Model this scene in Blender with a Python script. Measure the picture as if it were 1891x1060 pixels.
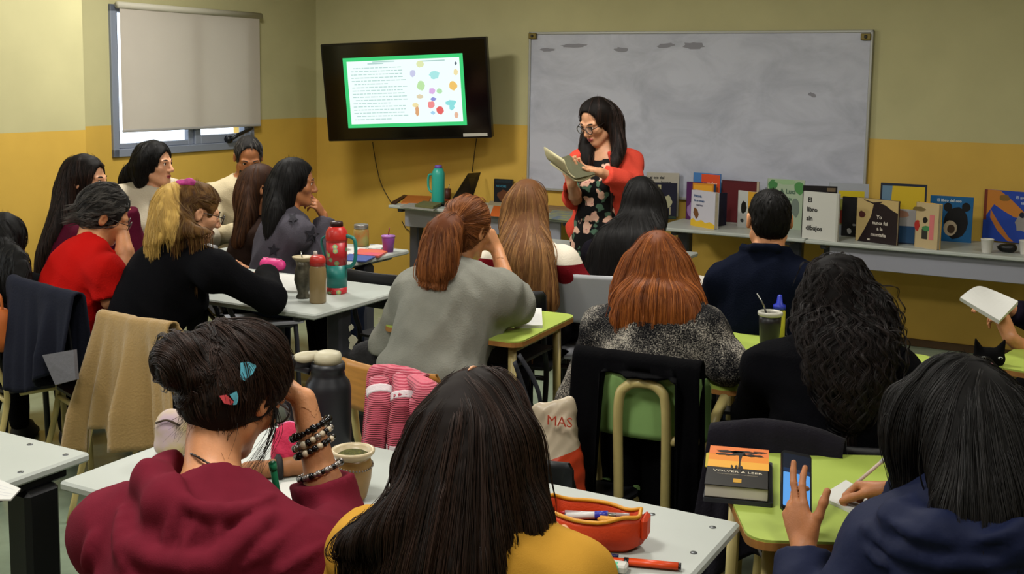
import bpy, math, random
import numpy as np
from mathutils import Vector, Matrix
rng = np.random.default_rng(7)
random.seed(7)
for _o in list(bpy.data.objects):
    bpy.data.objects.remove(_o)
SC = bpy.context.scene
COL = SC.collection

# ---------------------------------------------------------------- camera
FPX, CXP, CYP, CAMH = 2075.0, 945.5, 380.0, 1.72
PITCH, ROLL, YAW = math.radians(6.6), math.radians(0.85), math.radians(28.7)
_cp, _sp, _c, _s = math.cos(PITCH), math.sin(PITCH), math.cos(ROLL), math.sin(ROLL)
CM = np.array([[_c, -_s, 0], [_s, _c, 0], [0, 0, 1]]) @ np.array([[1, 0, 0], [0, -_sp, -_cp], [0, _cp, -_sp]])
CAM = np.array([0, 0, CAMH])
cam = bpy.data.objects.new('camera', bpy.data.cameras.new('camera'))
COL.objects.link(cam)
cam.data.sensor_width = 36
cam.data.lens = FPX / 1891 * 36
cam.data.shift_y = -(530 - CYP) / 1891
cam.data.clip_start = 0.05
_m = Matrix.Identity(4)
for _i in range(3):
    _m[_i][0], _m[_i][1], _m[_i][2] = CM[0][_i], -CM[1][_i], -CM[2][_i]
_m[2][3] = CAMH
cam.matrix_world = _m
SC.camera = cam
# room axes: U runs along the front wall, V points at it
U = np.array([math.cos(YAW), -math.sin(YAW), 0]); V = np.array([math.sin(YAW), math.cos(YAW), 0]); Z3 = np.array([0, 0, 1.0])
def W(u, v, z=0.0): return U * u + V * v + Z3 * z
def ray(x, y): return CM.T @ np.array([(x - CXP) / FPX, (y - CYP) / FPX, 1.0])
def P(x, y, d): return CAM + ray(x, y) * d                      # photo measurement -> point at that distance
def HT(x, y, h):                                                 # photo measurement -> point at that height
    d = ray(x, y); return CAM + d * ((h - CAMH) / d[2])
def toUV(p): return np.array([p @ U, p @ V, p[2]])

# ---------------------------------------------------------------- world, light, exposure
wd = bpy.data.worlds.new('sky'); SC.world = wd; wd.use_nodes = True
_bg = wd.node_tree.nodes['Background']
_bg.inputs[0].default_value = (0.80, 0.90, 1.0, 1); _bg.inputs[1].default_value = 3.0
SC.view_settings.view_transform = 'Standard'; SC.view_settings.look = 'None'
SC.view_settings.exposure = 0.0; SC.view_settings.gamma = 1.0; SC.view_settings.use_curve_mapping = False
try:
    SC.cycles.use_denoising = True
    SC.cycles.max_bounces = 6; SC.cycles.diffuse_bounces = 3; SC.cycles.glossy_bounces = 3; SC.cycles.transmission_bounces = 6
    SC.cycles.sample_clamp_indirect = 6
except Exception: pass
CEIL = 3.0
LAMPS = [(-4.6, 4.9, 66), (-2.0, 4.4, 52), (0.6, 4.4, 24), (-3.9, 1.7, 30), (-1.6, 1.3, 44), (0.6, 1.3, 26), (-2.0, -1.2, 26)]
LAMP_COL = (1.0, 0.965, 0.90)
for _u, _v, _e in LAMPS:                                         # the light of each ceiling luminaire (bodies built further down)
    _ld = bpy.data.lights.new('luminaire_light', 'AREA'); _ld.shape = 'RECTANGLE'; _ld.size = 0.5; _ld.size_y = 0.5
    _ld.energy = _e; _ld.color = LAMP_COL
    _lo = bpy.data.objects.new('luminaire_light', _ld); COL.objects.link(_lo)
    _lo.location = W(_u, _v, CEIL - 0.075); _lo.rotation_euler = (0, 0, -YAW)
# daylight through the window further back in the left wall (behind the picture's left edge)
_ld = bpy.data.lights.new('window_daylight', 'AREA'); _ld.shape = 'RECTANGLE'; _ld.size = 1.4; _ld.size_y = 1.2; _ld.energy = 30; _ld.color = (0.85, 0.93, 1.0)
_lo = bpy.data.objects.new('window_daylight', _ld); COL.objects.link(_lo)
_lo.location = W(-6.03, 1.6, 1.75)
_lo.rotation_euler = Vector(tuple(-U)).to_track_quat('Z', 'Y').to_euler()

# ---------------------------------------------------------------- materials
def lin(c):
    if isinstance(c, str): c = tuple(int(c[i:i + 2], 16) / 255 for i in (0, 2, 4))
    return tuple(((x + 0.055) / 1.055) ** 2.4 if x > 0.04045 else x / 12.92 for x in c)
MATS = {}
def mat(name, col, rough=0.6, metal=0.0, spec=0.4, var=0.0, vscale=8.0, bump=0.0, bscale=40.0, emit=None, es=1.0, alpha=None, trans=0.0, stretch=None, col2=None, sheen=0.0, sss=0.0):
    if name in MATS: return MATS[name]
    m = bpy.data.materials.new(name); m.use_nodes = True
    nt = m.node_tree; b = nt.nodes['Principled BSDF']
    c = lin(col); b.inputs['Base Color'].default_value = (*c, 1)
    b.inputs['Roughness'].default_value = rough; b.inputs['Metallic'].default_value = metal
    b.inputs['Specular IOR Level'].default_value = spec
    if trans: b.inputs['Transmission Weight'].default_value = trans
    if sheen: b.inputs['Sheen Weight'].default_value = sheen
    if sss:
        b.inputs['Subsurface Weight'].default_value = sss; b.inputs['Subsurface Radius'].default_value = (0.012, 0.004, 0.002); b.inputs['Subsurface Scale'].default_value = 1.0
    if alpha is not None: b.inputs['Alpha'].default_value = alpha
    if emit: b.inputs['Emission Color'].default_value = (*lin(emit), 1); b.inputs['Emission Strength'].default_value = es
    if var or bump:
        tc = nt.nodes.new('ShaderNodeTexCoord'); mp = nt.nodes.new('ShaderNodeMapping')
        nt.links.new(tc.outputs['Object'], mp.inputs[0])
        if stretch: mp.inputs['Scale'].default_value = stretch
    if var:
        n = nt.nodes.new('ShaderNodeTexNoise'); n.inputs['Scale'].default_value = vscale; n.inputs['Detail'].default_value = 5
        nt.links.new(mp.outputs[0], n.inputs['Vector'])
        r = nt.nodes.new('ShaderNodeValToRGB'); r.color_ramp.elements[0].position = 0.3; r.color_ramp.elements[1].position = 0.7
        ca = lin(col2) if col2 else tuple(x * (1 - var) for x in c); cb = c if col2 else tuple(min(1, x * (1 + var)) for x in c)
        r.color_ramp.elements[0].color = (*ca, 1); r.color_ramp.elements[1].color = (*cb, 1)
        nt.links.new(n.outputs['Fac'], r.inputs[0]); nt.links.new(r.outputs[0], b.inputs['Base Color'])
    if bump:
        n2 = nt.nodes.new('ShaderNodeTexNoise'); n2.inputs['Scale'].default_value = bscale; n2.inputs['Detail'].default_value = 4
        nt.links.new(mp.outputs[0], n2.inputs['Vector'])
        bp = nt.nodes.new('ShaderNodeBump'); bp.inputs['Strength'].default_value = bump; bp.inputs['Distance'].default_value = 0.01
        nt.links.new(n2.outputs['Fac'], bp.inputs['Height']); nt.links.new(bp.outputs[0], b.inputs['Normal'])
    MATS[name] = m
    return m
def emat(name, col, s=1.0):
    return mat(name, '000000', rough=0.3, emit=col, es=s)

# ---------------------------------------------------------------- object helpers
def tag(o, label=None, cat=None, group=None, kind=None):
    if label: o['label'] = label
    if cat: o['category'] = cat
    if group: o['group'] = group
    if kind: o['kind'] = kind
    return o
def empty(name, loc, label, cat, group=None, az=None):
    o = bpy.data.objects.new(name, None); COL.objects.link(o); o.location = tuple(loc); o.empty_display_size = 0.1
    if az is not None: o.rotation_euler = (0, 0, -math.radians(az))
    return tag(o, label, cat, group)
class MB:
    """collects geometry (verts, faces, material slots)"""
    def __init__(s): s.v = []; s.f = []; s.mi = []; s.mats = []; s.n = 0; s.smooth = []
    def slot(s, m):
        if m not in s.mats: s.mats.append(m)
        return s.mats.index(m)
    def add(s, v, f, m, smooth=False):
        k = s.slot(m); v = np.asarray(v, float)
        s.v.append(v)
        for q in f: s.f.append(tuple(int(i) + s.n for i in q))
        s.mi += [k] * len(f); s.smooth += [smooth] * len(f); s.n += len(v); return s
    def xf(s, R, t):
        R = np.asarray(R, float); t = np.asarray(t, float)
        s.v = [v @ R.T + t for v in s.v]; return s
    def build(s, name, parent=None, origin=None, **kw):
        me = bpy.data.meshes.new(name)
        v = np.concatenate(s.v) if s.v else np.zeros((0, 3))
        if parent is not None: o0 = np.array(parent.matrix_basis.translation); 
        base = np.zeros(3)
        if origin is not None: base = np.asarray(origin, float)
        me.from_pydata((v - base).tolist(), [], s.f); me.validate()
        for m in s.mats: me.materials.append(m)
        if len(me.polygons) == len(s.mi):
            me.polygons.foreach_set('material_index', s.mi); me.polygons.foreach_set('use_smooth', s.smooth)
        me.update()
        o = bpy.data.objects.new(name, me); COL.objects.link(o)
        if parent is not None: attach(o, parent)
        else: o.location = base
        if kw: tag(o, **kw)
        return o
def world_of(p):
    m = p.matrix_basis.copy()
    while p.parent is not None:
        p = p.parent; m = p.matrix_basis @ m
    return m
def attach(o, parent):
    """parent o, whose mesh is in world coordinates (or in its own matrix_basis), keeping its place"""
    o.parent = parent
    o.matrix_parent_inverse = Matrix.Identity(4)
    o.matrix_basis = world_of(parent).inverted() @ o.matrix_basis
    return o
def build_local(mb, name, parent, R=None, t=None, **kw):
    """geometry given in the parent's local space"""
    o = mb.build(name, None)
    o.parent = parent
    if kw: tag(o, **kw)
    return o
def frame(az, loc=(0, 0, 0)):
    """columns: right, forward, up for a heading az (degrees clockwise from world +Y)"""
    a = math.radians(az); f = np.array([math.sin(a), math.cos(a), 0]); r = np.array([math.cos(a), -math.sin(a), 0])
    return np.stack([r, f, Z3], 1)
AZV = math.degrees(YAW)
def box(mb, c, s, m, R=None, bev=0.0):
    c = np.asarray(c, float); h = np.asarray(s, float) / 2
    if bev <= 0:
        v = np.array([[x, y, z] for x in (-1, 1) for y in (-1, 1) for z in (-1, 1)]) * h
        f = [(0, 1, 3, 2), (4, 6, 7, 5), (0, 4, 5, 1), (2, 3, 7, 6), (0, 2, 6, 4), (1, 5, 7, 3)]
    else:
        bev = min(bev, *(h * 0.95)); v = []; idx = {}
        for sx in (-1, 1):
            for sy in (-1, 1):
                for sz in (-1, 1):
                    for ax in range(3):
                        p = np.array([sx, sy, sz]) * (h - bev); p[ax] = (sx, sy, sz)[ax] * h[ax]
                        idx[(sx, sy, sz, ax)] = len(v); v.append(p)
        f = []
        for ax in range(3):
            a, b = [(1, 2), (2, 0), (0, 1)][ax]
            for sg in (-1, 1):
                q = []
                for (p1, p2) in ((-1, -1), (1, -1), (1, 1), (-1, 1)):
                    k = [0, 0, 0]; k[ax] = sg; k[a] = p1; k[b] = p2; q.append(idx[(*k, ax)])
                f.append(tuple(q if sg > 0 else q[::-1]))
            for s1 in (-1, 1):
                for s2 in (-1, 1):
                    k0 = [0, 0, 0]; k1 = [0, 0, 0]; k0[ax] = -1; k1[ax] = 1
                    for k in (k0, k1): k[a] = s1; k[b] = s2
                    q = (idx[(*k0, a)], idx[(*k1, a)], idx[(*k1, b)], idx[(*k0, b)])
                    f.append(q if s1 * s2 > 0 else q[::-1])
        for sx in (-1, 1):
            for sy in (-1, 1):
                for sz in (-1, 1):
                    q = tuple(idx[(sx, sy, sz, a)] for a in range(3)); f.append(q if sx * sy * sz > 0 else q[::-1])
        v = np.array(v)
    if R is not None: v = v @ np.asarray(R).T
    return mb.add(v + c, f, m)
def catmull(pts, n=8):
    pts = np.asarray(pts, float)
    if len(pts) < 3: return np.array([pts[0] + (pts[-1] - pts[0]) * t for t in np.linspace(0, 1, n + 1)])
    q = np.vstack([2 * pts[0] - pts[1], pts, 2 * pts[-1] - pts[-2]]); out = []
    for i in range(1, len(q) - 2):
        for t in np.linspace(0, 1, n, endpoint=False):
            a, b, c, d = q[i - 1:i + 3]
            out.append(0.5 * (2 * b + (c - a) * t + (2 * a - 5 * b + 4 * c - d) * t * t + (3 * b - a - 3 * c + d) * t ** 3))
    out.append(pts[-1]); return np.array(out)
def tube(mb, pts, r, m, sides=8, closed=False, flat=None, cap=True):
    pts = np.asarray(pts, float); n = len(pts); r = np.broadcast_to(np.asarray(r, float), (n,))
    T = np.gradient(pts, axis=0) if not closed else np.roll(pts, -1, 0) - np.roll(pts, 1, 0)
    T /= np.linalg.norm(T, axis=1)[:, None] + 1e-12
    nrm = np.cross(T[0], Z3); 
    if np.linalg.norm(nrm) < 1e-3: nrm = np.array([1.0, 0, 0])
    v = []
    ang = np.linspace(0, 2 * math.pi, sides, endpoint=False)
    for i in range(n):
        nrm = nrm - T[i] * (nrm @ T[i]); nrm /= np.linalg.norm(nrm) + 1e-12; bn = np.cross(T[i], nrm)
        k = flat or (1, 1)
        v.append(pts[i] + r[i] * (k[0] * np.cos(ang)[:, None] * nrm + k[1] * np.sin(ang)[:, None] * bn))
    v = np.concatenate(v); f = []
    for i in range(n if closed else n - 1):
        a, b = i * sides, ((i + 1) % n) * sides
        for j in range(sides): f.append((a + j, a + (j + 1) % sides, b + (j + 1) % sides, b + j))
    if not closed and cap: f += [tuple(range(sides))[::-1], tuple(range((n - 1) * sides, n * sides))]
    return mb.add(v, f, m, True)
def lathe(mb, prof, m, c=(0, 0, 0), seg=24, R=None, sx=1, sy=1):
    """prof: list of (radius, z); closes poles where the radius is 0"""
    prof = np.asarray(prof, float); ang = np.linspace(0, 2 * math.pi, seg, endpoint=False); v = []
    for r, z in prof: v.append(np.stack([max(r, 1e-5) * np.cos(ang) * sx, max(r, 1e-5) * np.sin(ang) * sy, np.full(seg, z)], 1))
    v = np.concatenate(v); f = []
    for i in range(len(prof) - 1):
        for j in range(seg): a, b = i * seg, (i + 1) * seg; k = (j + 1) % seg; f.append((a + j, a + k, b + k, b + j))
    f.append(tuple(range(seg))[::-1]); f.append(tuple(range((len(prof) - 1) * seg, len(prof) * seg)))
    if R is not None: v = v @ np.asarray(R).T
    return mb.add(v + np.asarray(c, float), f, m, True)
def prism(mb, pts2, z0, z1, m, R=None, t=(0, 0, 0), smooth=False):
    """extrude a 2D outline from z0 to z1"""
    pts2 = np.asarray(pts2, float); n = len(pts2)
    v = np.concatenate([np.c_[pts2, np.full(n, z0)], np.c_[pts2, np.full(n, z1)]])
    f = [tuple(range(n))[::-1], tuple(range(n, 2 * n))] + [(i, (i + 1) % n, n + (i + 1) % n, n + i) for i in range(n)]
    if R is not None: v = v @ np.asarray(R).T
    return mb.add(v + np.asarray(t, float), f, m, smooth)
def rrect(w, h, r, n=5, cx=0, cy=0):
    o = []
    for (x, y, a0) in ((w / 2 - r, h / 2 - r, 0), (-w / 2 + r, h / 2 - r, 90), (-w / 2 + r, -h / 2 + r, 180), (w / 2 - r, -h / 2 + r, 270)):
        for k in range(n + 1):
            a = math.radians(a0 + 90 * k / n); o.append((cx + x + r * math.cos(a), cy + y + r * math.sin(a)))
    return o
def text_geo(s, size, align='LEFT', sx=1.0, bold=0.0):
    cu = bpy.data.curves.new('lettering', 'FONT'); cu.body = s; cu.size = size; cu.align_x = align; cu.resolution_u = 2; cu.offset = bold
    o = bpy.data.objects.new('lettering', cu); COL.objects.link(o)
    dg = bpy.context.evaluated_depsgraph_get(); me = o.evaluated_get(dg).to_mesh()
    v = np.array([tuple(x.co) for x in me.vertices]).reshape(-1, 3); f = [tuple(p.vertices) for p in me.polygons]
    o.evaluated_get(dg).to_mesh_clear(); bpy.data.objects.remove(o); bpy.data.curves.remove(cu)
    v[:, 0] *= sx
    return v, f
# ---------------------------------------------------------------- implicit bodies: smooth unions of tapered limbs, meshed by surface nets
def nrmz(v): v = np.asarray(v, float); return v / (np.linalg.norm(v) + 1e-12)
class Pr:
    __slots__ = ('fn', 'lo', 'hi', 'k', 'sub')
    def __init__(s, fn, lo, hi, k, sub=False): s.fn = fn; s.lo = np.asarray(lo, float); s.hi = np.asarray(hi, float); s.k = k; s.sub = sub
def cap(a, b, ra, rb=None, k=0.02, cut=None, sub=False):
    a = np.asarray(a, float); b = np.asarray(b, float); rb = ra if rb is None else rb
    ab = b - a; L2 = ab @ ab + 1e-12
    def fn(x, y, z):
        px, py, pz = x - a[0], y - a[1], z - a[2]
        t = np.clip((px * ab[0] + py * ab[1] + pz * ab[2]) / L2, 0, 1)
        d = np.sqrt((px - ab[0] * t) ** 2 + (py - ab[1] * t) ** 2 + (pz - ab[2] * t) ** 2) - (ra + (rb - ra) * t)
        if cut is not None:
            c, n = cut; d = np.maximum(d, (x - c[0]) * n[0] + (y - c[1]) * n[1] + (z - c[2]) * n[2])
        return d
    m = max(ra, rb)
    return Pr(fn, np.minimum(a, b) - m, np.maximum(a, b) + m, k, sub)
def ell(c, r, R=None, k=0.02, sub=False, cut=None):
    c = np.asarray(c, float); r = np.asarray(r, float); R = np.eye(3) if R is None else np.asarray(R, float)
    def fn(x, y, z):
        px, py, pz = x - c[0], y - c[1], z - c[2]
        q = [(px * R[0, i] + py * R[1, i] + pz * R[2, i]) / r[i] for i in range(3)]
        k0 = np.sqrt(q[0] ** 2 + q[1] ** 2 + q[2] ** 2) + 1e-9
        k1 = np.sqrt((q[0] / r[0]) ** 2 + (q[1] / r[1]) ** 2 + (q[2] / r[2]) ** 2) + 1e-9
        d = k0 * (k0 - 1) / k1
        if cut is not None:
            cc, n = cut; d = np.maximum(d, (x - cc[0]) * n[0] + (y - cc[1]) * n[1] + (z - cc[2]) * n[2])
        return d
    e = np.sqrt((R * r) ** 2 @ np.ones(3))
    return Pr(fn, c - e, c + e, k, sub)
def chain(pts, rad, k=0.02):
    return [cap(pts[i], pts[i + 1], rad[i], rad[i + 1], k) for i in range(len(pts) - 1)]
def halfspace(c, n, k=0.01):
    c = np.asarray(c, float); n = nrmz(n)
    return Pr(lambda x, y, z: -((x - c[0]) * n[0] + (y - c[1]) * n[1] + (z - c[2]) * n[2]), [-9] * 3, [9] * 3, k, True)   # removes the side n points to
def comb(d, e, k, sub):
    if sub:
        e = -e; h = np.maximum(k - np.abs(d - e), 0) / k; return np.maximum(d, e) + h * h * k / 4
    h = np.maximum(k - np.abs(d - e), 0) / k
    return np.minimum(d, e) - h * h * k / 4
def feval(prims, p):
    x, y, z = p[:, 0], p[:, 1], p[:, 2]; d = np.full(len(p), 1.0)
    for q in prims: d = comb(d, q.fn(x, y, z), q.k, q.sub)
    return d
def fgrad(prims, p, e=2e-3):
    g = np.empty_like(p)
    for i in range(3):
        o = np.zeros(3); o[i] = e; g[:, i] = feval(prims, p + o) - feval(prims, p - o)
    return g / (np.linalg.norm(g, axis=1)[:, None] + 1e-9)
def grid_eval(prims, lo, hi, h, disp=None):
    ax = [np.arange(lo[i], hi[i] + h, h) for i in range(3)]
    D = np.full([len(a) for a in ax], 1.0, dtype=np.float64)
    for q in prims:
        m = q.k + 3 * h; sl = []
        for i in range(3):
            a = int(np.searchsorted(ax[i], q.lo[i] - m)); b = int(np.searchsorted(ax[i], q.hi[i] + m)); sl.append(slice(a, max(b, a)))
        if any(s.stop <= s.start for s in sl): continue
        e = q.fn(ax[0][sl[0]][:, None, None], ax[1][sl[1]][None, :, None], ax[2][sl[2]][None, None, :])
        D[tuple(sl)] = comb(D[tuple(sl)], e, q.k, q.sub)
    if disp is not None:
        near = np.abs(D) < 0.03
        ii = np.nonzero(near)
        D[ii] += disp(ax[0][ii[0]], ax[1][ii[1]], ax[2][ii[2]])
    return D, ax
def snets(D, ax):
    s = D < 0
    c = [s[i:s.shape[0] - 1 + i, j:s.shape[1] - 1 + j, l:s.shape[2] - 1 + l] for i in (0, 1) for j in (0, 1) for l in (0, 1)]
    tot = sum(x.astype(np.int8) for x in c)
    act = (tot > 0) & (tot < 8)
    I, J, K = np.nonzero(act); n = len(I)
    if n == 0: return np.zeros((0, 3)), np.zeros((0, 4), int)
    offs = [(i, j, l) for i in (0, 1) for j in (0, 1) for l in (0, 1)]
    val = np.stack([D[I + o[0], J + o[1], K + o[2]] for o in offs], 1)
    acc = np.zeros((n, 3)); cnt = np.zeros(n)
    for a in range(8):
        for b in range(a + 1, 8):
            df = [abs(offs[a][i] - offs[b][i]) for i in range(3)]
            if sum(df) != 1: continue
            x = (val[:, a] < 0) != (val[:, b] < 0)
            t = np.where(x, val[:, a] / (val[:, a] - val[:, b] + 1e-15), 0)
            pa = np.array(offs[a], float); pb = np.array(offs[b], float)
            acc += np.where(x[:, None], pa + (pb - pa) * t[:, None], 0); cnt += x
    loc = acc / cnt[:, None]; h = ax[0][1] - ax[0][0]
    v = np.stack([ax[0][I], ax[1][J], ax[2][K]], 1) + loc * h
    idx = np.full(act.shape, -1, int); idx[I, J, K] = np.arange(n)
    F = []
    for d in range(3):
        e1, e2 = (d + 1) % 3, (d + 2) % 3
        sl0 = [slice(None)] * 3; sl1 = [slice(None)] * 3; sl0[d] = slice(0, -1); sl1[d] = slice(1, None)
        ch = s[tuple(sl0)] != s[tuple(sl1)]
        q = np.stack(np.nonzero(ch), 1)
        ok = (q[:, e1] > 0) & (q[:, e2] > 0) & (q[:, e1] < act.shape[e1]) & (q[:, e2] < act.shape[e2])
        q = q[ok]
        if not len(q): continue
        def at(a, b):
            r = q.copy(); r[:, e1] -= a; r[:, e2] -= b; return idx[r[:, 0], r[:, 1], r[:, 2]]
        f = np.stack([at(1, 1), at(0, 1), at(0, 0), at(1, 0)], 1)
        ins = s[q[:, 0], q[:, 1], q[:, 2]]
        f[~ins] = f[~ins][:, ::-1]
        F.append(f)
    F = np.concatenate(F); F = F[(F >= 0).all(1)]
    return v, F
def bounds(prims, pad=0.03):
    P_ = [q for q in prims if not q.sub]
    return np.min([q.lo for q in P_], 0) - pad, np.max([q.hi for q in P_], 0) + pad
def mesh_sdf(prims, h, lo=None, hi=None, disp=None, pad=0.03):
    l, g = bounds(prims, pad)
    if lo is not None: l = np.maximum(l, lo); g = np.minimum(g, hi)
    D, ax = grid_eval(prims, l, g, h, disp)
    return snets(D, ax)
def mesh_obj(name, v, f, m, parent=None, smooth=True, **kw):
    me = bpy.data.meshes.new(name); v = np.asarray(v, np.float32); f = np.asarray(f, np.int32)
    base = np.array(parent.matrix_basis.translation) if parent is not None else np.zeros(3)
    me.vertices.add(len(v)); me.vertices.foreach_set('co', (v - base).astype(np.float32).ravel())
    k = f.shape[1]
    me.loops.add(f.size); me.loops.foreach_set('vertex_index', f.ravel())
    me.polygons.add(len(f)); me.polygons.foreach_set('loop_start', np.arange(0, f.size, k, dtype=np.int32))
    me.update(calc_edges=True); me.polygons.foreach_set('use_smooth', np.full(len(f), smooth)); me.materials.append(m)
    o = bpy.data.objects.new(name, me); COL.objects.link(o)
    if parent is not None: o.parent = parent
    if kw: tag(o, **kw)
    return o
def folds(seed, amp=0.005, fr=22.0, dirn=(0, 0, 1)):
    r = np.random.default_rng(seed); ks = r.normal(size=(4, 3)); ks /= np.linalg.norm(ks, axis=1)[:, None]; ph = r.uniform(0, 6, 4); qs = r.normal(size=(4, 3)) * 7
    w = [1, 0.7, 0.5, 0.4]; fs = [fr, fr * 1.6, fr * 2.3, fr * 0.5]
    def fn(x, y, z):
        o = 0
        for i in range(4):
            a = fs[i] * (ks[i, 0] * x + ks[i, 1] * y + ks[i, 2] * z) + ph[i] + 1.3 * np.sin(qs[i, 0] * x + qs[i, 1] * y + qs[i, 2] * z)
            o = o + w[i] * (np.abs(np.sin(a)) - 0.6)
        return amp * o
    return fn

# ---------------------------------------------------------------- hair: a volume plus locks that follow its surface
def hair_mat(name, dark, light, rough=0.42, streak=0.5):
    """pair of materials: soft underlayer, and strands"""
    if name in MATS: return MATS[name]
    out = []
    for kind in ('under', 'strand'):
        m = bpy.data.materials.new(name + '_' + kind); m.use_nodes = True; nt = m.node_tree; b = nt.nodes['Principled BSDF']
        a = nt.nodes.new('ShaderNodeAttribute'); a.attribute_name = 'tone'
        r = nt.nodes.new('ShaderNodeValToRGB'); r.color_ramp.elements[0].color = (*lin(dark), 1); r.color_ramp.elements[1].color = (*lin(light), 1)
        r.color_ramp.elements[0].position = 0.1; r.color_ramp.elements[1].position = 0.95
        nt.links.new(a.outputs['Fac'], r.inputs[0]); nt.links.new(r.outputs[0], b.inputs['Base Color'])
        b.inputs['Roughness'].default_value = rough + (0.25 if kind == 'under' else 0.06); b.inputs['Specular IOR Level'].default_value = 0.15 if kind == 'under' else 0.30
        out.append(m)
    MATS[name] = tuple(out); return MATS[name]
def hair_obj(name, prims, flow, m, parent, n=500, length=0.35, step=0.016, width=0.0035, h=0.009, curl=0.0, curlf=40.0, seed=1, tone0=0.25, rootsel=None, fly=0.004, tonefn=None, lift=(-0.003, 0.003), kids=7, spread=0.006, rad=0.00042):
    r = np.random.default_rng(seed)
    disp = folds(seed, 0.003 + curl * 0.004, 45) if curl > 0 else folds(seed, 0.0015, 60)
    v, f = mesh_sdf(prims, h, disp=disp)
    o = mesh_obj(name, v, f, m[0], parent)
    cen = v[f].mean(1); sel = np.ones(len(cen), bool)
    if rootsel is not None: sel = rootsel(cen)
    p = cen[r.choice(np.nonzero(sel)[0], n)] + r.normal(size=(n, 3)) * 0.003
    off = r.uniform(lift[0], lift[1], n) + (r.random(n) < 0.10) * r.uniform(0, fly, n)
    L = length * r.uniform(0.5, 1.15, n); ns = int(length * 1.15 / step) + 1
    ph = r.uniform(0, 6.28, n); pts = [p.copy()]; nrm = [fgrad(prims, p)]; cnt = np.ones(n, int); prev = np.zeros((n, 3))
    for i in range(ns):
        g = nrm[-1]; d = flow(p); dt = d - g * (d * g).sum(1)[:, None]; ln = np.linalg.norm(dt, axis=1)[:, None]; free = (ln[:, 0] < 0.35)
        dd = np.where(free[:, None], d, dt / (ln + 1e-9)) + prev * 0.6
        dd /= np.linalg.norm(dd, axis=1)[:, None] + 1e-9
        prev = dd
        if curl > 0:
            sd = np.cross(dd, g); a = ph + i * step * curlf
            dd = dd + sd * (np.cos(a) * curl * 1.1)[:, None] + g * (np.sin(a) * curl * 0.7)[:, None]; dd /= np.linalg.norm(dd, axis=1)[:, None]
        p = p + dd * step
        s = feval(prims, p); g2 = fgrad(prims, p)
        p = p + g2 * np.clip(np.where(free, 0, (off - s) * 0.7), -0.012, 0.012)[:, None]
        pts.append(p.copy()); nrm.append(g2); cnt += (i + 1) * step < L
    pts = np.stack(pts, 1); nrm = np.stack(nrm, 1); nr = max(5, min(16, ns)); t = np.linspace(0, 1, nr)
    fi = t[None, :] * (cnt[:, None] - 1); i0 = np.clip(fi.astype(int), 0, pts.shape[1] - 2); fr = (fi - i0)[..., None]; ar = np.arange(n)[:, None]
    Q = pts[ar, i0] * (1 - fr) + pts[ar, i0 + 1] * fr; N = nrm[ar, i0]
    T = np.gradient(Q, axis=1); T /= np.linalg.norm(T, axis=2, keepdims=True) + 1e-9; S = np.cross(T, N); S /= np.linalg.norm(S, axis=2, keepdims=True) + 1e-9
    # each guide becomes a lock of fine strands
    K = n * kids; a = r.uniform(-1, 1, (n, kids)) * spread; b = r.uniform(-0.6, 0.5, (n, kids)) * spread * 0.6
    prof = (0.9 - 0.5 * t ** 2)[None, None, :, None]; wob = (r.normal(size=(n, kids, 1, 1)) * 0.25 * spread) * np.sin(t * 5 + 1)[None, None, :, None]
    X = Q[:, None] + S[:, None] * (a[:, :, None, None] * prof + wob) + N[:, None] * (b[:, :, None, None] * prof)
    X = X + T[:, None] * (r.uniform(-1, 1, (n, kids, 1, 1)) * step * 0.8)
    X = X.reshape(K, nr, 3)
    tone = np.clip(np.repeat(r.beta(1.7, 1.7, n), kids) * 0.75 + r.random(K) * 0.25, 0, 1)[:, None] * np.ones(nr)[None]
    if tonefn is not None: tone = tonefn(X, tone)
    D_ = globals().get('D')                                           # no stray strands across the face
    if D_ is not None and 'h' in D_:
        q = np.einsum('knj,ji->kni', X - D_['h'](0, 0, 0), D_['R']); bad = ((q[..., 1] > 0.066) & (np.abs(q[..., 0]) < 0.062) & (q[..., 2] > -0.12) & (q[..., 2] < 0.062)).any(1)
        X = X[~bad]; tone = tone[~bad]; K = len(X)
    hc = bpy.data.hair_curves.new(name + '_strands'); hc.add_curves([nr] * K)
    base = np.array(parent.matrix_basis.translation)
    hc.attributes['position'].data.foreach_set('vector', (X - base).astype(np.float32).ravel())
    ra = hc.attributes.get('radius') or hc.attributes.new('radius', 'FLOAT', 'POINT')
    R_ = rad * np.minimum(1, np.minimum(t * 8 + 0.3, (1 - t) * 4 + 0.15))[None] * r.uniform(0.7, 1.3, K)[:, None]
    ra.data.foreach_set('value', R_.astype(np.float32).ravel())
    at = hc.attributes.new('tone', 'FLOAT', 'POINT'); at.data.foreach_set('value', tone.astype(np.float32).ravel())
    hc.materials.append(m[1]); ho = bpy.data.objects.new('hair_strands', hc); COL.objects.link(ho); ho.parent = o; ho['kind'] = 'stuff'
    b0 = np.full(len(v), tone0 * 0.6)
    if tonefn is not None: b0 = tonefn(v[:, None, :], np.full((len(v), 1), tone0)).reshape(-1)
    at = o.data.attributes.new('tone', 'FLOAT', 'POINT'); at.data.foreach_set('value', b0.astype(np.float32))
    return o
def down(p): d = np.zeros_like(p); d[:, 2] = -1; return d
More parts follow.
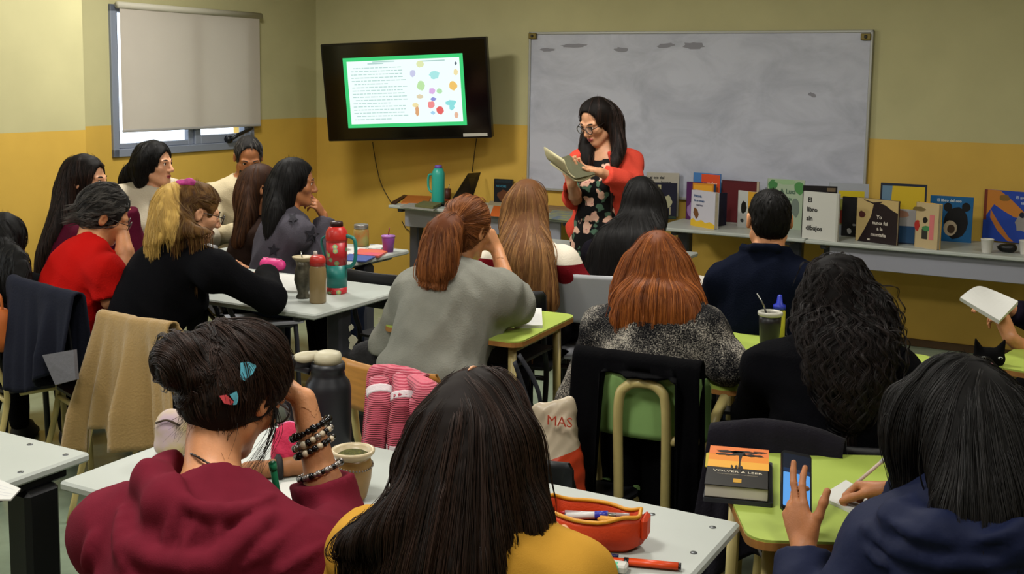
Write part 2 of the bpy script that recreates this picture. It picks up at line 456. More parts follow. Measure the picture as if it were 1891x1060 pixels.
# ---------------------------------------------------------------- the room
VW, UW, PAINT = 7.60, -6.07, 1.345
M_UP = mat('paint_pale_yellow', 'b6b186', 0.75, spec=0.2, var=0.05, vscale=3, bump=0.04, bscale=30)
M_LO = mat('paint_ochre', 'c9a448', 0.55, spec=0.3, var=0.06, vscale=3, bump=0.04, bscale=30)
M_FLOOR = mat('terrazzo_green', '82907b', 0.28, spec=0.5, var=0.10, vscale=14, bump=0.02, bscale=90)
M_CEIL = mat('ceiling_white', 'c9c6ba', 0.9)
UV = np.stack([U, V, Z3], 1)
def wbox(mb, u0, u1, v0, v1, z0, z1, m, bev=0.0):
    return box(mb, W((u0 + u1) / 2, (v0 + v1) / 2, (z0 + z1) / 2), (u1 - u0, v1 - v0, z1 - z0), m, UV, bev)
UR, VB = 3.2, -3.2
def wall(name, parts):
    mb = MB()
    for (u0, u1, v0, v1, z0, z1) in parts:
        if z0 < PAINT < z1: wbox(mb, u0, u1, v0, v1, z0, PAINT, M_LO); wbox(mb, u0, u1, v0, v1, PAINT, z1, M_UP)
        else: wbox(mb, u0, u1, v0, v1, z0, z1, M_LO if z1 <= PAINT else M_UP)
    return mb.build(name, kind='structure')
wall('wall_front', [(UW - 0.2, UR + 0.2, VW, VW + 0.15, 0, CEIL)])
WV0, WV1, WZ0, WZ1 = 5.395, 6.80, 1.125, 2.16
B0, B1, BZ0, BZ1 = 0.9, 2.3, 1.0, 2.3       # the daylight window out of the picture
PU = -5.72
wall('wall_left', [(UW - 0.2, UW, 4.88, WV0, 0, CEIL), (UW - 0.2, UW, WV1, VW, 0, CEIL), (UW - 0.2, UW, WV0, WV1, 0, WZ0), (UW - 0.2, UW, WV0, WV1, WZ1, CEIL),
                   (UW - 0.2, PU, B1, 4.88, 0, CEIL), (UW - 0.2, PU, VB, B0, 0, CEIL), (UW - 0.2, PU, B0, B1, 0, BZ0), (UW - 0.2, PU, B0, B1, BZ1, CEIL)])
wall('wall_right', [(UR, UR + 0.15, VB, VW, 0, CEIL)]); wall('wall_back', [(UW - 0.2, UR + 0.2, VB - 0.15, VB, 0, CEIL)])
mb = MB(); wbox(mb, UW - 0.2, UR + 0.2, VB - 0.15, VW + 0.15, -0.12, 0, M_FLOOR); mb.build('floor', kind='structure')
mb = MB(); wbox(mb, UW - 0.2, UR + 0.2, VB - 0.15, VW + 0.15, CEIL, CEIL + 0.12, M_CEIL); mb.build('ceiling', kind='structure')
mbb = mat('baseboard_brown', '4a3418', 0.5); mb = MB(); wbox(mb, UW, UR, VW - 0.012, VW, 0, 0.05, mbb, 0.003); mb.build('baseboard_front', kind='structure')
mb = MB(); wbox(mb, UW, UW + 0.012, 4.88, VW - 0.012, 0, 0.05, mbb, 0.003); mb.build('baseboard_left', kind='structure')
# window in view
ALU = mat('aluminium_grey', '8b93a3', 0.4, metal=0.3); GLASS = mat('window_glass', 'ffffff', 0.02, trans=1.0, spec=0.5)
win = tag(bpy.data.objects.new('window_1', None), kind='structure'); COL.objects.link(win); win.location = W(UW - 0.05, (WV0 + WV1) / 2, WZ0)
def wpart(name, boxes, m, **k):
    mb = MB()
    for b in boxes: wbox(mb, *b, m, 0.004)
    return mb.build(name, win, **k)
fu0, fu1 = UW - 0.075, UW + 0.022
wpart('frame', [(fu0, fu1, WV0, WV0 + 0.05, WZ0, WZ1), (fu0, fu1, WV1 - 0.05, WV1, WZ0, WZ1), (fu0, fu1, WV0, WV1, WZ0, WZ0 + 0.055), (fu0, fu1, WV0, WV1, WZ1 - 0.05, WZ1)], ALU)
md = 6.17
wpart('sash', [(fu0 + 0.02, fu1 - 0.03, WV0 + 0.05, WV0 + 0.085, WZ0 + 0.055, WZ1 - 0.05), (fu0 + 0.02, fu1 - 0.03, md - 0.05, md, WZ0 + 0.055, WZ1 - 0.05), (fu0 + 0.02, fu1 - 0.03, WV0 + 0.085, md - 0.05, WZ0 + 0.055, WZ0 + 0.09)], ALU)
wpart('sash', [(fu0 + 0.02, fu1 - 0.012, md, md + 0.06, WZ0 + 0.055, WZ1 - 0.05), (fu0 + 0.02, fu1 - 0.012, WV1 - 0.10, WV1 - 0.05, WZ0 + 0.055, WZ1 - 0.05), (fu0 + 0.02, fu1 - 0.012, md + 0.06, WV1 - 0.10, WZ0 + 0.055, WZ0 + 0.12)], ALU)
wpart('pane', [(UW - 0.045, UW - 0.040, WV0 + 0.08, md - 0.04, WZ0 + 0.08, WZ1 - 0.05)], GLASS); wpart('pane', [(UW - 0.045, UW - 0.040, md + 0.05, WV1 - 0.09, WZ0 + 0.11, WZ1 - 0.05)], GLASS)
mb = MB(); p0 = W(UW + 0.03, 6.50, 1.205); hm = mat('handle_black', '0c0d12', 0.4)
lathe(mb, [(0, -0.02), (0.028, -0.02), (0.028, 0.02), (0, 0.024)], hm, p0, 14, np.stack([V, Z3, U], 1)); tube(mb, [p0 + U * 0.03, W(UW + 0.07, 6.55, 1.235), W(UW + 0.07, 6.72, 1.285)], [0.014, 0.016, 0.012], hm, 8); mb.build('handle', win)
# roller blind
bl = empty('roller_blind', W(UW + 0.05, 6.12, 1.30), 'pale beige roller blind pulled most of the way down the window', 'blind')
BLM = mat('blind_fabric', 'd2cabd', 0.85, var=0.02, vscale=4, bump=0.05, bscale=200)
nt = BLM.node_tree; tr = nt.nodes.new('ShaderNodeBsdfTranslucent'); tr.inputs[0].default_value = (*lin('d8d2c6'), 1); mx = nt.nodes.new('ShaderNodeMixShader'); mx.inputs[0].default_value = 0.35
nt.links.new(nt.nodes['Principled BSDF'].outputs[0], mx.inputs[1]); nt.links.new(tr.outputs[0], mx.inputs[2]); nt.links.new(mx.outputs[0], nt.nodes['Material Output'].inputs[0])
bv0, bv1 = 5.45, 6.84
mb = MB(); wbox(mb, UW + 0.048, UW + 0.0495, bv0, bv1, 1.31, 2.145, BLM); mb.build('fabric', bl)
mb = MB(); tube(mb, [W(UW + 0.045, bv0 - 0.02, 2.155), W(UW + 0.045, bv1 + 0.02, 2.155)], 0.024, mat('blind_roller', 'bdb9a8', 0.6), 14); mb.build('roller', bl)
mb = MB(); wbox(mb, UW + 0.042, UW + 0.056, bv0, bv1, 1.295, 1.315, mat('blind_bar', '9d9b97', 0.5), 0.004); mb.build('bottom_bar', bl)
# ceiling luminaires (above the picture)
for i, (u_, v_, e_) in enumerate(LAMPS):
    l = empty('ceiling_luminaire', W(u_, v_, CEIL), ['square ceiling luminaire near the window and the front wall', 'square ceiling luminaire above the standing reader', 'square ceiling luminaire above the right display table', 'square ceiling luminaire over the left tables', 'square ceiling luminaire over the middle of the room', 'square ceiling luminaire over the green desks at the right', 'square ceiling luminaire at the back of the room'][i], 'lamp', 'ceiling luminaires')
    mb = MB(); wbox(mb, u_ - 0.3, u_ + 0.3, v_ - 0.3, v_ + 0.3, CEIL - 0.06, CEIL - 0.001, mat('lamp_body', 'c8c8c4', 0.5), 0.01); mb.build('housing', l)
    mb = MB(); wbox(mb, u_ - 0.27, u_ + 0.27, v_ - 0.27, v_ + 0.27, CEIL - 0.068, CEIL - 0.058, emat('lamp_diffuser', 'fff3dd', 3.0), 0.003); mb.build('diffuser', l)
# whiteboard
wb = empty('whiteboard', W(-2.757, 7.58, 0.86), 'large smudged grey whiteboard with thin metal rim on the front wall', 'whiteboard')
m = mat('whiteboard_surface', '9b9ba3', 0.35, spec=0.4); nt = m.node_tree; b = nt.nodes['Principled BSDF']; tc = nt.nodes.new('ShaderNodeTexCoord')
mp = nt.nodes.new('ShaderNodeMapping'); mp.inputs['Scale'].default_value = (1.2, 1.2, 2.2); nt.links.new(tc.outputs['Object'], mp.inputs[0])
n1 = nt.nodes.new('ShaderNodeTexNoise'); n1.inputs['Scale'].default_value = 2.2; n1.inputs['Detail'].default_value = 6; n1.inputs['Roughness'].default_value = 0.62; n1.inputs['Distortion'].default_value = 0.6; nt.links.new(mp.outputs[0], n1.inputs['Vector'])
r1 = nt.nodes.new('ShaderNodeValToRGB'); e = r1.color_ramp.elements; e[0].position = 0.25; e[0].color = (*lin('9c9fad'), 1); e[1].position = 0.62; e[1].color = (*lin('babdcb'), 1); nt.links.new(n1.outputs['Fac'], r1.inputs[0]); nt.links.new(r1.outputs[0], b.inputs['Base Color'])
bu0, bu1, bz0, bz1 = -4.02, -1.495, 0.86, 2.05
mb = MB(); wbox(mb, bu0 + 0.01, bu1 - 0.01, 7.575, 7.598, bz0 + 0.01, bz1 - 0.01, m); mb.build('board', wb)
fm = mat('board_rim', 'a3a49f', 0.4, metal=0.3); mb = MB()
for q in ((bu0, bu1, bz0, bz0 + 0.018), (bu0, bu1, bz1 - 0.018, bz1), (bu0, bu0 + 0.018, bz0, bz1), (bu1 - 0.018, bu1, bz0, bz1)): wbox(mb, q[0], q[1], 7.566, 7.599, q[2], q[3], fm, 0.003)
mb.build('rim', wb)
for (uu, zz) in ((bu0 + 0.035, bz1 - 0.03), (bu1 - 0.045, bz1 - 0.045), (bu0 + 0.035, bz0 + 0.03), (bu1 - 0.045, bz0 + 0.03)):
    mb = MB(); wbox(mb, uu - 0.032, uu + 0.032, 7.552, 7.575, zz - 0.022, zz + 0.022, mat('bracket_brass', '6b5d2c', 0.4, metal=0.5), 0.004); wbox(mb, uu - 0.01, uu + 0.01, 7.545, 7.555, zz - 0.01, zz + 0.01, mat('bracket_dark', '1c190f', 0.5), 0.003); mb.build('corner_bracket', wb)
mb = MB()                                                          # dry smears that stay on the surface
for (x, y, rx, rz, a) in ((1147, 92, 0.055, 0.020, 0.1), (1228, 84, 0.07, 0.018, -0.2), (1282, 84, 0.09, 0.026, 0.1), (1060, 84, 0.11, 0.016, 0), (1500, 175, 0.03, 0.016, 0.4), (1010, 92, 0.07, 0.014, 0.0)):
    c0 = CAM + ray(x, y) * ((7.5745 - CAM @ V) / (ray(x, y) @ V)); k = 16; pts = []
    for i in range(k):
        t = 2 * math.pi * i / k; q = 0.7 + 0.45 * rng.random(); pts.append(c0 + U * rx * q * math.cos(t + a) + Z3 * rz * q * math.sin(t))
    mb.add(pts, [tuple(range(k))], mat('marker_smear', '80808a', 0.5))
mb.build('marker_smears', wb, kind='stuff')
# television on its swing arm
TVR = np.array([math.cos(math.radians(15)), -math.sin(math.radians(15)), 0]); tr_ = math.radians(2.9); tvx = TVR * math.cos(tr_) + Z3 * math.sin(tr_); nb_ = np.cross(TVR, Z3); tvn = nrmz if False else None
nf = np.array([-math.sin(math.radians(15)), -math.cos(math.radians(15)), 0.0]); tl = math.radians(5); nf = nf * math.cos(tl) - Z3 * math.sin(tl); nf -= tvx * (nf @ tvx); nf /= np.linalg.norm(nf); tvz = np.cross(-nf, -tvx); tvz = tvz if tvz[2] > 0 else -tvz
TC = P(748.5, 167, 8.52); TM = np.stack([tvx, tvz, nf], 1); TWd, THt = 1.325, 0.750
tv = empty('television', TC, 'large black flat television on wall showing a slide with green border', 'television')
BLK = mat('tv_black', '050507', 0.25, spec=0.4)
def tpr(name, pts, z0, z1, m, **k):
    mb = MB(); prism(mb, pts, z0, z1, m, TM, TC); return mb.build(name, tv, **k)
tpr('housing', rrect(TWd, THt, 0.008, 2), -0.05, 0.004, BLK)
tpr('screen', rrect(TWd - 0.03, THt - 0.03, 0.003, 2), 0.004, 0.0055, mat('tv_glass', '030304', 0.12, spec=0.5))
sx0, sx1, sy0, sy1 = -0.488, 0.474, -0.275, 0.262
tpr('slide', [(sx0, sy0), (sx1, sy0), (sx1, sy1), (sx0, sy1)], 0.0056, 0.0062, emat('slide_green', '3ccf78', 1.0), label='lit slide with green border')
sl = tpr('slide_page', [(sx0 + 0.03, sy0 + 0.028), (sx1 - 0.028, sy0 + 0.028), (sx1 - 0.028, sy1 - 0.028), (sx0 + 0.03, sy1 - 0.028)], 0.0062, 0.0066, emat('slide_white', 'effffb', 1.05), label='bright white slide page')
mb = MB(); tm = emat('slide_text', 'b4d6d2', 0.95)
for i in range(17):                                                # lines of small illegible print
    y = sy1 - 0.085 - i * 0.0245; x = sx0 + 0.06 + (0.02 if i % 5 == 0 else 0)
    while x < sx0 + 0.475 - (0.12 if i in (5, 11, 16) else 0):
        w = 0.012 + rng.random() * 0.03; prism(mb, [(x, y), (x + w, y), (x + w, y + 0.006), (x, y + 0.006)], 0.0066, 0.0068, tm, TM, TC); x += w + 0.007
for (x0, x1, y) in ((sx0 + 0.20, sx0 + 0.33, sy1 - 0.055), (sx0 + 0.24, sx0 + 0.42, sy1 - 0.042), (sx0 + 0.62, sx0 + 0.82, sy1 - 0.05)): prism(mb, [(x0, y), (x1, y), (x1, y + 0.008), (x0, y + 0.008)], 0.0066, 0.0068, tm, TM, TC)
mb.build('slide_text', tv, kind='stuff')
mb = MB()
for (px, py, rx, ry, c) in ((776, 118, .030, .026, 'd8e59a'), (763, 135, .026, .028, 'b9bce6'), (803, 138, .042, .030, '8fe3e0'), (778, 158, .032, .034, 'a9e08c'), (798, 168, .026, .024, 'd59ae2'), (812, 168, .022, .020, '9fdd9a'), (837, 158, .032, .034, 'f0b23a'), (842, 133, .018, .024, 'f0d990'), (797, 193, .030, .028, 'ef6a6a'), (813, 203, .032, .034, 'e0302f'), (801, 183, .022, .014, '6a6fd0'), (833, 190, .044, .022, '69d8d8'), (835, 198, .022, .022, '69d8d8'), (771, 205, .016, .040, 'd58a4a'), (768, 194, .026, .018, 'f0d98a'), (800, 208, .018, .014, '8cc7ee'), (843, 212, .016, .026, 'e2a07a'), (776, 178, .028, .016, 'd9c79a'), (842, 117, .009, .013, '23364a')):
    d = ray(px, py); q = CAM + d * (((TC - CAM) @ nf) / (d @ nf)) - TC; x, y = q @ tvx, q @ tvz; n = 14
    pts = [(x + rx * (0.8 + 0.35 * rng.random()) * math.cos(a), y + ry * (0.8 + 0.35 * rng.random()) * math.sin(a)) for a in np.linspace(0, 2 * math.pi, n, endpoint=False)]
    prism(mb, pts, 0.0066, 0.0070, emat('slide_' + c, '%02x%02x%02x' % tuple(int(int(c[k:k+2], 16) * 0.72 + 250 * 0.28) for k in (0, 2, 4)), 1.0), TM, TC)
mb.build('slide_pictures', tv, kind='stuff', label='small coloured drawings on the slide')
tpr('label_strip', [(0.44, -0.362), (0.63, -0.362), (0.63, -0.338), (0.44, -0.338)], 0.006, 0.010, mat('tv_label', 'b9b6ac', 0.5), label='white paper strip on the lower rim')
mb = MB(); bk = TC - nf * 0.05; wl = bk + V * ((VW - 0.03) - bk @ V); box(mb, wl, (0.3, 0.05, 0.3), BLK, UV, 0.01); box(mb, bk, (0.35, 0.04, 0.3), BLK, np.stack([tvx, -nf, tvz], 1), 0.008); tube(mb, [wl, (wl + bk) / 2 + U * 0.12, bk], 0.025, BLK, 8); mb.build('wall_arm', tv)
mc = mat('cable_dark', '1a1712', 0.5); wl = lambda x, y, o=0.02: CAM + ray(x, y) * (((VW - o) - CAM @ V) / (ray(x, y) @ V))
for k, pts in enumerate([[wl(688, 262), wl(694, 300), wl(704, 340), wl(722, 374, 0.05)], [wl(880, 256), wl(876, 285), wl(872, 318)], [wl(742, 408), wl(752, 424), wl(772, 430), wl(800, 424)]]):
    mb = MB(); tube(mb, catmull(pts, 6), 0.0035, mc, 6)
    tag(mb.build('cable'), ['thin dark cable hanging from left underside of the television', 'thin dark cable hanging from right underside of the television', 'dark cable loop on the wall under the front left table'][k], 'cable')
# ---------------------------------------------------------------- tables, desks, chairs
LAM = mat('laminate_grey', 'a9aea8', 0.42, spec=0.45, var=0.03, vscale=5); LAME = mat('laminate_edge', '8a8f8a', 0.5); STEEL = mat('steel_grey', '4b4c55', 0.45, metal=0.4); DARKM = mat('steel_black', '0e0e12', 0.4, metal=0.2); BOLT = mat('bolt', '5d6062', 0.35, metal=0.7)
GREEN = mat('laminate_green', '9fb250', 0.42, spec=0.4, var=0.05, vscale=6); PLY = mat('plywood_edge', '9a6a35', 0.55, var=0.2, vscale=20); CREAM = mat('tube_cream', 'b4a46a', 0.4, spec=0.5, var=0.08, vscale=15); GREYMET = mat('sheet_grey', '8c8d97', 0.45)
TOP = 0.74
def table(name, label, u0, u1, v0, v1, group=None, leg=STEEL, modesty=True, bolts=(), legx=0.12, top=LAM, z=TOP, panel_v=None, leg_w=0.085, leg_v=None):
    t = empty(name, W((u0 + u1) / 2, (v0 + v1) / 2, 0), label, 'table', group)
    mb = MB(); wbox(mb, u0, u1, v0, v1, z - 0.024, z, top, 0.006); mb.build('tabletop', t)
    for uu in (u0 + legx, u1 - legx):
        mb = MB(); vm = (v0 + v1) / 2 if leg_v is None else leg_v
        wbox(mb, uu - 0.042, uu + 0.042, vm - leg_w / 2, vm + leg_w / 2, 0.05, z - 0.05, leg, 0.012); wbox(mb, uu - 0.025, uu + 0.025, v0 + 0.05, v1 - 0.05, 0.012, 0.055, leg, 0.012); wbox(mb, uu - 0.02, uu + 0.02, v0 + 0.05, v1 - 0.05, z - 0.055, z - 0.024, leg, 0.006)
        for vv in (v0 + 0.08, v1 - 0.08): wbox(mb, uu - 0.02, uu + 0.02, vv - 0.02, vv + 0.02, 0.0, 0.014, leg, 0.003)
        mb.build('leg', t)
    if modesty:
        mb = MB(); pv = (v0 + v1) / 2 if panel_v is None else panel_v; wbox(mb, u0 + legx + 0.04, u1 - legx - 0.04, pv - 0.008, pv + 0.008, z - 0.27 if modesty is True else z - modesty, z - 0.03, GREYMET, 0.003); mb.build('modesty_panel', t)
    for (x, y) in bolts:
        p = HT(x, y, z); mb = MB(); lathe(mb, [(0.0075, -0.004), (0.0075, 0.0012), (0.005, 0.002), (0, 0.002)], BOLT, p, 12); mb.build('bolt', t)
    return t
table('table', 'grey laminate table in front holding the orange pencil case and clay mate cup', -2.19, -0.70, 1.76, 2.36, bolts=((1204, 950), (1316, 974), (1281, 1021)), leg=DARKM, modesty=False)
table('table', 'grey laminate table cut off at the lower left corner, loose papers on it', -3.75, -2.29, 1.34, 1.94, bolts=((55, 821), (121, 840), (38, 872)), leg=DARKM, modesty=False, legx=0.045, leg_w=0.10, leg_v=1.80)
table('table', 'grey table with red floral thermos and brown bottle on it', -4.45, -2.86, 3.56, 4.25, modesty=False, legx=0.14)
table('table', 'white table at the far left carrying jar, purple cup and coloured folders', -4.40, -3.50, 4.62, 5.20, modesty=False, legx=0.10)
table('table', 'white front table with turquoise thermos and laptop, under the television', -4.86, -3.33, 6.93, 7.50, panel_v=7.0, modesty=0.16, legx=0.07)
table('table', 'white display table of books nearest the standing reader', -2.72, -1.72, 6.93, 7.48, modesty=False, legx=0.12)
table('table', 'white display table of books at the right with grey apron', -1.71, -0.30, 6.90, 7.48, panel_v=6.96, modesty=0.16, legx=0.10)
def green_desk(label, c, az, w, d, z=TOP, shelf=True):
    t = empty('student_desk', (c[0], c[1], 0), label, 'desk', az=az)
    mb = MB(); prism(mb, rrect(w, d, 0.05, 5), z - 0.006, z, GREEN); build_local(mb, 'desktop', t)
    mb = MB(); prism(mb, rrect(w + 0.002, d + 0.002, 0.05, 5), z - 0.024, z - 0.006, PLY); build_local(mb, 'wood_edge', t)
    for sx in (-1, 1):
        for sy in (-1, 1):
            mb = MB(); tube(mb, [(sx * (w / 2 - 0.06), sy * (d / 2 - 0.07), z - 0.026), (sx * (w / 2 - 0.05), sy * (d / 2 - 0.06), 0.0)], 0.0165, CREAM, 10); build_local(mb, 'leg', t)
    mb = MB()
    for sx in (-1, 1): tube(mb, [(sx * (w / 2 - 0.06), -(d / 2 - 0.07), z - 0.05), (sx * (w / 2 - 0.06), d / 2 - 0.07, z - 0.05)], 0.013, CREAM, 8)
    tube(mb, [(-(w / 2 - 0.06), d / 2 - 0.07, z - 0.05), (w / 2 - 0.06, d / 2 - 0.07, z - 0.05)], 0.013, CREAM, 8); build_local(mb, 'frame', t)
    if shelf:
        mb = MB(); box(mb, (0, 0.02, z - 0.13), (w - 0.14, d - 0.18, 0.012), DARKM, bev=0.004); build_local(mb, 'book_shelf', t)
    return t
c = W(-2.24, 3.85); green_desk('green topped student desk with wooden edge beside the grey top sleeve', c, AZV - 3, 0.60, 0.56)
c = W(-0.97, 4.0); green_desk('green student desk with black mate cup and yellow glue bottle', c, AZV + 4, 0.80, 0.46)
c = HT(1340, 915, TOP); green_desk('green student desk with thick orange book and open notebook', (c[0] + 0.32, HT(1500, 910, TOP)[1] - 0.005), 1.5, 0.62, 0.57)
c = W(-0.06, 4.36); green_desk('green student desk cut off at the right edge, below the held papers', c, AZV + 12, 0.56, 0.5)
CH = {'grey': (mat('plastic_grey', '9fa1a6', 0.45), STEEL), 'dark': (mat('plastic_black', '101014', 0.5), DARKM), 'green': (mat('plastic_green', '86ab68', 0.4, var=0.06), CREAM), 'wood': (mat('plywood_honey', 'b07a35', 0.45, var=0.15, vscale=9, stretch=(1, 1, 8)), CREAM), 'maroon': (mat('plastic_grey', '9fa1a6', 0.45), mat('steel_maroon', '2a0f12', 0.4)), 'cream': (mat('plastic_black', '101014', 0.5), CREAM)}
def chair(label, x, y, az, style, group=None, bw=0.38, bh=0.17, bz=0.72, hoop=False, r=0.0125):
    sm, fm = CH[style]; t = empty('classroom_chair', (x, y, 0), label, 'chair', group, az=az)
    mb = MB(); prism(mb, rrect(0.38, 0.37, 0.05, 5, cy=0.02), 0.437, 0.449, sm); build_local(mb, 'seat', t)
    n = 9; v = []; f = []                                           # curved backrest panel
    for k, dz in enumerate((-bh / 2, -bh / 2 + 0.02, bh / 2 - 0.02, bh / 2)):
        for i in range(n):
            s = -1 + 2 * i / (n - 1); wq = bw / 2 * (0.93 if k in (0, 3) else 1.0)
            for o in (0, 0.011): v.append((s * wq, -0.225 - 0.035 * (1 - s * s) - 0.09 * (dz + bz - 0.6) - o + 0.012, bz + dz))
    gi = lambda k, i, o: (k * n + i) * 2 + o
    for k in range(3):
        for i in range(n - 1): f += [(gi(k, i, 0), gi(k, i + 1, 0), gi(k + 1, i + 1, 0), gi(k + 1, i, 0))[::-1], (gi(k, i, 1), gi(k, i + 1, 1), gi(k + 1, i + 1, 1), gi(k + 1, i, 1))]
    for i in range(n - 1): f += [(gi(0, i, 0), gi(0, i + 1, 0), gi(0, i + 1, 1), gi(0, i, 1)), (gi(3, i, 0), gi(3, i, 1), gi(3, i + 1, 1), gi(3, i + 1, 0))]
    for k in range(3): f += [(gi(k, 0, 0), gi(k, 0, 1), gi(k + 1, 0, 1), gi(k + 1, 0, 0))[::-1], (gi(k, n - 1, 0), gi(k, n - 1, 1), gi(k + 1, n - 1, 1), gi(k + 1, n - 1, 0))]
    mb = MB(); mb.add(v, f, sm, True); build_local(mb, 'backrest', t)
    yb = -0.20
    for sx in (-1, 1):
        mb = MB(); tube(mb, catmull([(sx * 0.175, 0.17, 0.0), (sx * 0.17, 0.155, 0.40), (sx * 0.168, 0.12, 0.43), (sx * 0.168, -0.10, 0.43)], 5), r, fm, 8); build_local(mb, 'leg', t)
        mb = MB(); tube(mb, catmull([(sx * 0.18, -0.25, 0.0), (sx * 0.172, -0.15, 0.40), (sx * 0.170, -0.185, 0.55), (sx * 0.168, -0.215, bz + 0.02)], 5), r, fm, 8); build_local(mb, 'leg', t)
    mb = MB(); tube(mb, [(-0.17, 0.13, 0.425), (0.17, 0.13, 0.425)], r * 0.9, fm, 8); build_local(mb, 'crossbar', t); mb = MB(); tube(mb, [(-0.172, -0.15, 0.40), (0.172, -0.15, 0.40)], r * 0.9, fm, 8); build_local(mb, 'crossbar', t)
    if hoop:                                                        # tube hoop behind the backrest
        mb = MB(); tube(mb, catmull([(-0.075, -0.255, 0.10), (-0.075, -0.27, 0.45), (-0.075, -0.30, 0.74), (-0.05, -0.305, 0.805), (0.0, -0.305, 0.82), (0.05, -0.305, 0.805), (0.07, -0.30, 0.74), (0.07, -0.27, 0.45), (0.07, -0.255, 0.10)], 6), 0.0155, fm, 10); build_local(mb, 'back_hoop', t)
        mb = MB(); tube(mb, [(0.07, -0.285, 0.645), (0.16, -0.25, 0.645)], 0.0155, fm, 8); build_local(mb, 'side_brace', t)
        for zz in (0.20, 0.09): mb = MB(); box(mb, (-0.002, -0.257, zz), (0.15, 0.02, 0.03), fm, bev=0.005); build_local(mb, 'hoop_brace', t)
    return t
def drape(name, label, cat, tl, tr, outw, lb, lf, m, seed=1, amp=0.02, nf=4, flare=0.0, hem=None, thick=0.007, gap=0.022, group=None, sag=0.012, parent=None):
    """a garment hung over a backrest: front and back panels with folds, joined over the top edge"""
    r = np.random.default_rng(seed); tl = np.asarray(tl, float); tr = np.asarray(tr, float); outw = nrmz(outw); nx = 36; ny = 22; na = 7
    ax = nrmz(tr - tl); wd = np.linalg.norm(tr - tl); ph = r.uniform(0, 6.28, 4); v = []
    rows = [('f', t) for t in np.linspace(1, 0, ny // 2)[:-1]] + [('a', a) for a in np.linspace(math.pi, 0, na)] + [('b', t) for t in np.linspace(0, 1, ny)[1:]]
    for kind, t in rows:
        for i in range(nx):
            s = i / (nx - 1); base = tl + (tr - tl) * s - Z3 * sag * math.sin(math.pi * s) * 1.0
            fo = amp * (math.sin(2 * math.pi * nf * s + ph[0]) + 0.6 * math.sin(2 * math.pi * nf * 1.7 * s + ph[1]) + 0.35 * math.sin(2 * math.pi * nf * 3.1 * s + ph[2]))
            if kind == 'a': p = base + outw * gap * math.cos(t) + Z3 * gap * math.sin(t) + outw * fo * 0.12
            else:
                L = (lb if kind == 'b' else lf) * (hem(s) if (hem and kind == 'b') else 1.0); sg = 1 if kind == 'b' else -1
                p = base + outw * sg * (gap + (fo + amp * 0.6) * min(1, t * 1.4) + 0.02 * t) - Z3 * L * t + ax * (s - 0.5) * flare * t
            v.append(p)
    nr = len(rows); f = [(a * nx + i, a * nx + i + 1, (a + 1) * nx + i + 1, (a + 1) * nx + i) for a in range(nr - 1) for i in range(nx - 1)]
    mb = MB(); mb.add(v, f, m, True); o = mb.build(name, parent, origin=None if parent else (tl + tr) / 2)
    md = o.modifiers.new('thickness', 'SOLIDIFY'); md.thickness = thick; md.offset = 0
    if label: tag(o, label, cat, group)
    return o
# ---------------------------------------------------------------- people
def head_R(az, pitch=0, roll=0):
    a, p, q = map(math.radians, (az, pitch, roll))
    r = np.array([math.cos(a), -math.sin(a), 0]); f0 = np.array([math.sin(a), math.cos(a), 0])
    f = math.cos(p) * f0 - math.sin(p) * Z3; u = math.cos(p) * Z3 + math.sin(p) * f0
    r2 = math.cos(q) * r - math.sin(q) * u; u2 = math.cos(q) * u + math.sin(q) * r
    return np.stack([r2, f, u2], 1)
def ik(S, Wp, L1, L2, hint):
    d = Wp - S; D = np.linalg.norm(d)
    if D > (L1 + L2) * 0.985: Wp = S + d / D * (L1 + L2) * 0.985; d = Wp - S; D = np.linalg.norm(d)
    n = d / D; a = (L1 * L1 - L2 * L2 + D * D) / (2 * D); h = math.sqrt(max(L1 * L1 - a * a, 0))
    hv = np.asarray(hint, float); hv = hv - n * (hv @ n); return S + n * a + nrmz(hv) * h, Wp
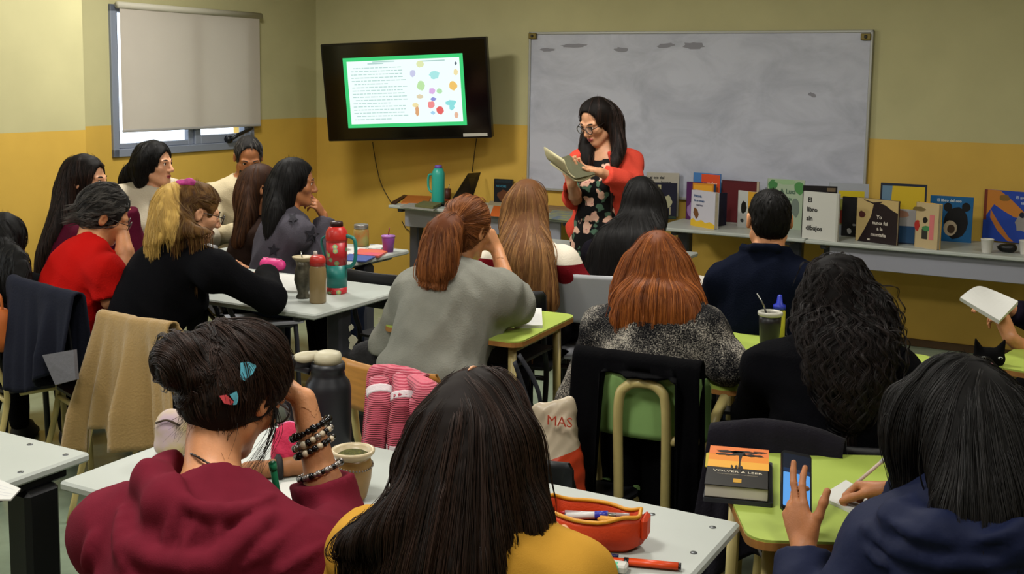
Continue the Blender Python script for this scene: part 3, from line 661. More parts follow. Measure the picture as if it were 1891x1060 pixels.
def hand_prims(Wp, d, n, side, curl=(25, 30, 20), spread=0.0, thumb=(0.75, 0.55, 0.25), thumb_curl=20, s=0.95, curls=None):
    """palm and five separate fingers; d points along the hand, n is where the palm faces"""
    d = nrmz(d); n = nrmz(n - d * (np.asarray(n) @ d)); t = np.cross(d, n) * (1 if side > 0 else -1)
    L = lambda x, y, z=0: Wp + s * (t * x + d * y + n * z)
    out = []
    fb = [(0.029, 0.086), (0.0095, 0.092), (-0.0105, 0.087), (-0.029, 0.077)]
    fl = [(0.042, 0.025, 0.020), (0.046, 0.029, 0.021), (0.042, 0.027, 0.020), (0.033, 0.020, 0.018)]
    fr = [0.0088, 0.0090, 0.0084, 0.0074]
    for i, (x, y) in enumerate(fb):
        out.append(cap(L(x * 0.62, 0.004, 0), L(x, y, 0), 0.0135 * s, 0.0105 * s, 0.012))
    out.append(ell(L(0.002, 0.045, 0.002), np.array([0.036, 0.045, 0.0135]) * s, np.stack([t, d, n], 1), 0.012))
    out.append(ell(L(0.022, 0.035, 0.012), np.array([0.014, 0.03, 0.012]) * s, np.stack([t, d, n], 1), 0.01))
    tips = []
    for i, (x, y) in enumerate(fb):
        c = curls[i] if curls else curl
        p = L(x, y, 0); a = 0; dd0 = nrmz(d + t * (spread * (1.2 - 0.8 * i)))
        for j, l in enumerate(fl[i]):
            a += math.radians(c[j]); dd = dd0 * math.cos(a) + n * math.sin(a); q = p + dd * l * s
            out.append(cap(p, q, fr[i] * s * (1 - 0.09 * j), fr[i] * s * (0.93 - 0.09 * j), 0.0035)); p = q
        tips.append(p)
    p = L(0.026, 0.022, 0.006); td = nrmz(t * thumb[0] + d * thumb[1] + n * thumb[2]); ax = d - td * (d @ td); ax = nrmz(ax + n * 0.4)
    a = 0
    for j, l in enumerate((0.042, 0.032, 0.026)):
        a += math.radians(thumb_curl) if j else 0; dd = td * math.cos(a) + ax * math.sin(a); q = p + dd * l * s
        out.append(cap(p, q, (0.013, 0.0105, 0.0098)[j] * s, (0.0105, 0.0098, 0.0082)[j] * s, 0.006 if j else 0.012)); p = q
    tips.append(p)
    return out, tips
SKIN = {}
def skin(name, c): return mat('skin_' + name, c, rough=0.5, spec=0.35, var=0.10, vscale=30, bump=0.08, bscale=220, sss=0.08)
def face_prims(h, R, s, fem=True):
    e = lambda c, r, k=0.02, sub=False: ell(h(*c), np.array(r) * s, R, k * s, sub)
    c_ = lambda a, b, ra, rb, k=0.01, sub=False: cap(h(*a), h(*b), ra * s, rb * s, k * s, sub=sub)
    o = [e((0, -0.012, 0.030), (0.073, 0.094, 0.083), 0.02), e((0, 0.026, -0.036), (0.056, 0.064, 0.074), 0.03),
         e((0, 0.066, -0.096), (0.022, 0.020, 0.017), 0.03), c_((-0.052, 0.004, -0.062), (-0.016, 0.066, -0.098), 0.017, 0.014, 0.03), c_((0.052, 0.004, -0.062), (0.016, 0.066, -0.098), 0.017, 0.014, 0.03)]
    for q in (-1, 1):
        o += [e((q * 0.041, 0.056, -0.022), (0.024, 0.024, 0.024), 0.02), e((q * 0.032, 0.099, 0.004), (0.017, 0.015, 0.011), 0.012, True),
              c_((q * 0.046, 0.072, 0.021), (q * 0.014, 0.086, 0.019), 0.009, 0.009, 0.014), e((q * 0.011, 0.098, -0.036), (0.009, 0.010, 0.0075), 0.008),
              e((q * 0.032, 0.0735, 0.004), (0.0155, 0.0125, 0.0115), 0.004),
              e((q * 0.0805, -0.012, -0.004), (0.011, 0.019, 0.031), 0.006), e((q * 0.089, -0.006, -0.002), (0.007, 0.010, 0.018), 0.006, True)]
    o += [c_((0, 0.087, 0.010), (0, 0.109, -0.030), 0.0075, 0.0115, 0.012), c_((-0.020, 0.083, -0.0635), (0.020, 0.083, -0.0635), 0.0055, 0.0055, 0.008), c_((-0.006, 0.089, -0.0625), (0.006, 0.089, -0.0625), 0.0055, 0.0055, 0.006),
          c_((-0.016, 0.082, -0.073), (0.016, 0.082, -0.073), 0.006, 0.006, 0.008), c_((-0.018, 0.0925, -0.068), (0.018, 0.0925, -0.068), 0.0018, 0.0018, 0.004, True)]
    return o
def person(name, label, Hc, haz, hp=0, hr=0, baz=None, N=None, SL=None, SR=None, lean=0.08, seat_z=0.57, skinm=None, hs=1.0, bw=1.0, fem=True,
           top=None, topm=None, arms=None, leg_m=None, legs='sit', hfine=0.006, handfine=0.0046, face=False, sleeve=(1.0, 1.0), neckr=0.066, necklow=0.0, hem=None, bulk=0.012,
           fold=0.0065, seed=1, top_h=0.010, extra_top=None, top_name='sweater', leg_name='trousers', Pv=None, lipc=None, browc='1a120e', armscale=1.0, knee_az=None, shoe_col='202022', thick=0.0, seams=()):
    R = head_R(haz, hp, hr); Hc = np.asarray(Hc, float)
    h = lambda x, y, z: Hc + R @ (np.array([x, y, z]) * hs)
    baz = haz if baz is None else baz
    B = frame(baz); f, r = B[:, 1], B[:, 0]
    if N is None: N = Hc - f * (0.03 + 0.12 * math.sin(math.radians(max(hp, 0)))) - Z3 * 0.165
    N = np.asarray(N, float)
    if Pv is None: Pv = np.array([N[0], N[1], 0]) - f * lean; Pv[2] = seat_z
    Pv = np.asarray(Pv, float)
    sp = nrmz(N - Pv); fb = nrmz(f - sp * (f @ sp)); RB = np.stack([np.cross(fb, sp), fb, sp], 1)
    sw = 0.172 * bw
    if SL is None: SL = N - r * sw - sp * 0.05
    if SR is None: SR = N + r * sw - sp * 0.05
    root = empty(name, (Pv[0], Pv[1], 0), label, 'person')
    L1, L2 = 0.285 * armscale, 0.25 * armscale
    A = {}
    for side, S in ((-1, SL), (1, SR)):
        a = dict((arms or {}).get('L' if side < 0 else 'R', {}))
        if 'W' not in a: a['W'] = np.array([0, 0, 0.80]) + (N + f * 0.36 + r * side * 0.13) * np.array([1, 1, 0])
        E, Wp = ik(np.asarray(S), np.asarray(a['W'], float), L1, L2, a.get('hint', r * side * 0.6 - Z3 * 0.8 - f * 0.2))
        if 'E' in a: E = np.asarray(a['E'], float); Wp = np.asarray(a['W'], float)
        a['E'], a['W'] = E, Wp; fd = nrmz(Wp - E)
        a.setdefault('d', fd); a.setdefault('n', -Z3 + r * (-side) * 0.2)
        A[side] = a
    def torso(g, w=1.0, k=0.05, low=True):
        T = Pv + (N - Pv) * 0.72; M_ = Pv + (N - Pv) * 0.38
        ln = np.linalg.norm(N - Pv)
        o = [ell(T, (0.152 * bw * w + g, (0.108 + thick * 0.5) * bw + g, 0.20 * ln / 0.42), RB, k), ell(M_, (0.142 * bw * w + g, (0.106 + thick) * bw + g, 0.19 * ln / 0.42), RB, k)]
        if low: o.append(ell(Pv + sp * 0.02, (0.172 * bw * w + g, 0.130 * bw + g, 0.125), RB, k))
        o += [cap(SL, SR, 0.052 + g, None, 0.05), cap(N + sp * 0.025 - fb * 0.012, SL, 0.045 + g * 0.6, 0.052 + g, 0.04), cap(N + sp * 0.025 - fb * 0.012, SR, 0.045 + g * 0.6, 0.052 + g, 0.04)]
        if fem:
            for q in (-1, 1): o.append(ell(T + fb * 0.092 * bw + RB[:, 0] * q * 0.072 * bw - sp * 0.03, (0.066 * bw + g, 0.062 * bw + g, 0.066 * bw + g), RB, 0.04))
        return o
    neck = [cap(N - sp * 0.04, h(0, -0.022, -0.075), 0.056 * (1 if fem else 1.12), 0.052 * hs * (1 if fem else 1.12), 0.03)]
    head = face_prims(h, R, hs, fem)
    hands = {}; tips = {}
    for side in (-1, 1):
        a = A[side]
        hp_, tp = hand_prims(a['W'], a['d'], a['n'], side, curl=a.get('curl', (25, 30, 20)), curls=a.get('curls'), spread=a.get('spread', 0.05), thumb=a.get('thumb', (0.75, 0.55, 0.25)), thumb_curl=a.get('tc', 20), s=0.93 if fem else 1.03)
        hands[side] = hp_; tips[side] = tp
    armp = []
    for side, S in ((-1, SL), (1, SR)):
        a = A[side]
        armp += [cap(S, a['E'], 0.044, 0.038, 0.03), cap(a['E'], a['E'] + (a['W'] - a['E']) * 0.35, 0.036, 0.037, 0.02), cap(a['E'] + (a['W'] - a['E']) * 0.35, a['W'], 0.037, 0.0255, 0.02)]
    body = torso(-0.012) + armp + neck + head + hands[-1] + hands[1]
    VV, FF, nb = [], [], 0
    boxes = []
    fine = [(head, hfine, np.array([0.02] * 3), None)]
    lo, hi = bounds(head, 0.012); lo2 = lo.copy(); lo2[2] = min(lo[2], N[2] + 0.0) 
    boxes.append((lo2, hi, hfine))
    for side in (-1, 1):
        l, g = bounds(hands[side], 0.008); boxes.append((l, g, handfine))
    for (l, g, hh) in boxes:
        v, q = mesh_sdf(body, hh, l, g)
        VV.append(v); FF.append(q + nb); nb += len(v)
    v, q = mesh_sdf(body, 0.0125)
    cen = v[q].mean(1); kp = np.ones(len(q), bool)
    for (l, g, hh) in boxes: kp &= ~((cen > l + 0.012) & (cen < g - 0.012)).all(1)
    VV.append(v); FF.append(q[kp] + nb)
    bo = mesh_obj('body', np.concatenate(VV), np.concatenate(FF), skinm, root)
    # ---- face details
    if face:
        for q in (-1, 1):
            mb = MB(); lathe(mb, [(0.0126 * math.sin(t), -0.0126 * math.cos(t)) for t in np.linspace(0, math.pi, 9)], mat('eye_white', 'd8d0c6', 0.25), seg=12)
            lathe(mb, [(0.0, 0.0129), (0.0035, 0.01275), (0.0058, 0.0114), (0.0058, 0.011)], mat('iris', '24140c', 0.15), seg=12)
            Rz = np.stack([R[:, 0], -R[:, 2], R[:, 1]], 1)
            mb.xf(Rz * hs, h(q * 0.032, 0.0745, 0.004)); mb.build('eye', root)
            mb = MB(); tube(mb, catmull([h(q * 0.014, 0.092, 0.022), h(q * 0.032, 0.0885, 0.0275), h(q * 0.050, 0.074, 0.022)], 5), [0.0015] + [0.003] * 9 + [0.001], mat('brow_' + browc, browc, 0.8), 5, flat=(0.7, 1.1)); mb.build('eyebrow', root)
            mb = MB(); tube(mb, catmull([h(q * 0.018, 0.0865, 0.0085), h(q * 0.032, 0.0885, 0.0125), h(q * 0.046, 0.080, 0.0085)], 4), 0.0013, mat('lash', '120c0a', 0.8), 4); mb.build('eyelash', root)
        lm = mat('lips_' + (lipc or 'a0584c'), lipc or 'a0584c', 0.4)
        mb = MB(); tube(mb, catmull([h(-0.022, 0.084, -0.066), h(-0.007, 0.0945, -0.062), h(0.007, 0.0945, -0.062), h(0.022, 0.084, -0.066)], 4), [0.0015] + [0.0042] * 11 + [0.0015], lm, 6)
        tube(mb, catmull([h(-0.020, 0.083, -0.069), h(0, 0.0925, -0.074), h(0.020, 0.083, -0.069)], 4), [0.0015] + [0.0048] * 7 + [0.0015], lm, 6); mb.build('lips', root)
    # ---- clothes
    tp_top = None; garment = None
    if topm is not None:
        tp = torso(bulk, 1.0, 0.05)
        for side, S in ((-1, SL), (1, SR)):
            a = A[side]; sl = sleeve[0 if side < 0 else 1]; E, Wp = a['E'], a['W']
            if sl <= 0: continue
            g = bulk
            if sl < 0.5:
                e = S + (E - S) * (sl * 2); tp.append(cap(S, e, 0.052 + g, 0.05 + g, 0.03, cut=(e, nrmz(E - S))))
            else:
                t = (sl - 0.5) * 2; e = E + (Wp - E) * t
                tp += [cap(S, E, 0.050 + g, 0.043 + g, 0.03), cap(E, e, 0.043 + g, 0.030 + (1 - t) * 0.010 + g, 0.025, cut=(e, nrmz(Wp - E)))]
        if extra_top: tp += extra_top(dict(h=h, N=N, SL=SL, SR=SR, RB=RB, sp=sp, f=f, r=r, Pv=Pv, A=A))
        if neckr: tp.append(cap(N - sp * (0.012 + necklow) + fb * 0.015, N + (h(0, -0.02, -0.06) - N) * 1.3 + fb * 0.0, neckr, neckr + 0.012, 0.012, sub=True))
        if hem is not None: tp.append(halfspace((0, 0, hem), (0, 0, -1), 0.01))
        base_tp = list(tp); tp_top = base_tp
        for px, rad in seams:                                           # raised folds, laid along the garment's surface
            pts = []
            for (x, y) in px:
                rr = ray(x, y); t = np.linalg.norm(Hc - CAM) - 0.6; hit = None
                for _ in range(90):
                    dd = feval(base_tp, (CAM + rr * t)[None])[0]
                    if dd < 0.002: hit = CAM + rr * (t + rad * 0.15); break
                    t += max(dd * 0.8, 0.002)
                if hit is not None: pts.append(hit)
            if len(pts) > 1:
                c = catmull(pts, 4); n_ = len(c); tp += chain(c, [rad * (0.45 + 0.55 * math.sin(math.pi * min(1, max(0, i / (n_ - 1))))) for i in range(n_)], rad * 0.7)
        v, q = mesh_sdf(tp, top_h, disp=folds(seed, fold, 20))
        garment = mesh_obj(top_name, v, q, topm, root)
    if leg_m is not None:
        kaz = frame(knee_az if knee_az is not None else baz); kf, kr = kaz[:, 1], kaz[:, 0]
        tp = [ell(Pv + Z3 * 0.0, (0.178 * bw, 0.14 * bw, 0.115), frame(baz), 0.05)]
        if legs == 'sit':
            for q in (-1, 1):
                hip = Pv + r * q * 0.088 - Z3 * 0.02; kn = hip + kf * 0.41 + kr * q * 0.03; kn[2] = 0.50; an = kn + kf * 0.03; an[2] = 0.09
                tp += [cap(hip, kn, 0.086, 0.062, 0.03), cap(kn, an, 0.062, 0.046, 0.03)]
                mb = MB(); lathe(mb, [(0.0, 0.0), (0.040, 0.0), (0.045, 0.02), (0.044, 0.045), (0.035, 0.075), (0.03, 0.10), (0.0, 0.105)], mat('shoe_' + shoe_col, shoe_col, 0.6), seg=14)
                for vv in mb.v:
                    fr_ = vv[:, 1] > 0; vv[fr_, 1] *= 3.6; vv[:, 2] -= np.where(fr_, np.clip(vv[:, 1] - 0.03, 0, 1) * vv[:, 2] * 4.5, 0)
                mb.xf(frame(math.degrees(math.atan2(kf[0], kf[1]))), (an[0], an[1], 0.002)); mb.build('shoe', root)
        else:
            for q in (-1, 1):
                hip = Pv + r * q * 0.085 - Z3 * 0.05; an = hip + r * q * 0.02; an[2] = 0.09
                tp += [cap(hip, (hip + an) / 2, 0.085, 0.056, 0.03), cap((hip + an) / 2, an, 0.056, 0.036, 0.03)]
                mb = MB(); lathe(mb, [(0.0, 0.0), (0.040, 0.0), (0.045, 0.02), (0.044, 0.045), (0.035, 0.075), (0.0, 0.085)], mat('shoe_' + shoe_col, shoe_col, 0.6), seg=14)
                for vv in mb.v: vv[vv[:, 1] > 0, 1] *= 3.6
                mb.xf(B, (an[0], an[1], 0.002)); mb.build('shoe', root)
        v, q = mesh_sdf(tp, 0.014, disp=folds(seed + 9, 0.003, 14))
        mesh_obj(leg_name, v, q, leg_m, root)
    return dict(root=root, h=h, R=R, N=N, f=f, r=r, sp=sp, RB=RB, A=A, tips=tips, SL=SL, SR=SR, Pv=Pv, hs=hs, B=B, tp=tp_top, garment=garment)
def cap_hair(D, s=1.0, face_y=0.118, low=-0.09, grow=0.0, ears=False, fz=-0.030, fr=(0.086, 0.100, 0.114)):
    h, R, hs = D['h'], D['R'], D['hs']
    o = [ell(h(0, -0.016, 0.030), np.array([0.082 + grow, 0.104 + grow, 0.097 + grow]) * hs * s, R, 0.02), ell(h(0, -0.040, -0.030), np.array([0.072 + grow, 0.068 + grow, 0.075 + grow]) * hs * s, R, 0.03)]
    return o, [ell(h(0, face_y, fz), np.array(fr) * hs, R, 0.012, sub=True)]
def curtain(pts, wid, thk, az, k=0.03, n=None, tilt=None):
    pts = np.asarray(pts, float); c = catmull(pts, 6) if len(pts) > 2 else catmull(pts, 8)
    t = np.linspace(0, 1, len(c)); wi = np.interp(t, np.linspace(0, 1, len(wid)), wid); th = np.interp(t, np.linspace(0, 1, len(thk)), thk)
    T = np.gradient(c, axis=0); B = frame(az); o = []
    stp = np.linalg.norm(np.diff(c, axis=0), axis=1).mean()
    for i in range(len(c)):
        u = nrmz(T[i]); rr = nrmz(B[:, 0] - u * (B[:, 0] @ u)); ff = np.cross(u, rr)
        o.append(ell(c[i], (wi[i], th[i], stp * 1.5 + 0.012), np.stack([rr, ff, u], 1), k))
    return o
# ---------------------------------------------------------------- the people in the room
SK_A = skin('warm', 'c4885e'); SK_B = skin('tan', 'a46a43'); SK_C = skin('light', 'cd9672')
def cloth(name, col, **k):
    d = dict(rough=0.95, spec=0.06, bump=0.25, bscale=160); d.update(k); return mat('cloth_' + name, col, **d)
BLACKT = cloth('black_trousers', '0c0c0f'); DENIM = cloth('dark_denim', '161c2b'); GREYT = cloth('grey_trousers', '2a2a2e')
H_BLACK = hair_mat('hair_black', '060505', '14100f', 0.42); H_DBROWN = hair_mat('hair_dark_brown', '0e0806', '38231a', 0.42); H_BROWN = hair_mat('hair_brown', '2a170e', '6e4526', 0.4)
H_COPPER = hair_mat('hair_copper', '5c2a10', 'cd7a38', 0.38); H_AUBURN = hair_mat('hair_auburn', '4e2511', 'b4703c', 0.4); H_LIGHT = hair_mat('hair_light_brown', '4e2d18', 'b6854f', 0.4)
H_BLOND = hair_mat('hair_blond', '4c2c12', 'd6b160', 0.42); H_GREY = hair_mat('hair_grey', '0e0d0d', '66625e', 0.5)
PPL = {}

# 17 --- woman in the maroon hoodie, bun, at the white desk in front
D = person('person', 'person in maroon hoodie with hair in a bun, writing with green pen at white desk', P(442, 722, 2.24), 28, 34, 8, baz=30, N=P(400, 948, 2.11), SL=P(222, 985, 2.14), SR=P(592, 1050, 2.04), lean=0.20,
    skinm=SK_A, hfine=0.0045, handfine=0.004, topm=cloth('maroon_fleece', '641b29', var=0.08, vscale=25, bump=0.12, bscale=420), seams=[([(322, 825), (318, 880), (345, 925), (400, 948), (455, 940), (505, 915)], 0.017), ([(250, 850), (225, 940), (235, 1040)], 0.020), ([(330, 930), (312, 985), (300, 1050)], 0.013), ([(360, 960), (345, 1005), (318, 1052)], 0.010), ([(240, 1000), (290, 1035), (380, 1045), (440, 1000), (500, 950)], 0.022), ([(395, 950), (405, 985), (392, 1015)], 0.010), ([(560, 960), (500, 1010), (430, 1055)], 0.012), ([(620, 1000), (560, 1030), (520, 1058)], 0.012), ([(180, 990), (165, 1030), (160, 1058)], 0.016)], leg_m=DENIM, seed=3, fold=0.006, bulk=0.030, top_h=0.008, top_name='hoodie', neckr=0.074, necklow=0.005, bw=1.06, sleeve=(0.97, 0.70), hem=0.52,
    arms=dict(R=dict(W=P(560, 738, 2.32), E=P(620, 985, 2.30), d=P(515, 690, 2.40) - P(560, 738, 2.32), n=-U + 0.2 * V, curl=(40, 50, 30)), L=dict(W=HT(478, 948, 0.785), hint=-U - Z3, d=U * 0.75 + V * 0.66 , n=-Z3 + U * 0.1, curl=(48, 52, 28), thumb=(0.5, 0.8, 0.35), tc=12)),
    extra_top=lambda q: [ell(q['N'] - q['RB'][:, 1] * 0.088 - q['sp'] * 0.085, (0.125, 0.052, 0.10), q['RB'], 0.04), ell(q['N'] - q['RB'][:, 1] * 0.085 - q['sp'] * 0.17, (0.09, 0.045, 0.08), q['RB'], 0.04)] +
        chain([q['N'] + q['RB'] @ np.array(w) for w in ((-0.05, 0.10, -0.04), (-0.105, 0.05, 0.02), (-0.125, -0.02, 0.045), (-0.085, -0.10, 0.02), (0, -0.13, -0.015), (0.080, -0.100, -0.03), (0.10, -0.03, -0.05), (0.09, 0.05, -0.06), (0.05, 0.10, -0.08))], [0.024, 0.034, 0.042, 0.040, 0.036, 0.034, 0.030, 0.026, 0.02], 0.02))
PPL['bun'] = D; h = D['h']
c, s = cap_hair(D, grow=0.006); bun = P(333, 668, 2.17); tie = h(-0.045, -0.075, 0.062)
pr = c + s + [halfspace(h(0, -0.03, -0.082), -D['R'][:, 2] + D['R'][:, 1] * 0.5, 0.02), cap(tie, bun, 0.036, 0.040, 0.02), ell(bun, (0.054, 0.054, 0.054), None, 0.012), ell(P(392, 655, 2.20), (0.042, 0.042, 0.045), None, 0.012), ell(P(368, 690, 2.16), (0.04, 0.04, 0.03), None, 0.012)]
def fl(p):
    d = tie - p; dn = np.linalg.norm(d, axis=1)[:, None]; d = d / dn; b = p - bun; nb = np.linalg.norm(b, axis=1)[:, None]; sw = np.cross(b / nb, nrmz(bun - tie)[None]); return np.where((nb < 0.085) | (dn < 0.05), sw, d)
hair_obj('hair', pr, fl, H_DBROWN, D['root'], n=1500, length=0.15, step=0.011, width=0.0021, h=0.0065, curl=0.15, curlf=25, seed=4, fly=0.012)
mb = MB(); hl = h(0.07, -0.06, -0.055)
for k in range(46):
    a = rng.uniform(-0.065, 0.075); p0 = h(a, -0.075 + abs(a) * 0.4, -0.055); q = [p0, p0 + D['R'] @ np.array([rng.normal() * 0.012, 0.004, -0.03]), p0 + D['R'] @ np.array([rng.normal() * 0.03, 0.012, -0.055 - rng.random() * 0.04])]
    tube(mb, catmull(q, 4), np.linspace(0.0006, 0.0002, 9), mat('wisp', '1d110b', 0.5), 3)
for k in range(30):
    p0 = h(0.074, 0.035 + rng.normal() * 0.006, 0.0); q = [p0, p0 + D['R'] @ np.array([0.012, 0.012, -0.05]) + rng.normal(size=3) * 0.006, p0 + D['R'] @ np.array([0.010, 0.020, -0.13]) + rng.normal(size=3) * 0.012]
    tube(mb, catmull(q, 4), np.linspace(0.0008, 0.0003, 9), mat('wisp', '1d110b', 0.5), 3)
mb.build('loose_wisps', D['root'], kind='stuff')
mb = MB(); bm_ = mat('clip_blue', '5fb4cc', 0.35, var=0.25, vscale=60)
def claw(mb, pts, m, out):                                     # a curved flat blade of the claw clip, following the hair
    pts = [np.asarray(p) for p in pts]; c0 = sum(pts) / len(pts); o2 = [p + out * 0.004 for p in pts]; n = len(pts)
    mb.add(np.array(pts + o2), [tuple(range(n))[::-1], tuple(range(n, 2 * n))] + [(i, (i + 1) % n, n + (i + 1) % n, n + i) for i in range(n)], m)
vw = nrmz(CAM - P(440, 690, 2.13))
def surf(x, y, d0=1.9):                                          # first point of the hair along a sight line (used once, to seat the clip on the hair)
    rr = ray(x, y); t = d0
    for _ in range(60):
        dd = feval(pr, (CAM + rr * t)[None])[0]
        if dd < 0.002: break
        t += max(dd * 0.7, 0.001)
    return CAM + rr * t
claw(mb, [surf(x, y) for x, y in ((444, 670), (458, 668), (474, 675), (467, 690), (452, 703), (444, 700))], bm_, vw); mb.build('hair_clip', D['root'], label='sky blue blade of the hair claw clip')
mb = MB(); claw(mb, [surf(x, y) for x, y in ((405, 731), (418, 729), (432, 742), (428, 748), (414, 745))], mat('clip_coral', 'd24f58', 0.35), vw); claw(mb, [surf(x, y) for x, y in ((424, 729), (437, 722), (441, 735), (437, 747), (430, 748), (432, 740))], bm_, vw); mb.build('hair_clip', D['root'], label='coral and blue blade of the hair claw clip')
# necklace
mb = MB(); Nk = D['N'] + (D['h'](0, -0.022, -0.075) - D['N']) * 0.42; pts = [Nk + D['RB'] @ np.array([0.0615 * math.cos(a), 0.060 * math.sin(a), 0.004 - 0.012 * math.sin(a) - 0.012 * math.cos(a)]) for a in np.linspace(0, 2 * math.pi, 60, endpoint=False)]
tube(mb, pts, [0.0026 if i % 2 else 0.0016 for i in range(60)], mat('necklace', '2c2018', 0.4, metal=0.4), 6, closed=True); mb.build('necklace', D['root'])
# bracelets on the raised wrist
E_, W_ = D['A'][1]['E'], D['A'][1]['W']; fd = nrmz(W_ - E_); n1 = nrmz(np.cross(fd, CAM - W_)); n2 = np.cross(fd, n1)
def beads(name, t, rad, nb, br, mats_, tilt, lab):
    mb = MB(); c0 = E_ + (W_ - E_) * t
    for i in range(nb):
        a = 2 * math.pi * i / nb; p = c0 + n1 * rad * math.cos(a) + n2 * rad * math.sin(a) + fd * tilt * math.cos(a)
        b = br * 1.25 * (0.8 + 0.4 * rng.random()); lathe(mb, [(0, -b), (b * 0.75, -b * 0.66), (b, 0), (b * 0.75, b * 0.66), (0, b)], mats_[i % len(mats_)], p, 6)
    mb.build(name, D['root'], label=lab)
jet = mat('bead_black', '08080c', 0.15); ivory = mat('bead_ivory', 'b9ad95', 0.3, var=0.3, vscale=90); silver = mat('bead_silver', '8a8480', 0.3, metal=0.8)
beads('bracelet', 0.78, 0.040, 22, 0.0065, [jet], 0.010, 'bracelet of black beads'); beads('bracelet', 0.71, 0.0405, 24, 0.0060, [ivory, jet, ivory, silver], 0.012, 'bracelet of cream and black beads')
beads('bracelet', 0.645, 0.041, 24, 0.0055, [jet, ivory, jet], 0.010, 'bracelet of small black and cream beads'); beads('bracelet', 0.47, 0.0445, 34, 0.0055, [silver, silver, jet], 0.006, 'bangle of silver studs')

# 18 --- woman with long dark hair in mustard
D = person('person', 'person in mustard yellow sweater with long straight dark brown hair, seen from behind', P(885, 822, 1.92), 22, 18, 0, baz=26, N=P(882, 998, 1.86), SL=P(690, 1022, 1.92), SR=P(1050, 1078, 1.82), lean=0.10, skinm=SK_A, topm=cloth('mustard', 'b98a34', var=0.06, bump=0.12, bscale=420), leg_m=DENIM, seed=5, bulk=0.016, top_h=0.009, hem=0.50,
    arms=dict(R=dict(W=HT(1060, 1050, 0.80)), L=dict(W=HT(800, 1000, 0.80))))
PPL['long'] = D; h = D['h']
c, s = cap_hair(D, grow=0.004); Nn = D['N']
pr = c + s + curtain([h(0, -0.055, 0.03), h(0, -0.075, -0.06), Nn - D['f'] * 0.09 - Z3 * 0.02 - D['r'] * 0.012, Nn - D['f'] * 0.13 - Z3 * 0.17 - D['r'] * 0.035, Nn - D['f'] * 0.14 - Z3 * 0.34 - D['r'] * 0.05], [0.085, 0.096, 0.102, 0.112, 0.11], [0.06, 0.06, 0.05, 0.035, 0.02], 26)
pr += curtain([h(-0.055, -0.02, 0.02), h(-0.078, -0.01, -0.06), P(785, 930, 1.84), P(725, 972, 1.83), P(655, 1000, 1.84)], [0.04, 0.045, 0.04, 0.028, 0.010], [0.06, 0.06, 0.04, 0.022, 0.008], 26)
pr += curtain([h(0.055, -0.02, 0.02), h(0.076, -0.01, -0.07), P(968, 975, 1.84), P(972, 1060, 1.83)], [0.04, 0.036, 0.034, 0.025], [0.06, 0.06, 0.04, 0.03], 26)
pt = lambda p: np.stack([(p - h(0, 0, 0)) @ D['R'][:, i] for i in range(3)], 1)
def fl(p):
    q = pt(p); d = down(p) * 1.0; side = np.sign(q[:, 0] + 0.012); nearTop = np.clip((q[:, 2] - 0.05) / 0.06, 0, 1)
    return d + D['R'][:, 0][None] * (side * nearTop * 0.9)[:, None] - D['R'][:, 1][None] * (nearTop * 0.35)[:, None]
hair_obj('hair', pr, fl, H_DBROWN, D['root'], n=2100, length=0.34, step=0.016, width=0.0022, h=0.007, seed=6, fly=0.010)
mb = MB(); tube(mb, [h(-0.012, y, z) for y, z in ((-0.03, 0.1303), (-0.042, 0.1285), (-0.053, 0.126), (-0.064, 0.1215))], [0.001, 0.003, 0.003, 0.001], SK_C, 5, flat=(1, 1)); mb.build('parting', D['root'], label='pale scalp showing in the hair parting')

# 19 --- woman with phone at the right
D = person('person', 'person in navy jacket with straight black hair, holding a phone and writing', P(1768, 782, 2.17), -14, 30, 0, baz=-6, N=P(1795, 938, 2.10), SL=P(1640, 1010, 2.18), SR=P(1940, 1010, 2.04), lean=0.14, skinm=SK_B, handfine=0.0036, topm=cloth('navy_nylon', '0c1533', rough=0.7, spec=0.2, bump=0.1, bscale=60), leg_m=BLACKT, seed=8, fold=0.006, seams=[([(1600, 975), (1650, 1010), (1740, 1040), (1850, 1040)], 0.018), ([(1620, 950), (1690, 985), (1760, 1000)], 0.012), ([(1600, 1010), (1640, 1050)], 0.014), ([(1800, 1000), (1860, 985), (1888, 960)], 0.014)], bulk=0.030, top_h=0.009, top_name='jacket', hem=0.50,
    sleeve=(0.97, 0.96), arms=dict(L=dict(W=P(1484, 1008, 2.34), hint=-U - Z3 * 0.9, d=P(1463, 930, 2.37) - P(1484, 1008, 2.34) + V * 0.01, n=V * 0.9 + U * 0.4, curls=((8, 14, 10), (4, 10, 8), (32, 40, 20), (40, 45, 22)), thumb=(0.62, 0.76, 0.15), tc=4, spread=0.06),
        R=dict(W=HT(1655, 905, 0.80), hint=U * 0.9 - Z3 * 0.6, d=-U * 0.93 + V * 0.30 - Z3 * 0.22, n=-Z3 * 0.75 - V * 0.5 + 0.2 * U, curls=((42, 48, 22), (50, 55, 25), (62, 65, 30), (68, 70, 30)), thumb=(0.25, 0.92, 0.35), tc=10)),
    extra_top=lambda q: [ell(q['N'] - q['RB'][:, 1] * 0.085 - q['sp'] * 0.075, (0.15, 0.05, 0.095), q['RB'], 0.03)] + chain([q['N'] + q['RB'] @ np.array(w) for w in ((-0.06, 0.10, -0.06), (-0.125, 0.04, -0.02), (-0.155, -0.03, -0.02), (-0.12, -0.105, -0.04), (0, -0.135, -0.06), (0.12, -0.105, -0.04), (0.15, -0.03, -0.02), (0.12, 0.04, -0.02))], [0.024, 0.03, 0.034, 0.036, 0.036, 0.036, 0.034, 0.03], 0.025))
PPL['phone'] = D; h = D['h']; Nn = D['N']
c, s = cap_hair(D, grow=0.006)
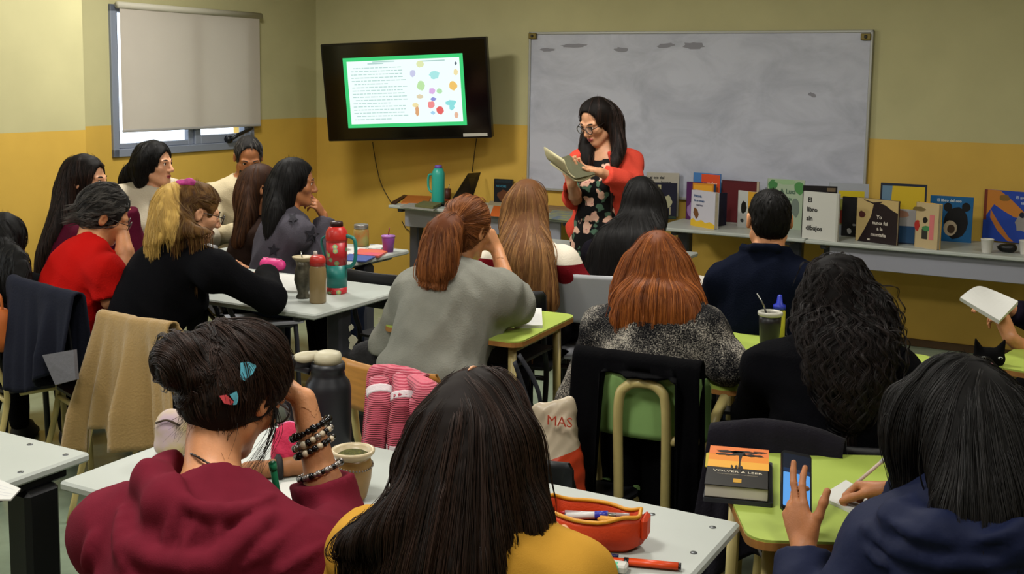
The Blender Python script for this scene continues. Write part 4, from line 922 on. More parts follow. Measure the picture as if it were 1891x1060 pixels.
pr = c + s + curtain([h(0, -0.055, 0.03), h(0, -0.08, -0.05), Nn - D['f'] * 0.085 + Z3 * 0.04, Nn - D['f'] * 0.13 - Z3 * 0.04], [0.085, 0.10, 0.11, 0.10], [0.06, 0.055, 0.04, 0.02], -6)
pr += curtain([h(-0.05, 0.03, 0.06), h(-0.075, 0.045, -0.01), P(1692, 845, 2.2), P(1698, 900, 2.19), P(1706, 925, 2.18)], [0.05, 0.042, 0.036, 0.03, 0.018], [0.05, 0.05, 0.04, 0.03, 0.02], -6)
pr += curtain([h(0.05, 0.03, 0.05), h(0.085, 0.01, -0.03), P(1880, 900, 2.08), P(1900, 990, 2.03)], [0.05, 0.05, 0.05, 0.03], [0.06, 0.05, 0.04, 0.02], -6)
pr += curtain([h(-0.02, -0.08, 0.0), P(1790, 890, 2.06), P(1830, 960, 2.0), P(1800, 1000, 1.99)], [0.06, 0.06, 0.03, 0.012], [0.04, 0.035, 0.03, 0.012], -6)
D19 = D
def fl(p):
    q = np.stack([(p - D19['h'](0, 0, 0)) @ D19['R'][:, i] for i in range(3)], 1); d = down(p); nt = np.clip((q[:, 2] - 0.03) / 0.08, 0, 1)
    return d + D19['R'][:, 0][None] * (np.sign(q[:, 0]) * nt * 0.5)[:, None] + D19['R'][:, 1][None] * (nt * 0.15)[:, None]
hair_obj('hair', pr, fl, H_BLACK, D['root'], n=1700, length=0.28, step=0.015, width=0.0022, h=0.0075, seed=9, fly=0.010)

# 15 --- curly dark hair, black top
D = person('person', 'person in black top with long curly dark hair, seen from behind', P(1546, 556, 3.30), 20, 10, 0, baz=24, hs=1.05, armscale=1.05, N=P(1545, 652, 3.24), SL=P(1420, 682, 3.31), SR=P(1648, 692, 3.16), lean=0.06, skinm=SK_B, topm=cloth('black_knit', '08080c'), leg_m=BLACKT, seed=11, bulk=0.022, bw=1.08, hem=0.45, thick=0.02)
PPL['curly'] = D; h = D['h']; Nn = D['N']
c, s = cap_hair(D, grow=0.008)
pr = c + s + curtain([h(0, -0.05, 0.02), h(0.01, -0.085, -0.07), P(1570, 640, 3.10), P(1572, 705, 3.07), P(1568, 765, 3.06)], [0.09, 0.11, 0.11, 0.09, 0.035], [0.07, 0.07, 0.06, 0.05, 0.025], 20) + curtain([h(0.05, -0.02, 0.0), P(1615, 585, 3.18), P(1622, 630, 3.15)], [0.05, 0.045, 0.03], [0.06, 0.06, 0.04], 20)
hair_obj('hair', pr, down, hair_mat('hair_curly', '050303', '1b0c09', 0.5), D['root'], n=1100, length=0.20, step=0.011, width=0.0030, h=0.009, curl=0.9, curlf=75, seed=12, fly=0.03, lift=(-0.002, 0.010))

# 13 --- copper bob, speckled blouse
speck = mat('cloth_speckled', '15151a', rough=0.9, spec=0.1, bump=0.2, bscale=160)
def speckle(m):
    nt = m.node_tree; b = nt.nodes['Principled BSDF']; tc = nt.nodes.new('ShaderNodeTexCoord')
    n = nt.nodes.new('ShaderNodeTexNoise'); n.inputs['Scale'].default_value = 260; n.inputs['Detail'].default_value = 3; n.inputs['Roughness'].default_value = 0.7
    n2 = nt.nodes.new('ShaderNodeTexNoise'); n2.inputs['Scale'].default_value = 9; n2.inputs['Detail'].default_value = 3
    nt.links.new(tc.outputs['Object'], n.inputs['Vector']); nt.links.new(tc.outputs['Object'], n2.inputs['Vector'])
    a = nt.nodes.new('ShaderNodeMath'); a.operation = 'MULTIPLY_ADD'; a.inputs[1].default_value = 0.62
    nt.links.new(n2.outputs['Fac'], a.inputs[0]); nt.links.new(n.outputs['Fac'], a.inputs[2])
    r = nt.nodes.new('ShaderNodeValToRGB'); e = r.color_ramp.elements; e[0].position = 0.74; e[0].color = (*lin('0d0d11'), 1); e[1].position = 1.0; e[1].color = (*lin('c9c1b2'), 1)
    e2 = r.color_ramp.elements.new(0.85); e2.color = (*lin('55524f'), 1)
    nt.links.new(a.outputs[0], r.inputs[0]); nt.links.new(r.outputs[0], b.inputs['Base Color'])
speckle(speck)
D = person('person', 'person in black and white speckled blouse with straight copper bob, seen from behind', P(1213, 496, 3.82), 10, 8, 0, baz=20, N=P(1208, 580, 3.75), SL=P(1118, 612, 3.79), SR=P(1300, 612, 3.65), lean=0.07, skinm=SK_A, topm=speck, leg_m=BLACKT, seed=13, bulk=0.024, bw=1.1, top_name='blouse', hem=0.46, thick=0.03, sleeve=(0.9, 0.9),
    arms=dict(R=dict(W=HT(1340, 640, 0.80), E=P(1345, 672, 3.60)), L=dict(W=HT(1150, 640, 0.8))))
PPL['copper'] = D; h = D['h']; Nn = D['N']
c, s = cap_hair(D, grow=0.004)
pr = c + s + curtain([h(0, -0.055, 0.03), h(0, -0.08, -0.06), P(1215, 555, 3.66), P(1214, 594, 3.64)], [0.085, 0.105, 0.118, 0.128], [0.06, 0.055, 0.045, 0.02], 15)
pr += curtain([h(-0.06, -0.02, 0.02), h(-0.09, -0.01, -0.06), P(1152, 592, 3.69)], [0.04, 0.045, 0.03], [0.06, 0.06, 0.03], 15) + curtain([h(0.06, -0.02, 0.02), h(0.09, -0.01, -0.06), P(1284, 584, 3.67)], [0.04, 0.045, 0.03], [0.06, 0.06, 0.03], 15)
hair_obj('hair', pr, down, H_COPPER, D['root'], n=1000, length=0.26, step=0.015, width=0.0032, h=0.009, seed=14, fly=0.012, tone0=0.35)

# 14 --- man in navy polo
navy = cloth('navy_pique', '0a0f1e')
D = person('person', 'person in navy polo shirt with short black hair, seen from behind', P(1420, 406, 4.50), 2, 4, 0, baz=14, N=P(1413, 490, 4.46), SL=P(1334, 520, 4.5), SR=P(1492, 522, 4.36), lean=0.05, skinm=SK_A, fem=False, topm=navy, leg_m=DENIM, seed=15, bulk=0.014, bw=1.12, top_name='polo_shirt', hem=0.5, neckr=0.055, hs=1.04, sleeve=(0.42, 0.42),
    extra_top=lambda q: chain([q['N'] + q['RB'] @ np.array(w) for w in ((-0.03, 0.075, -0.01), (-0.076, 0.03, 0.035), (-0.083, -0.03, 0.062), (-0.048, -0.080, 0.072), (0.048, -0.080, 0.072), (0.083, -0.03, 0.062), (0.076, 0.03, 0.035), (0.03, 0.075, -0.01))], [0.012, 0.015, 0.016, 0.016, 0.016, 0.016, 0.015, 0.012], 0.012))
PPL['man'] = D; h = D['h']
c, s = cap_hair(D, grow=0.003)
pr = [ell(h(0, -0.016, 0.030), np.array([0.0785, 0.104, 0.094]) * 1.02, D['R'], 0.02), ell(h(0, -0.052, -0.02), np.array([0.066, 0.055, 0.062]), D['R'], 0.03)] + s + [ell(h(q * 0.092, -0.006, -0.012), (0.026, 0.032, 0.042), D['R'], 0.006, sub=True) for q in (-1, 1)]
hair_obj('hair', pr, lambda p: down(p), H_BLACK, D['root'], n=700, length=0.035, step=0.008, width=0.0022, h=0.008, seed=16, fly=0.006)

# 12 --- long black hair in front of the tables
D = person('person', 'person with very long black hair at front, back to the camera', P(1182, 374, 5.45), -8, 4, 0, baz=5, N=P(1170, 450, 5.40), lean=0.05, skinm=SK_A, topm=cloth('charcoal_top', '14121a'), leg_m=BLACKT, seed=17, bulk=0.014, hem=0.5)
PPL['black'] = D; h = D['h']; Nn = D['N']
c, s = cap_hair(D, grow=0.004)
pr = c + s + curtain([h(0, -0.055, 0.03), h(0, -0.08, -0.06), P(1165, 440, 5.24), P(1150, 485, 5.22), P(1148, 528, 5.2)], [0.085, 0.105, 0.14, 0.17, 0.17], [0.06, 0.055, 0.05, 0.045, 0.02], 5)
hair_obj('hair', pr, down, H_BLACK, D['root'], n=650, length=0.34, step=0.02, width=0.0035, h=0.010, seed=18)

# 10 --- long light brown hair, white and red sleeve
stripe = mat('cloth_white_red', 'd5cbb8', rough=0.9, spec=0.1, bump=0.2, bscale=150)
D = person('person', 'person with long straight light brown hair in white top with dark red sleeve band', P(975, 382, 5.20), 15, 4, 0, baz=18, N=P(972, 462, 5.15), SL=P(908, 486, 5.2), SR=P(1038, 487, 5.05), lean=0.06, skinm=SK_A, topm=stripe, leg_m=BLACKT, seed=19, bulk=0.022, hem=0.62, arms=dict(R=dict(W=HT(1075, 516, 0.78))), top_name='striped_top')
PPL['lightbrown'] = D; h = D['h']
nt = stripe.node_tree; g = nt.nodes.new('ShaderNodeNewGeometry'); sx = nt.nodes.new('ShaderNodeSeparateXYZ'); nt.links.new(g.outputs['Position'], sx.inputs[0])
rp = nt.nodes.new('ShaderNodeValToRGB'); rp.color_ramp.interpolation = 'CONSTANT'; e = rp.color_ramp.elements
zr = D['SR'][2]; mr = nt.nodes.new('ShaderNodeMapRange'); mr.inputs['From Min'].default_value = 0.4; mr.inputs['From Max'].default_value = 1.2; nt.links.new(sx.outputs['Z'], mr.inputs['Value'])
f01 = lambda z: (z - 0.4) / 0.8
e[0].position = 0; e[0].color = (*lin('0d0c10'), 1); e[1].position = f01(zr - 0.20); e[1].color = (*lin('d2a592'), 1)
for z, cc in ((zr - 0.15, '6b0f18'), (zr + 0.005, 'd9d0bf')):
    q = e.new(f01(z)); q.color = (*lin(cc), 1)
nt.links.new(mr.outputs[0], rp.inputs[0]); nt.links.new(rp.outputs[0], nt.nodes['Principled BSDF'].inputs['Base Color'])
c, s = cap_hair(D, grow=0.004)
pr = c + s + curtain([h(0, -0.055, 0.03), h(0, -0.08, -0.06), P(972, 470, 4.98), P(978, 530, 4.95), P(985, 570, 4.94)], [0.085, 0.10, 0.118, 0.118, 0.09], [0.06, 0.055, 0.045, 0.035, 0.015], 15)
hair_obj('hair', pr, down, H_LIGHT, D['root'], n=900, length=0.36, step=0.02, width=0.0034, h=0.010, seed=20, tone0=0.3, fly=0.01)

# 9 --- auburn ponytail, grey top
D = person('person', 'person in loose grey top with auburn ponytail, resting face on hand', P(864, 422, 4.42), 38, 12, 5, baz=30, N=P(842, 515, 4.36), SL=P(768, 545, 4.42), SR=P(918, 545, 4.28), lean=0.16, skinm=SK_A, topm=cloth('grey_jersey', '83837a', var=0.06, vscale=20), leg_m=BLACKT, seed=21, bulk=0.040, bw=1.12, hem=0.60, top_name='loose_top', sleeve=(0.8, 0.62), thick=0.02, fold=0.007,
    arms=dict(R=dict(W=P(918, 462, 4.50), E=P(948, 562, 4.36), d=P(903, 425, 4.50) - P(920, 462, 4.52), n=-U, curl=(35, 40, 25)), L=dict(W=HT(800, 560, 0.80))))
PPL['auburn'] = D; h = D['h']
c, s = cap_hair(D, grow=0.004); tie = P(836, 412, 4.28)
tail = curtain([tie, P(820, 425, 4.24), P(812, 460, 4.22), P(806, 495, 4.21), P(800, 520, 4.21)], [0.03, 0.058, 0.066, 0.062, 0.05], [0.03, 0.045, 0.045, 0.04, 0.02], 30)
pr = c + s + tail + [halfspace(h(0, -0.03, -0.085), -D['R'][:, 2] + D['R'][:, 1] * 0.6, 0.02)]
tq = tie
def fl(p):
    d = tq - p; dn = np.linalg.norm(d, axis=1)[:, None]; tl = (p[:, 2] < tq[2] + 0.02) & (((p - P(812, 460, 4.22)) ** 2).sum(1) < 0.0225) & (((p - h(0, 0, 0)) ** 2).sum(1) > 0.0105)
    return np.where((tl[:, None]) | (dn < 0.035), down(p), d / dn)
hair_obj('hair', pr, fl, H_AUBURN, D['root'], n=1000, length=0.17, step=0.013, width=0.0028, h=0.009, seed=22, fly=0.01, tone0=0.3)
mb = MB(); lathe(mb, [(0.026, -0.008), (0.034, -0.004), (0.034, 0.004), (0.026, 0.008)], mat('hair_tie', '15100f', 0.8), tie, 14); mb.build('hair_tie', D['root'])

# 6 --- blond ponytail, black cardigan, glasses
D = person('person', 'person in black cardigan with blond ponytail and dark glasses, writing at grey table', P(362, 392, 4.72), 58, 18, 0, baz=48, N=P(322, 468, 4.66), SL=P(284, 490, 4.80), SR=P(398, 500, 4.50), lean=0.20, skinm=SK_C, topm=cloth('black_cardigan', '0c0c0f'), leg_m=BLACKT, seed=23, bulk=0.022, bw=1.05, hem=0.47, thick=0.02, top_name='cardigan', face=True,
    arms=dict(R=dict(W=HT(492, 505, 0.79), E=P(500, 552, 4.62), d=V * 0.6 - U * 0.4), L=dict(W=HT(440, 490, 0.79), hint=-Z3 + V * 0.6)))
PPL['blond'] = D; h = D['h']
c, s = cap_hair(D, grow=0.003); tie = P(322, 352, 4.66)
tail = curtain([tie, P(304, 372, 4.60), P(296, 412, 4.56), P(287, 455, 4.54), P(276, 497, 4.53)], [0.028, 0.045, 0.055, 0.045, 0.016], [0.028, 0.036, 0.036, 0.03, 0.012], 58) + curtain([P(316, 385, 4.58), P(326, 425, 4.54), P(338, 474, 4.52)], [0.03, 0.026, 0.010], [0.03, 0.03, 0.015], 58) + curtain([P(335, 395, 4.60), P(352, 424, 4.52), P(388, 436, 4.50)], [0.014, 0.016, 0.01], [0.02, 0.016, 0.01], 58)
pr = c + s + tail + [halfspace(h(0, -0.03, -0.08), -D['R'][:, 2] + D['R'][:, 1] * 0.6, 0.02), ell(h(0.085, 0.012, -0.012), (0.024, 0.036, 0.040), D['R'], 0.008, sub=True)]
t6 = tie
def fl(p):
    d = t6 - p; dn = np.linalg.norm(d, axis=1)[:, None]; out = ((p - D6['h'](0, 0, 0)) ** 2).sum(1) > 0.0118
    return np.where(out[:, None] | (dn < 0.035), down(p), d / dn)
D6 = D
ax6 = nrmz(D['R'][:, 0] - D['R'][:, 1] * 0.4)
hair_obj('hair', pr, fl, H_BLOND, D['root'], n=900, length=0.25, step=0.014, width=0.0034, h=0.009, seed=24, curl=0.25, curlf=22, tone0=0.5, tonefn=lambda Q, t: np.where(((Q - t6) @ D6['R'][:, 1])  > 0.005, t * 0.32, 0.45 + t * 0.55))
mb = MB(); lathe(mb, [(0.024, -0.012), (0.034, -0.006), (0.034, 0.006), (0.024, 0.012)], mat('hair_tie', '15100f', 0.8), tie, 14); mb.build('hair_tie', D['root'])
def glasses(D, col, rw=0.024, rh=0.020, th=0.0022):
    mb = MB(); h = D['h']; m = mat('spectacles_' + col, col, 0.3)
    for q in (-1, 1):
        tube(mb, [h(q * 0.033 + rw * math.cos(a), 0.112 - 0.010 * ((0.033 + rw * math.cos(a) * q * q) / 0.06) ** 2, 0.000 + rh * math.sin(a)) for a in np.linspace(0, 2 * math.pi, 20, endpoint=False)], th, m, 6, closed=True)
        tube(mb, catmull([h(q * 0.057, 0.103, 0.006), h(q * 0.076, 0.060, 0.008), h(q * 0.079, 0.0, 0.006), h(q * 0.074, -0.02, -0.012)], 4), th * 0.8, m, 6)
    tube(mb, catmull([h(-0.010, 0.112, 0.004), h(0, 0.1145, 0.008), h(0.010, 0.112, 0.004)], 3), th * 0.9, m, 6)
    go = mb.build('glasses', D['root'])
    gl = mat('spectacle_lens', 'dfe6ea', 0.03, spec=0.6, alpha=0.12)
    for q in (-1, 1):
        mb = MB(); prism(mb, [(rw * math.cos(a), rh * math.sin(a)) for a in np.linspace(0, 2 * math.pi, 18, endpoint=False)], -0.0006, 0.0006, gl, np.stack([D['R'][:, 0], D['R'][:, 2], D['R'][:, 1]], 1), h(q * 0.033, 0.1085, 0)); attach(mb.build('lens'), go)
glasses(D, '1a1512')
glasses(PPL['bun'], '3a3030')

# 5 --- red polo, short grey hair
D = person('person', 'person in red polo shirt with short grey hair, leaning head on hand', P(194, 396, 4.84), 62, 26, 10, baz=52, N=P(165, 470, 4.78), SL=P(128, 500, 4.92), SR=P(196, 505, 4.62), lean=0.16, skinm=SK_A, topm=cloth('red_pique', 'b41511', var=0.05), leg_m=DENIM, seed=25, bulk=0.020, bw=1.06, hem=0.5, thick=0.02, top_name='polo_shirt', sleeve=(0.45, 0.45), face=False, neckr=0.062,
    arms=dict(L=dict(W=P(225, 420, 4.86), E=P(233, 492, 4.80), d=P(214, 375, 4.88) - P(225, 420, 4.86), n=-U * 0.6 - V * 0.3, curl=(40, 50, 30)), R=dict(W=P(236, 590, 4.80), E=P(205, 555, 4.62))))
PPL['red'] = D; h = D['h']
c, s = cap_hair(D, grow=0.006)
pr = [c[0], ell(h(0, -0.052, -0.02), np.array([0.068, 0.056, 0.06]), D['R'], 0.03)] + s + [ell(h(q * 0.09, 0.0, -0.010), (0.02, 0.03, 0.034), D['R'], 0.008, sub=True) for q in (-1, 1)]
hair_obj('hair', pr, lambda p: down(p) * 0.5 + D['R'][:, 1][None] * 0.8 * np.sign(p[:, 2:3] - 9), H_GREY, D['root'], n=600, length=0.07, step=0.01, width=0.0034, h=0.009, seed=26, curl=0.35, curlf=60, fly=0.012, lift=(0, 0.008))
glasses(D, '2a2422')

# 2 --- burgundy, long dark hair, hand at the mouth
D = person('person', 'person in burgundy sweater with very long dark hair, hand held to mouth', P(160, 334, 5.55), 96, 2, 0, baz=80, N=P(148, 418, 5.55), SL=P(140, 440, 5.72), SR=P(160, 446, 5.38), lean=0.12, skinm=SK_C, topm=cloth('burgundy', '4a1024', var=0.1), leg_m=BLACKT, seed=27, bulk=0.026, bw=1.05, hem=0.5, face=True, lipc='a04a44',
    arms=dict(L=dict(W=P(232, 388, 5.66), E=P(240, 445, 5.72), d=P(203, 345, 5.48) - P(232, 388, 5.66), n=-np.array([1, 0, 0.]), curl=(40, 60, 40)), R=dict(W=HT(250, 424, 0.80), hint=-V - Z3, d=np.array([0.9, 0.2, 0]))))
PPL['burg'] = D; h = D['h']
c, s = cap_hair(D, grow=0.008)
pr = c + s + curtain([h(0, -0.05, 0.03), h(0, -0.085, -0.06), P(112, 420, 5.5), P(92, 470, 5.48), P(76, 520, 5.47)], [0.085, 0.10, 0.11, 0.09, 0.04], [0.06, 0.065, 0.06, 0.05, 0.02], 82)
hair_obj('hair', pr, down, H_DBROWN, D['root'], n=700, length=0.28, step=0.018, width=0.004, h=0.010, seed=28, curl=0.15, curlf=20, tone0=0.15)

# 3 --- white cardigan, dark hair
D = person('person', 'smiling person in white cardigan with dark wavy hair, below the window', P(286, 302, 6.35), 104, 2, 0, baz=148, N=P(286, 352, 6.40), lean=0.05, skinm=SK_C, topm=cloth('ivory_knit', 'b5ab98', var=0.05), leg_m=GREYT, seed=29, bulk=0.024, bw=1.06, hem=0.5, face=True, lipc='9a3a40', neckr=0.062, top_name='cardigan')
PPL['white'] = D; h = D['h']
c, s = cap_hair(D, grow=0.008)
pr = c + s + curtain([h(0, -0.05, 0.03), h(-0.02, -0.085, -0.05), P(244, 322, 6.4), P(230, 338, 6.4)], [0.085, 0.095, 0.07, 0.03], [0.06, 0.065, 0.05, 0.02], 104) + curtain([h(0.05, -0.02, 0.06), h(0.085, -0.03, 0.0), h(0.08, -0.04, -0.10)], [0.035, 0.03, 0.025], [0.03, 0.03, 0.025], 104)
hair_obj('hair', pr, down, H_BLACK, D['root'], n=450, length=0.2, step=0.018, width=0.0042, h=0.010, seed=30, curl=0.3, curlf=25)
mb = MB(); vm = mat('cloth_dotted', '121216', 0.8, var=0.9, vscale=55, col2='a8a49c')
q = D; fr_ = q['N'] + q['RB'] @ np.array([0, 0.112, -0.06]); mb.add([q['N'] + q['RB'] @ np.array(w) for w in ((-0.05, 0.085, 0.01), (0.05, 0.085, 0.01), (0.07, 0.185, -0.10), (0.05, 0.215, -0.22), (-0.05, 0.215, -0.22), (-0.07, 0.185, -0.10))], [(0, 1, 2, 5), (5, 2, 3, 4)], vm)
o = mb.build('blouse_front', D['root']); o.modifiers.new('thickness', 'SOLIDIFY').thickness = 0.004

# 4 --- bearded man, cream sweater
D = person('person', 'bearded person in cream sweater with short grey hair, looking down by the window', P(459, 291, 6.80), 160, 26, 0, baz=150, N=P(450, 345, 6.85), lean=0.08, skinm=SK_B, fem=False, topm=cloth('cream_knit', 'b3a688', var=0.05), leg_m=DENIM, seed=31, bulk=0.022, bw=1.08, hem=0.5, face=True, browc='2a2522', neckr=0.066)
PPL['beard'] = D; h = D['h']
c, s = cap_hair(D, grow=0.002, fz=0.0, fr=(0.084, 0.108, 0.122))
pr = [c[0], ell(h(0, -0.052, -0.02), np.array([0.066, 0.055, 0.062]), D['R'], 0.03)] + s + [ell(h(q * 0.088, 0.0, -0.012), (0.02, 0.032, 0.034), D['R'], 0.008, sub=True) for q in (-1, 1)]
hair_obj('hair', pr, down, H_GREY, D['root'], n=300, length=0.04, step=0.01, width=0.0035, h=0.010, seed=32)
pr = [ell(h(0, 0.052, -0.075), (0.060, 0.052, 0.046), D['R'], 0.02), ell(h(0, 0.085, -0.098), (0.03, 0.022, 0.026), D['R'], 0.02), ell(h(0, 0.115, -0.055), (0.05, 0.03, 0.0335), D['R'], 0.01, sub=True), halfspace(h(0, 0, -0.048), D['R'][:, 2], 0.01)]
v, f_ = mesh_sdf(pr, 0.006, disp=folds(3, 0.002, 90)); mesh_obj('beard', v, f_, mat('beard', '2e2926', 0.8, var=0.4, vscale=60), D['root'])

# 7 --- long brown hair, nearly hidden
D = person('person', 'person with long straight brown hair beside the woman in star patterned sweater', P(484, 346, 6.15), 70, 6, 0, baz=66, N=P(476, 418, 6.12), lean=0.08, skinm=SK_A, topm=cloth('brown_top', '2a1d18'), leg_m=BLACKT, seed=33, bulk=0.016, hem=0.5)
PPL['brown'] = D; h = D['h']
c, s = cap_hair(D, grow=0.004)
pr = c + s + curtain([h(0, -0.055, 0.03), h(0, -0.08, -0.06), P(455, 405, 6.05), P(440, 445, 6.03)], [0.085, 0.10, 0.10, 0.08], [0.06, 0.06, 0.05, 0.02], 70)
hair_obj('hair', pr, down, H_BROWN, D['root'], n=450, length=0.32, step=0.02, width=0.004, h=0.011, seed=34, tone0=0.25)

# 8 --- grey star sweater
stars = cloth('grey_star_knit', '4a474f', var=0.06)
D = person('person', 'person in grey sweater with dark stars and long black hair, chin on hand', P(546, 337, 5.90), 82, 6, 0, baz=66, N=P(532, 408, 5.86), SL=P(520, 424, 6.0), SR=P(552, 432, 5.72), lean=0.10, skinm=SK_B, topm=stars, leg_m=DENIM, seed=35, bulk=0.026, bw=1.05, hem=0.5, face=True, sleeve=(0.95, 0.6),
    arms=dict(R=dict(W=HT(560, 452, 0.80), hint=-V - Z3), L=dict(W=P(597, 398, 6.05), hint=Z3 * -1 + U, d=P(582, 374, 6.0) - P(597, 398, 6.05), n=-np.array([1, 0, 0.]), curl=(45, 60, 40))))
PPL['star'] = D; h = D['h']
c, s = cap_hair(D, grow=0.006)
pr = c + s + curtain([h(0, -0.055, 0.03), h(0, -0.085, -0.06), P(508, 400, 5.8), P(500, 440, 5.77)], [0.085, 0.10, 0.10, 0.06], [0.06, 0.065, 0.055, 0.02], 82) + curtain([h(0.05, -0.02, 0.04), h(0.086, -0.03, -0.03), h(0.082, -0.03, -0.13)], [0.04, 0.035, 0.025], [0.03, 0.03, 0.02], 82)
hair_obj('hair', pr, down, H_BLACK, D['root'], n=550, length=0.28, step=0.018, width=0.004, h=0.010, seed=36)
def on_cloth(D, x, y, lift=0.004):
    rr = ray(x, y); t = np.linalg.norm(D['N'] - CAM) - 0.7
    for _ in range(120):
        dd = feval(D['tp'], (CAM + rr * t)[None])[0]
        if dd < lift + 0.001: return CAM + rr * t
        t += max(dd * 0.7, 0.001)
    return None
for (cx, cy, rp, a0) in ((576, 434, 17, 0.2), (541, 404, 12, 0.5), (505, 462, 13, 0.1), (556, 470, 10, 0.8)):
    pts = [on_cloth(D, cx, cy)] + [on_cloth(D, cx + (rp if i % 2 == 0 else rp * 0.45) * math.sin(a0 + i * math.pi / 5) * 0.85, cy - (rp if i % 2 == 0 else rp * 0.45) * math.cos(a0 + i * math.pi / 5)) for i in range(10)]
    if any(p is None for p in pts): continue
    mb = MB(); mb.add(pts, [(0, 1 + i, 1 + (i + 1) % 10) for i in range(10)], mat('star_print', '1c1a22', 0.95)); so = mb.build('star_print'); attach(so, D['garment']); md = so.modifiers.new('thickness', 'SOLIDIFY'); md.thickness = 0.003

# 1 --- dark figure at the left edge
D = person('person', 'person in black top with black hair, cut off by the picture edge', P(6, 450, 4.85), 15, 14, 0, baz=5, N=P(2, 522, 4.8), lean=0.12, arms=dict(R=dict(W=P(10, 560, 5.0)), L=dict(W=P(-60, 560, 5.0))), skinm=SK_A, topm=cloth('black_knit', '08080c'), leg_m=BLACKT, seed=37, bulk=0.022, bw=1.05, hem=0.5)
PPL['left'] = D; h = D['h']
c, s = cap_hair(D, grow=0.010)
pr = c + s + curtain([h(0, -0.05, 0.02), h(0.01, -0.085, -0.07), P(20, 505, 4.66), P(26, 540, 4.64)], [0.09, 0.10, 0.11, 0.06], [0.06, 0.06, 0.05, 0.02], 30)
hair_obj('hair', pr, down, H_BLACK, D['root'], n=400, length=0.25, step=0.018, width=0.004, h=0.011, seed=38, curl=0.4, curlf=40)

# 16 --- person at the right edge holding papers
D = person('person', 'person in dark jacket at right edge, holding up white papers', P(2060, 420, 4.40), -80, 12, 0, baz=-75, N=P(2050, 505, 4.40), SL=P(2000, 540, 4.25), lean=0.06, skinm=SK_A, topm=cloth('dark_plum', '14101c'), leg_m=BLACKT, seed=39, bulk=0.022, hem=0.5, sleeve=(0.62, 0.9),
    arms=dict(L=dict(W=P(1866, 625, 4.18), E=P(1925, 668, 4.24), d=P(1850, 585, 4.20) - P(1866, 625, 4.18), n=-U * 0.5 + V * 0.3 + Z3 * 0.3, curls=((45, 50, 20), (55, 55, 25), (60, 60, 30), (65, 60, 30)), thumb=(0.5, 0.8, 0.4), tc=8)))
PPL['papers'] = D; h = D['h']
c, s = cap_hair(D, grow=0.004)
hair_obj('hair', c + s + curtain([h(0, -0.05, 0.02), h(0, -0.08, -0.1)], [0.09, 0.09], [0.06, 0.04], -35), down, H_DBROWN, D['root'], n=300, length=0.2, step=0.02, width=0.004, h=0.011, seed=40)

# 11 --- the teacher
dress = mat('cloth_floral', '0a0a0c', rough=0.8, spec=0.2)
def floral(m):
    nt = m.node_tree; b = nt.nodes['Principled BSDF']; tc = nt.nodes.new('ShaderNodeTexCoord')
    def layer(scale, lo, hi, seed):
        mp = nt.nodes.new('ShaderNodeMapping'); mp.inputs['Location'].default_value = (seed, seed * 1.7, seed * 0.3); nt.links.new(tc.outputs['Object'], mp.inputs[0])
        w = nt.nodes.new('ShaderNodeTexNoise'); w.inputs['Scale'].default_value = 22; nt.links.new(mp.outputs[0], w.inputs['Vector'])
        mx = nt.nodes.new('ShaderNodeMix'); mx.data_type = 'RGBA'; mx.inputs['Factor'].default_value = 0.06; nt.links.new(mp.outputs[0], mx.inputs['A']); nt.links.new(w.outputs['Color'], mx.inputs['B'])
        v = nt.nodes.new('ShaderNodeTexVoronoi'); v.inputs['Scale'].default_value = scale; nt.links.new(mx.outputs['Result'], v.inputs['Vector'])
        r = nt.nodes.new('ShaderNodeMapRange'); r.inputs['From Min'].default_value = hi; r.inputs['From Max'].default_value = lo; nt.links.new(v.outputs['Distance'], r.inputs['Value']); return v, r
    v1, r1 = layer(14, 0.34, 0.39, 1.0); v2, r2 = layer(19, 0.34, 0.40, 4.3)
    v3, r3 = layer(45, 0.25, 0.3, 2.2)
    leaf = nt.nodes.new('ShaderNodeMix'); leaf.data_type = 'RGBA'; leaf.inputs['A'].default_value = (*lin('09090b'), 1); leaf.inputs['B'].default_value = (*lin('4d6b58'), 1); nt.links.new(r2.outputs[0], leaf.inputs['Factor'])
    pet = nt.nodes.new('ShaderNodeValToRGB'); pet.color_ramp.elements[0].color = (*lin('b04a6a'), 1); pet.color_ramp.elements[1].color = (*lin('e3b7a0'), 1); pet.color_ramp.elements[0].position = 0.05; pet.color_ramp.elements[1].position = 0.28
    nt.links.new(v3.outputs['Distance'], pet.inputs[0])
    fin = nt.nodes.new('ShaderNodeMix'); fin.data_type = 'RGBA'; nt.links.new(r1.outputs[0], fin.inputs['Factor']); nt.links.new(leaf.outputs['Result'], fin.inputs['A']); nt.links.new(pet.outputs[0], fin.inputs['B'])
    nt.links.new(fin.outputs['Result'], b.inputs['Base Color'])
floral(dress)
TZ = 6.15
Ht = P(1102, 224, TZ); Nt = P(1118, 292, TZ + 0.06); Pt = P(1115, 440, TZ + 0.10); Pt[2] = 0.86
fT = nrmz(np.array([-0.72, -0.69, 0])); azT = math.degrees(math.atan2(fT[0], fT[1]))
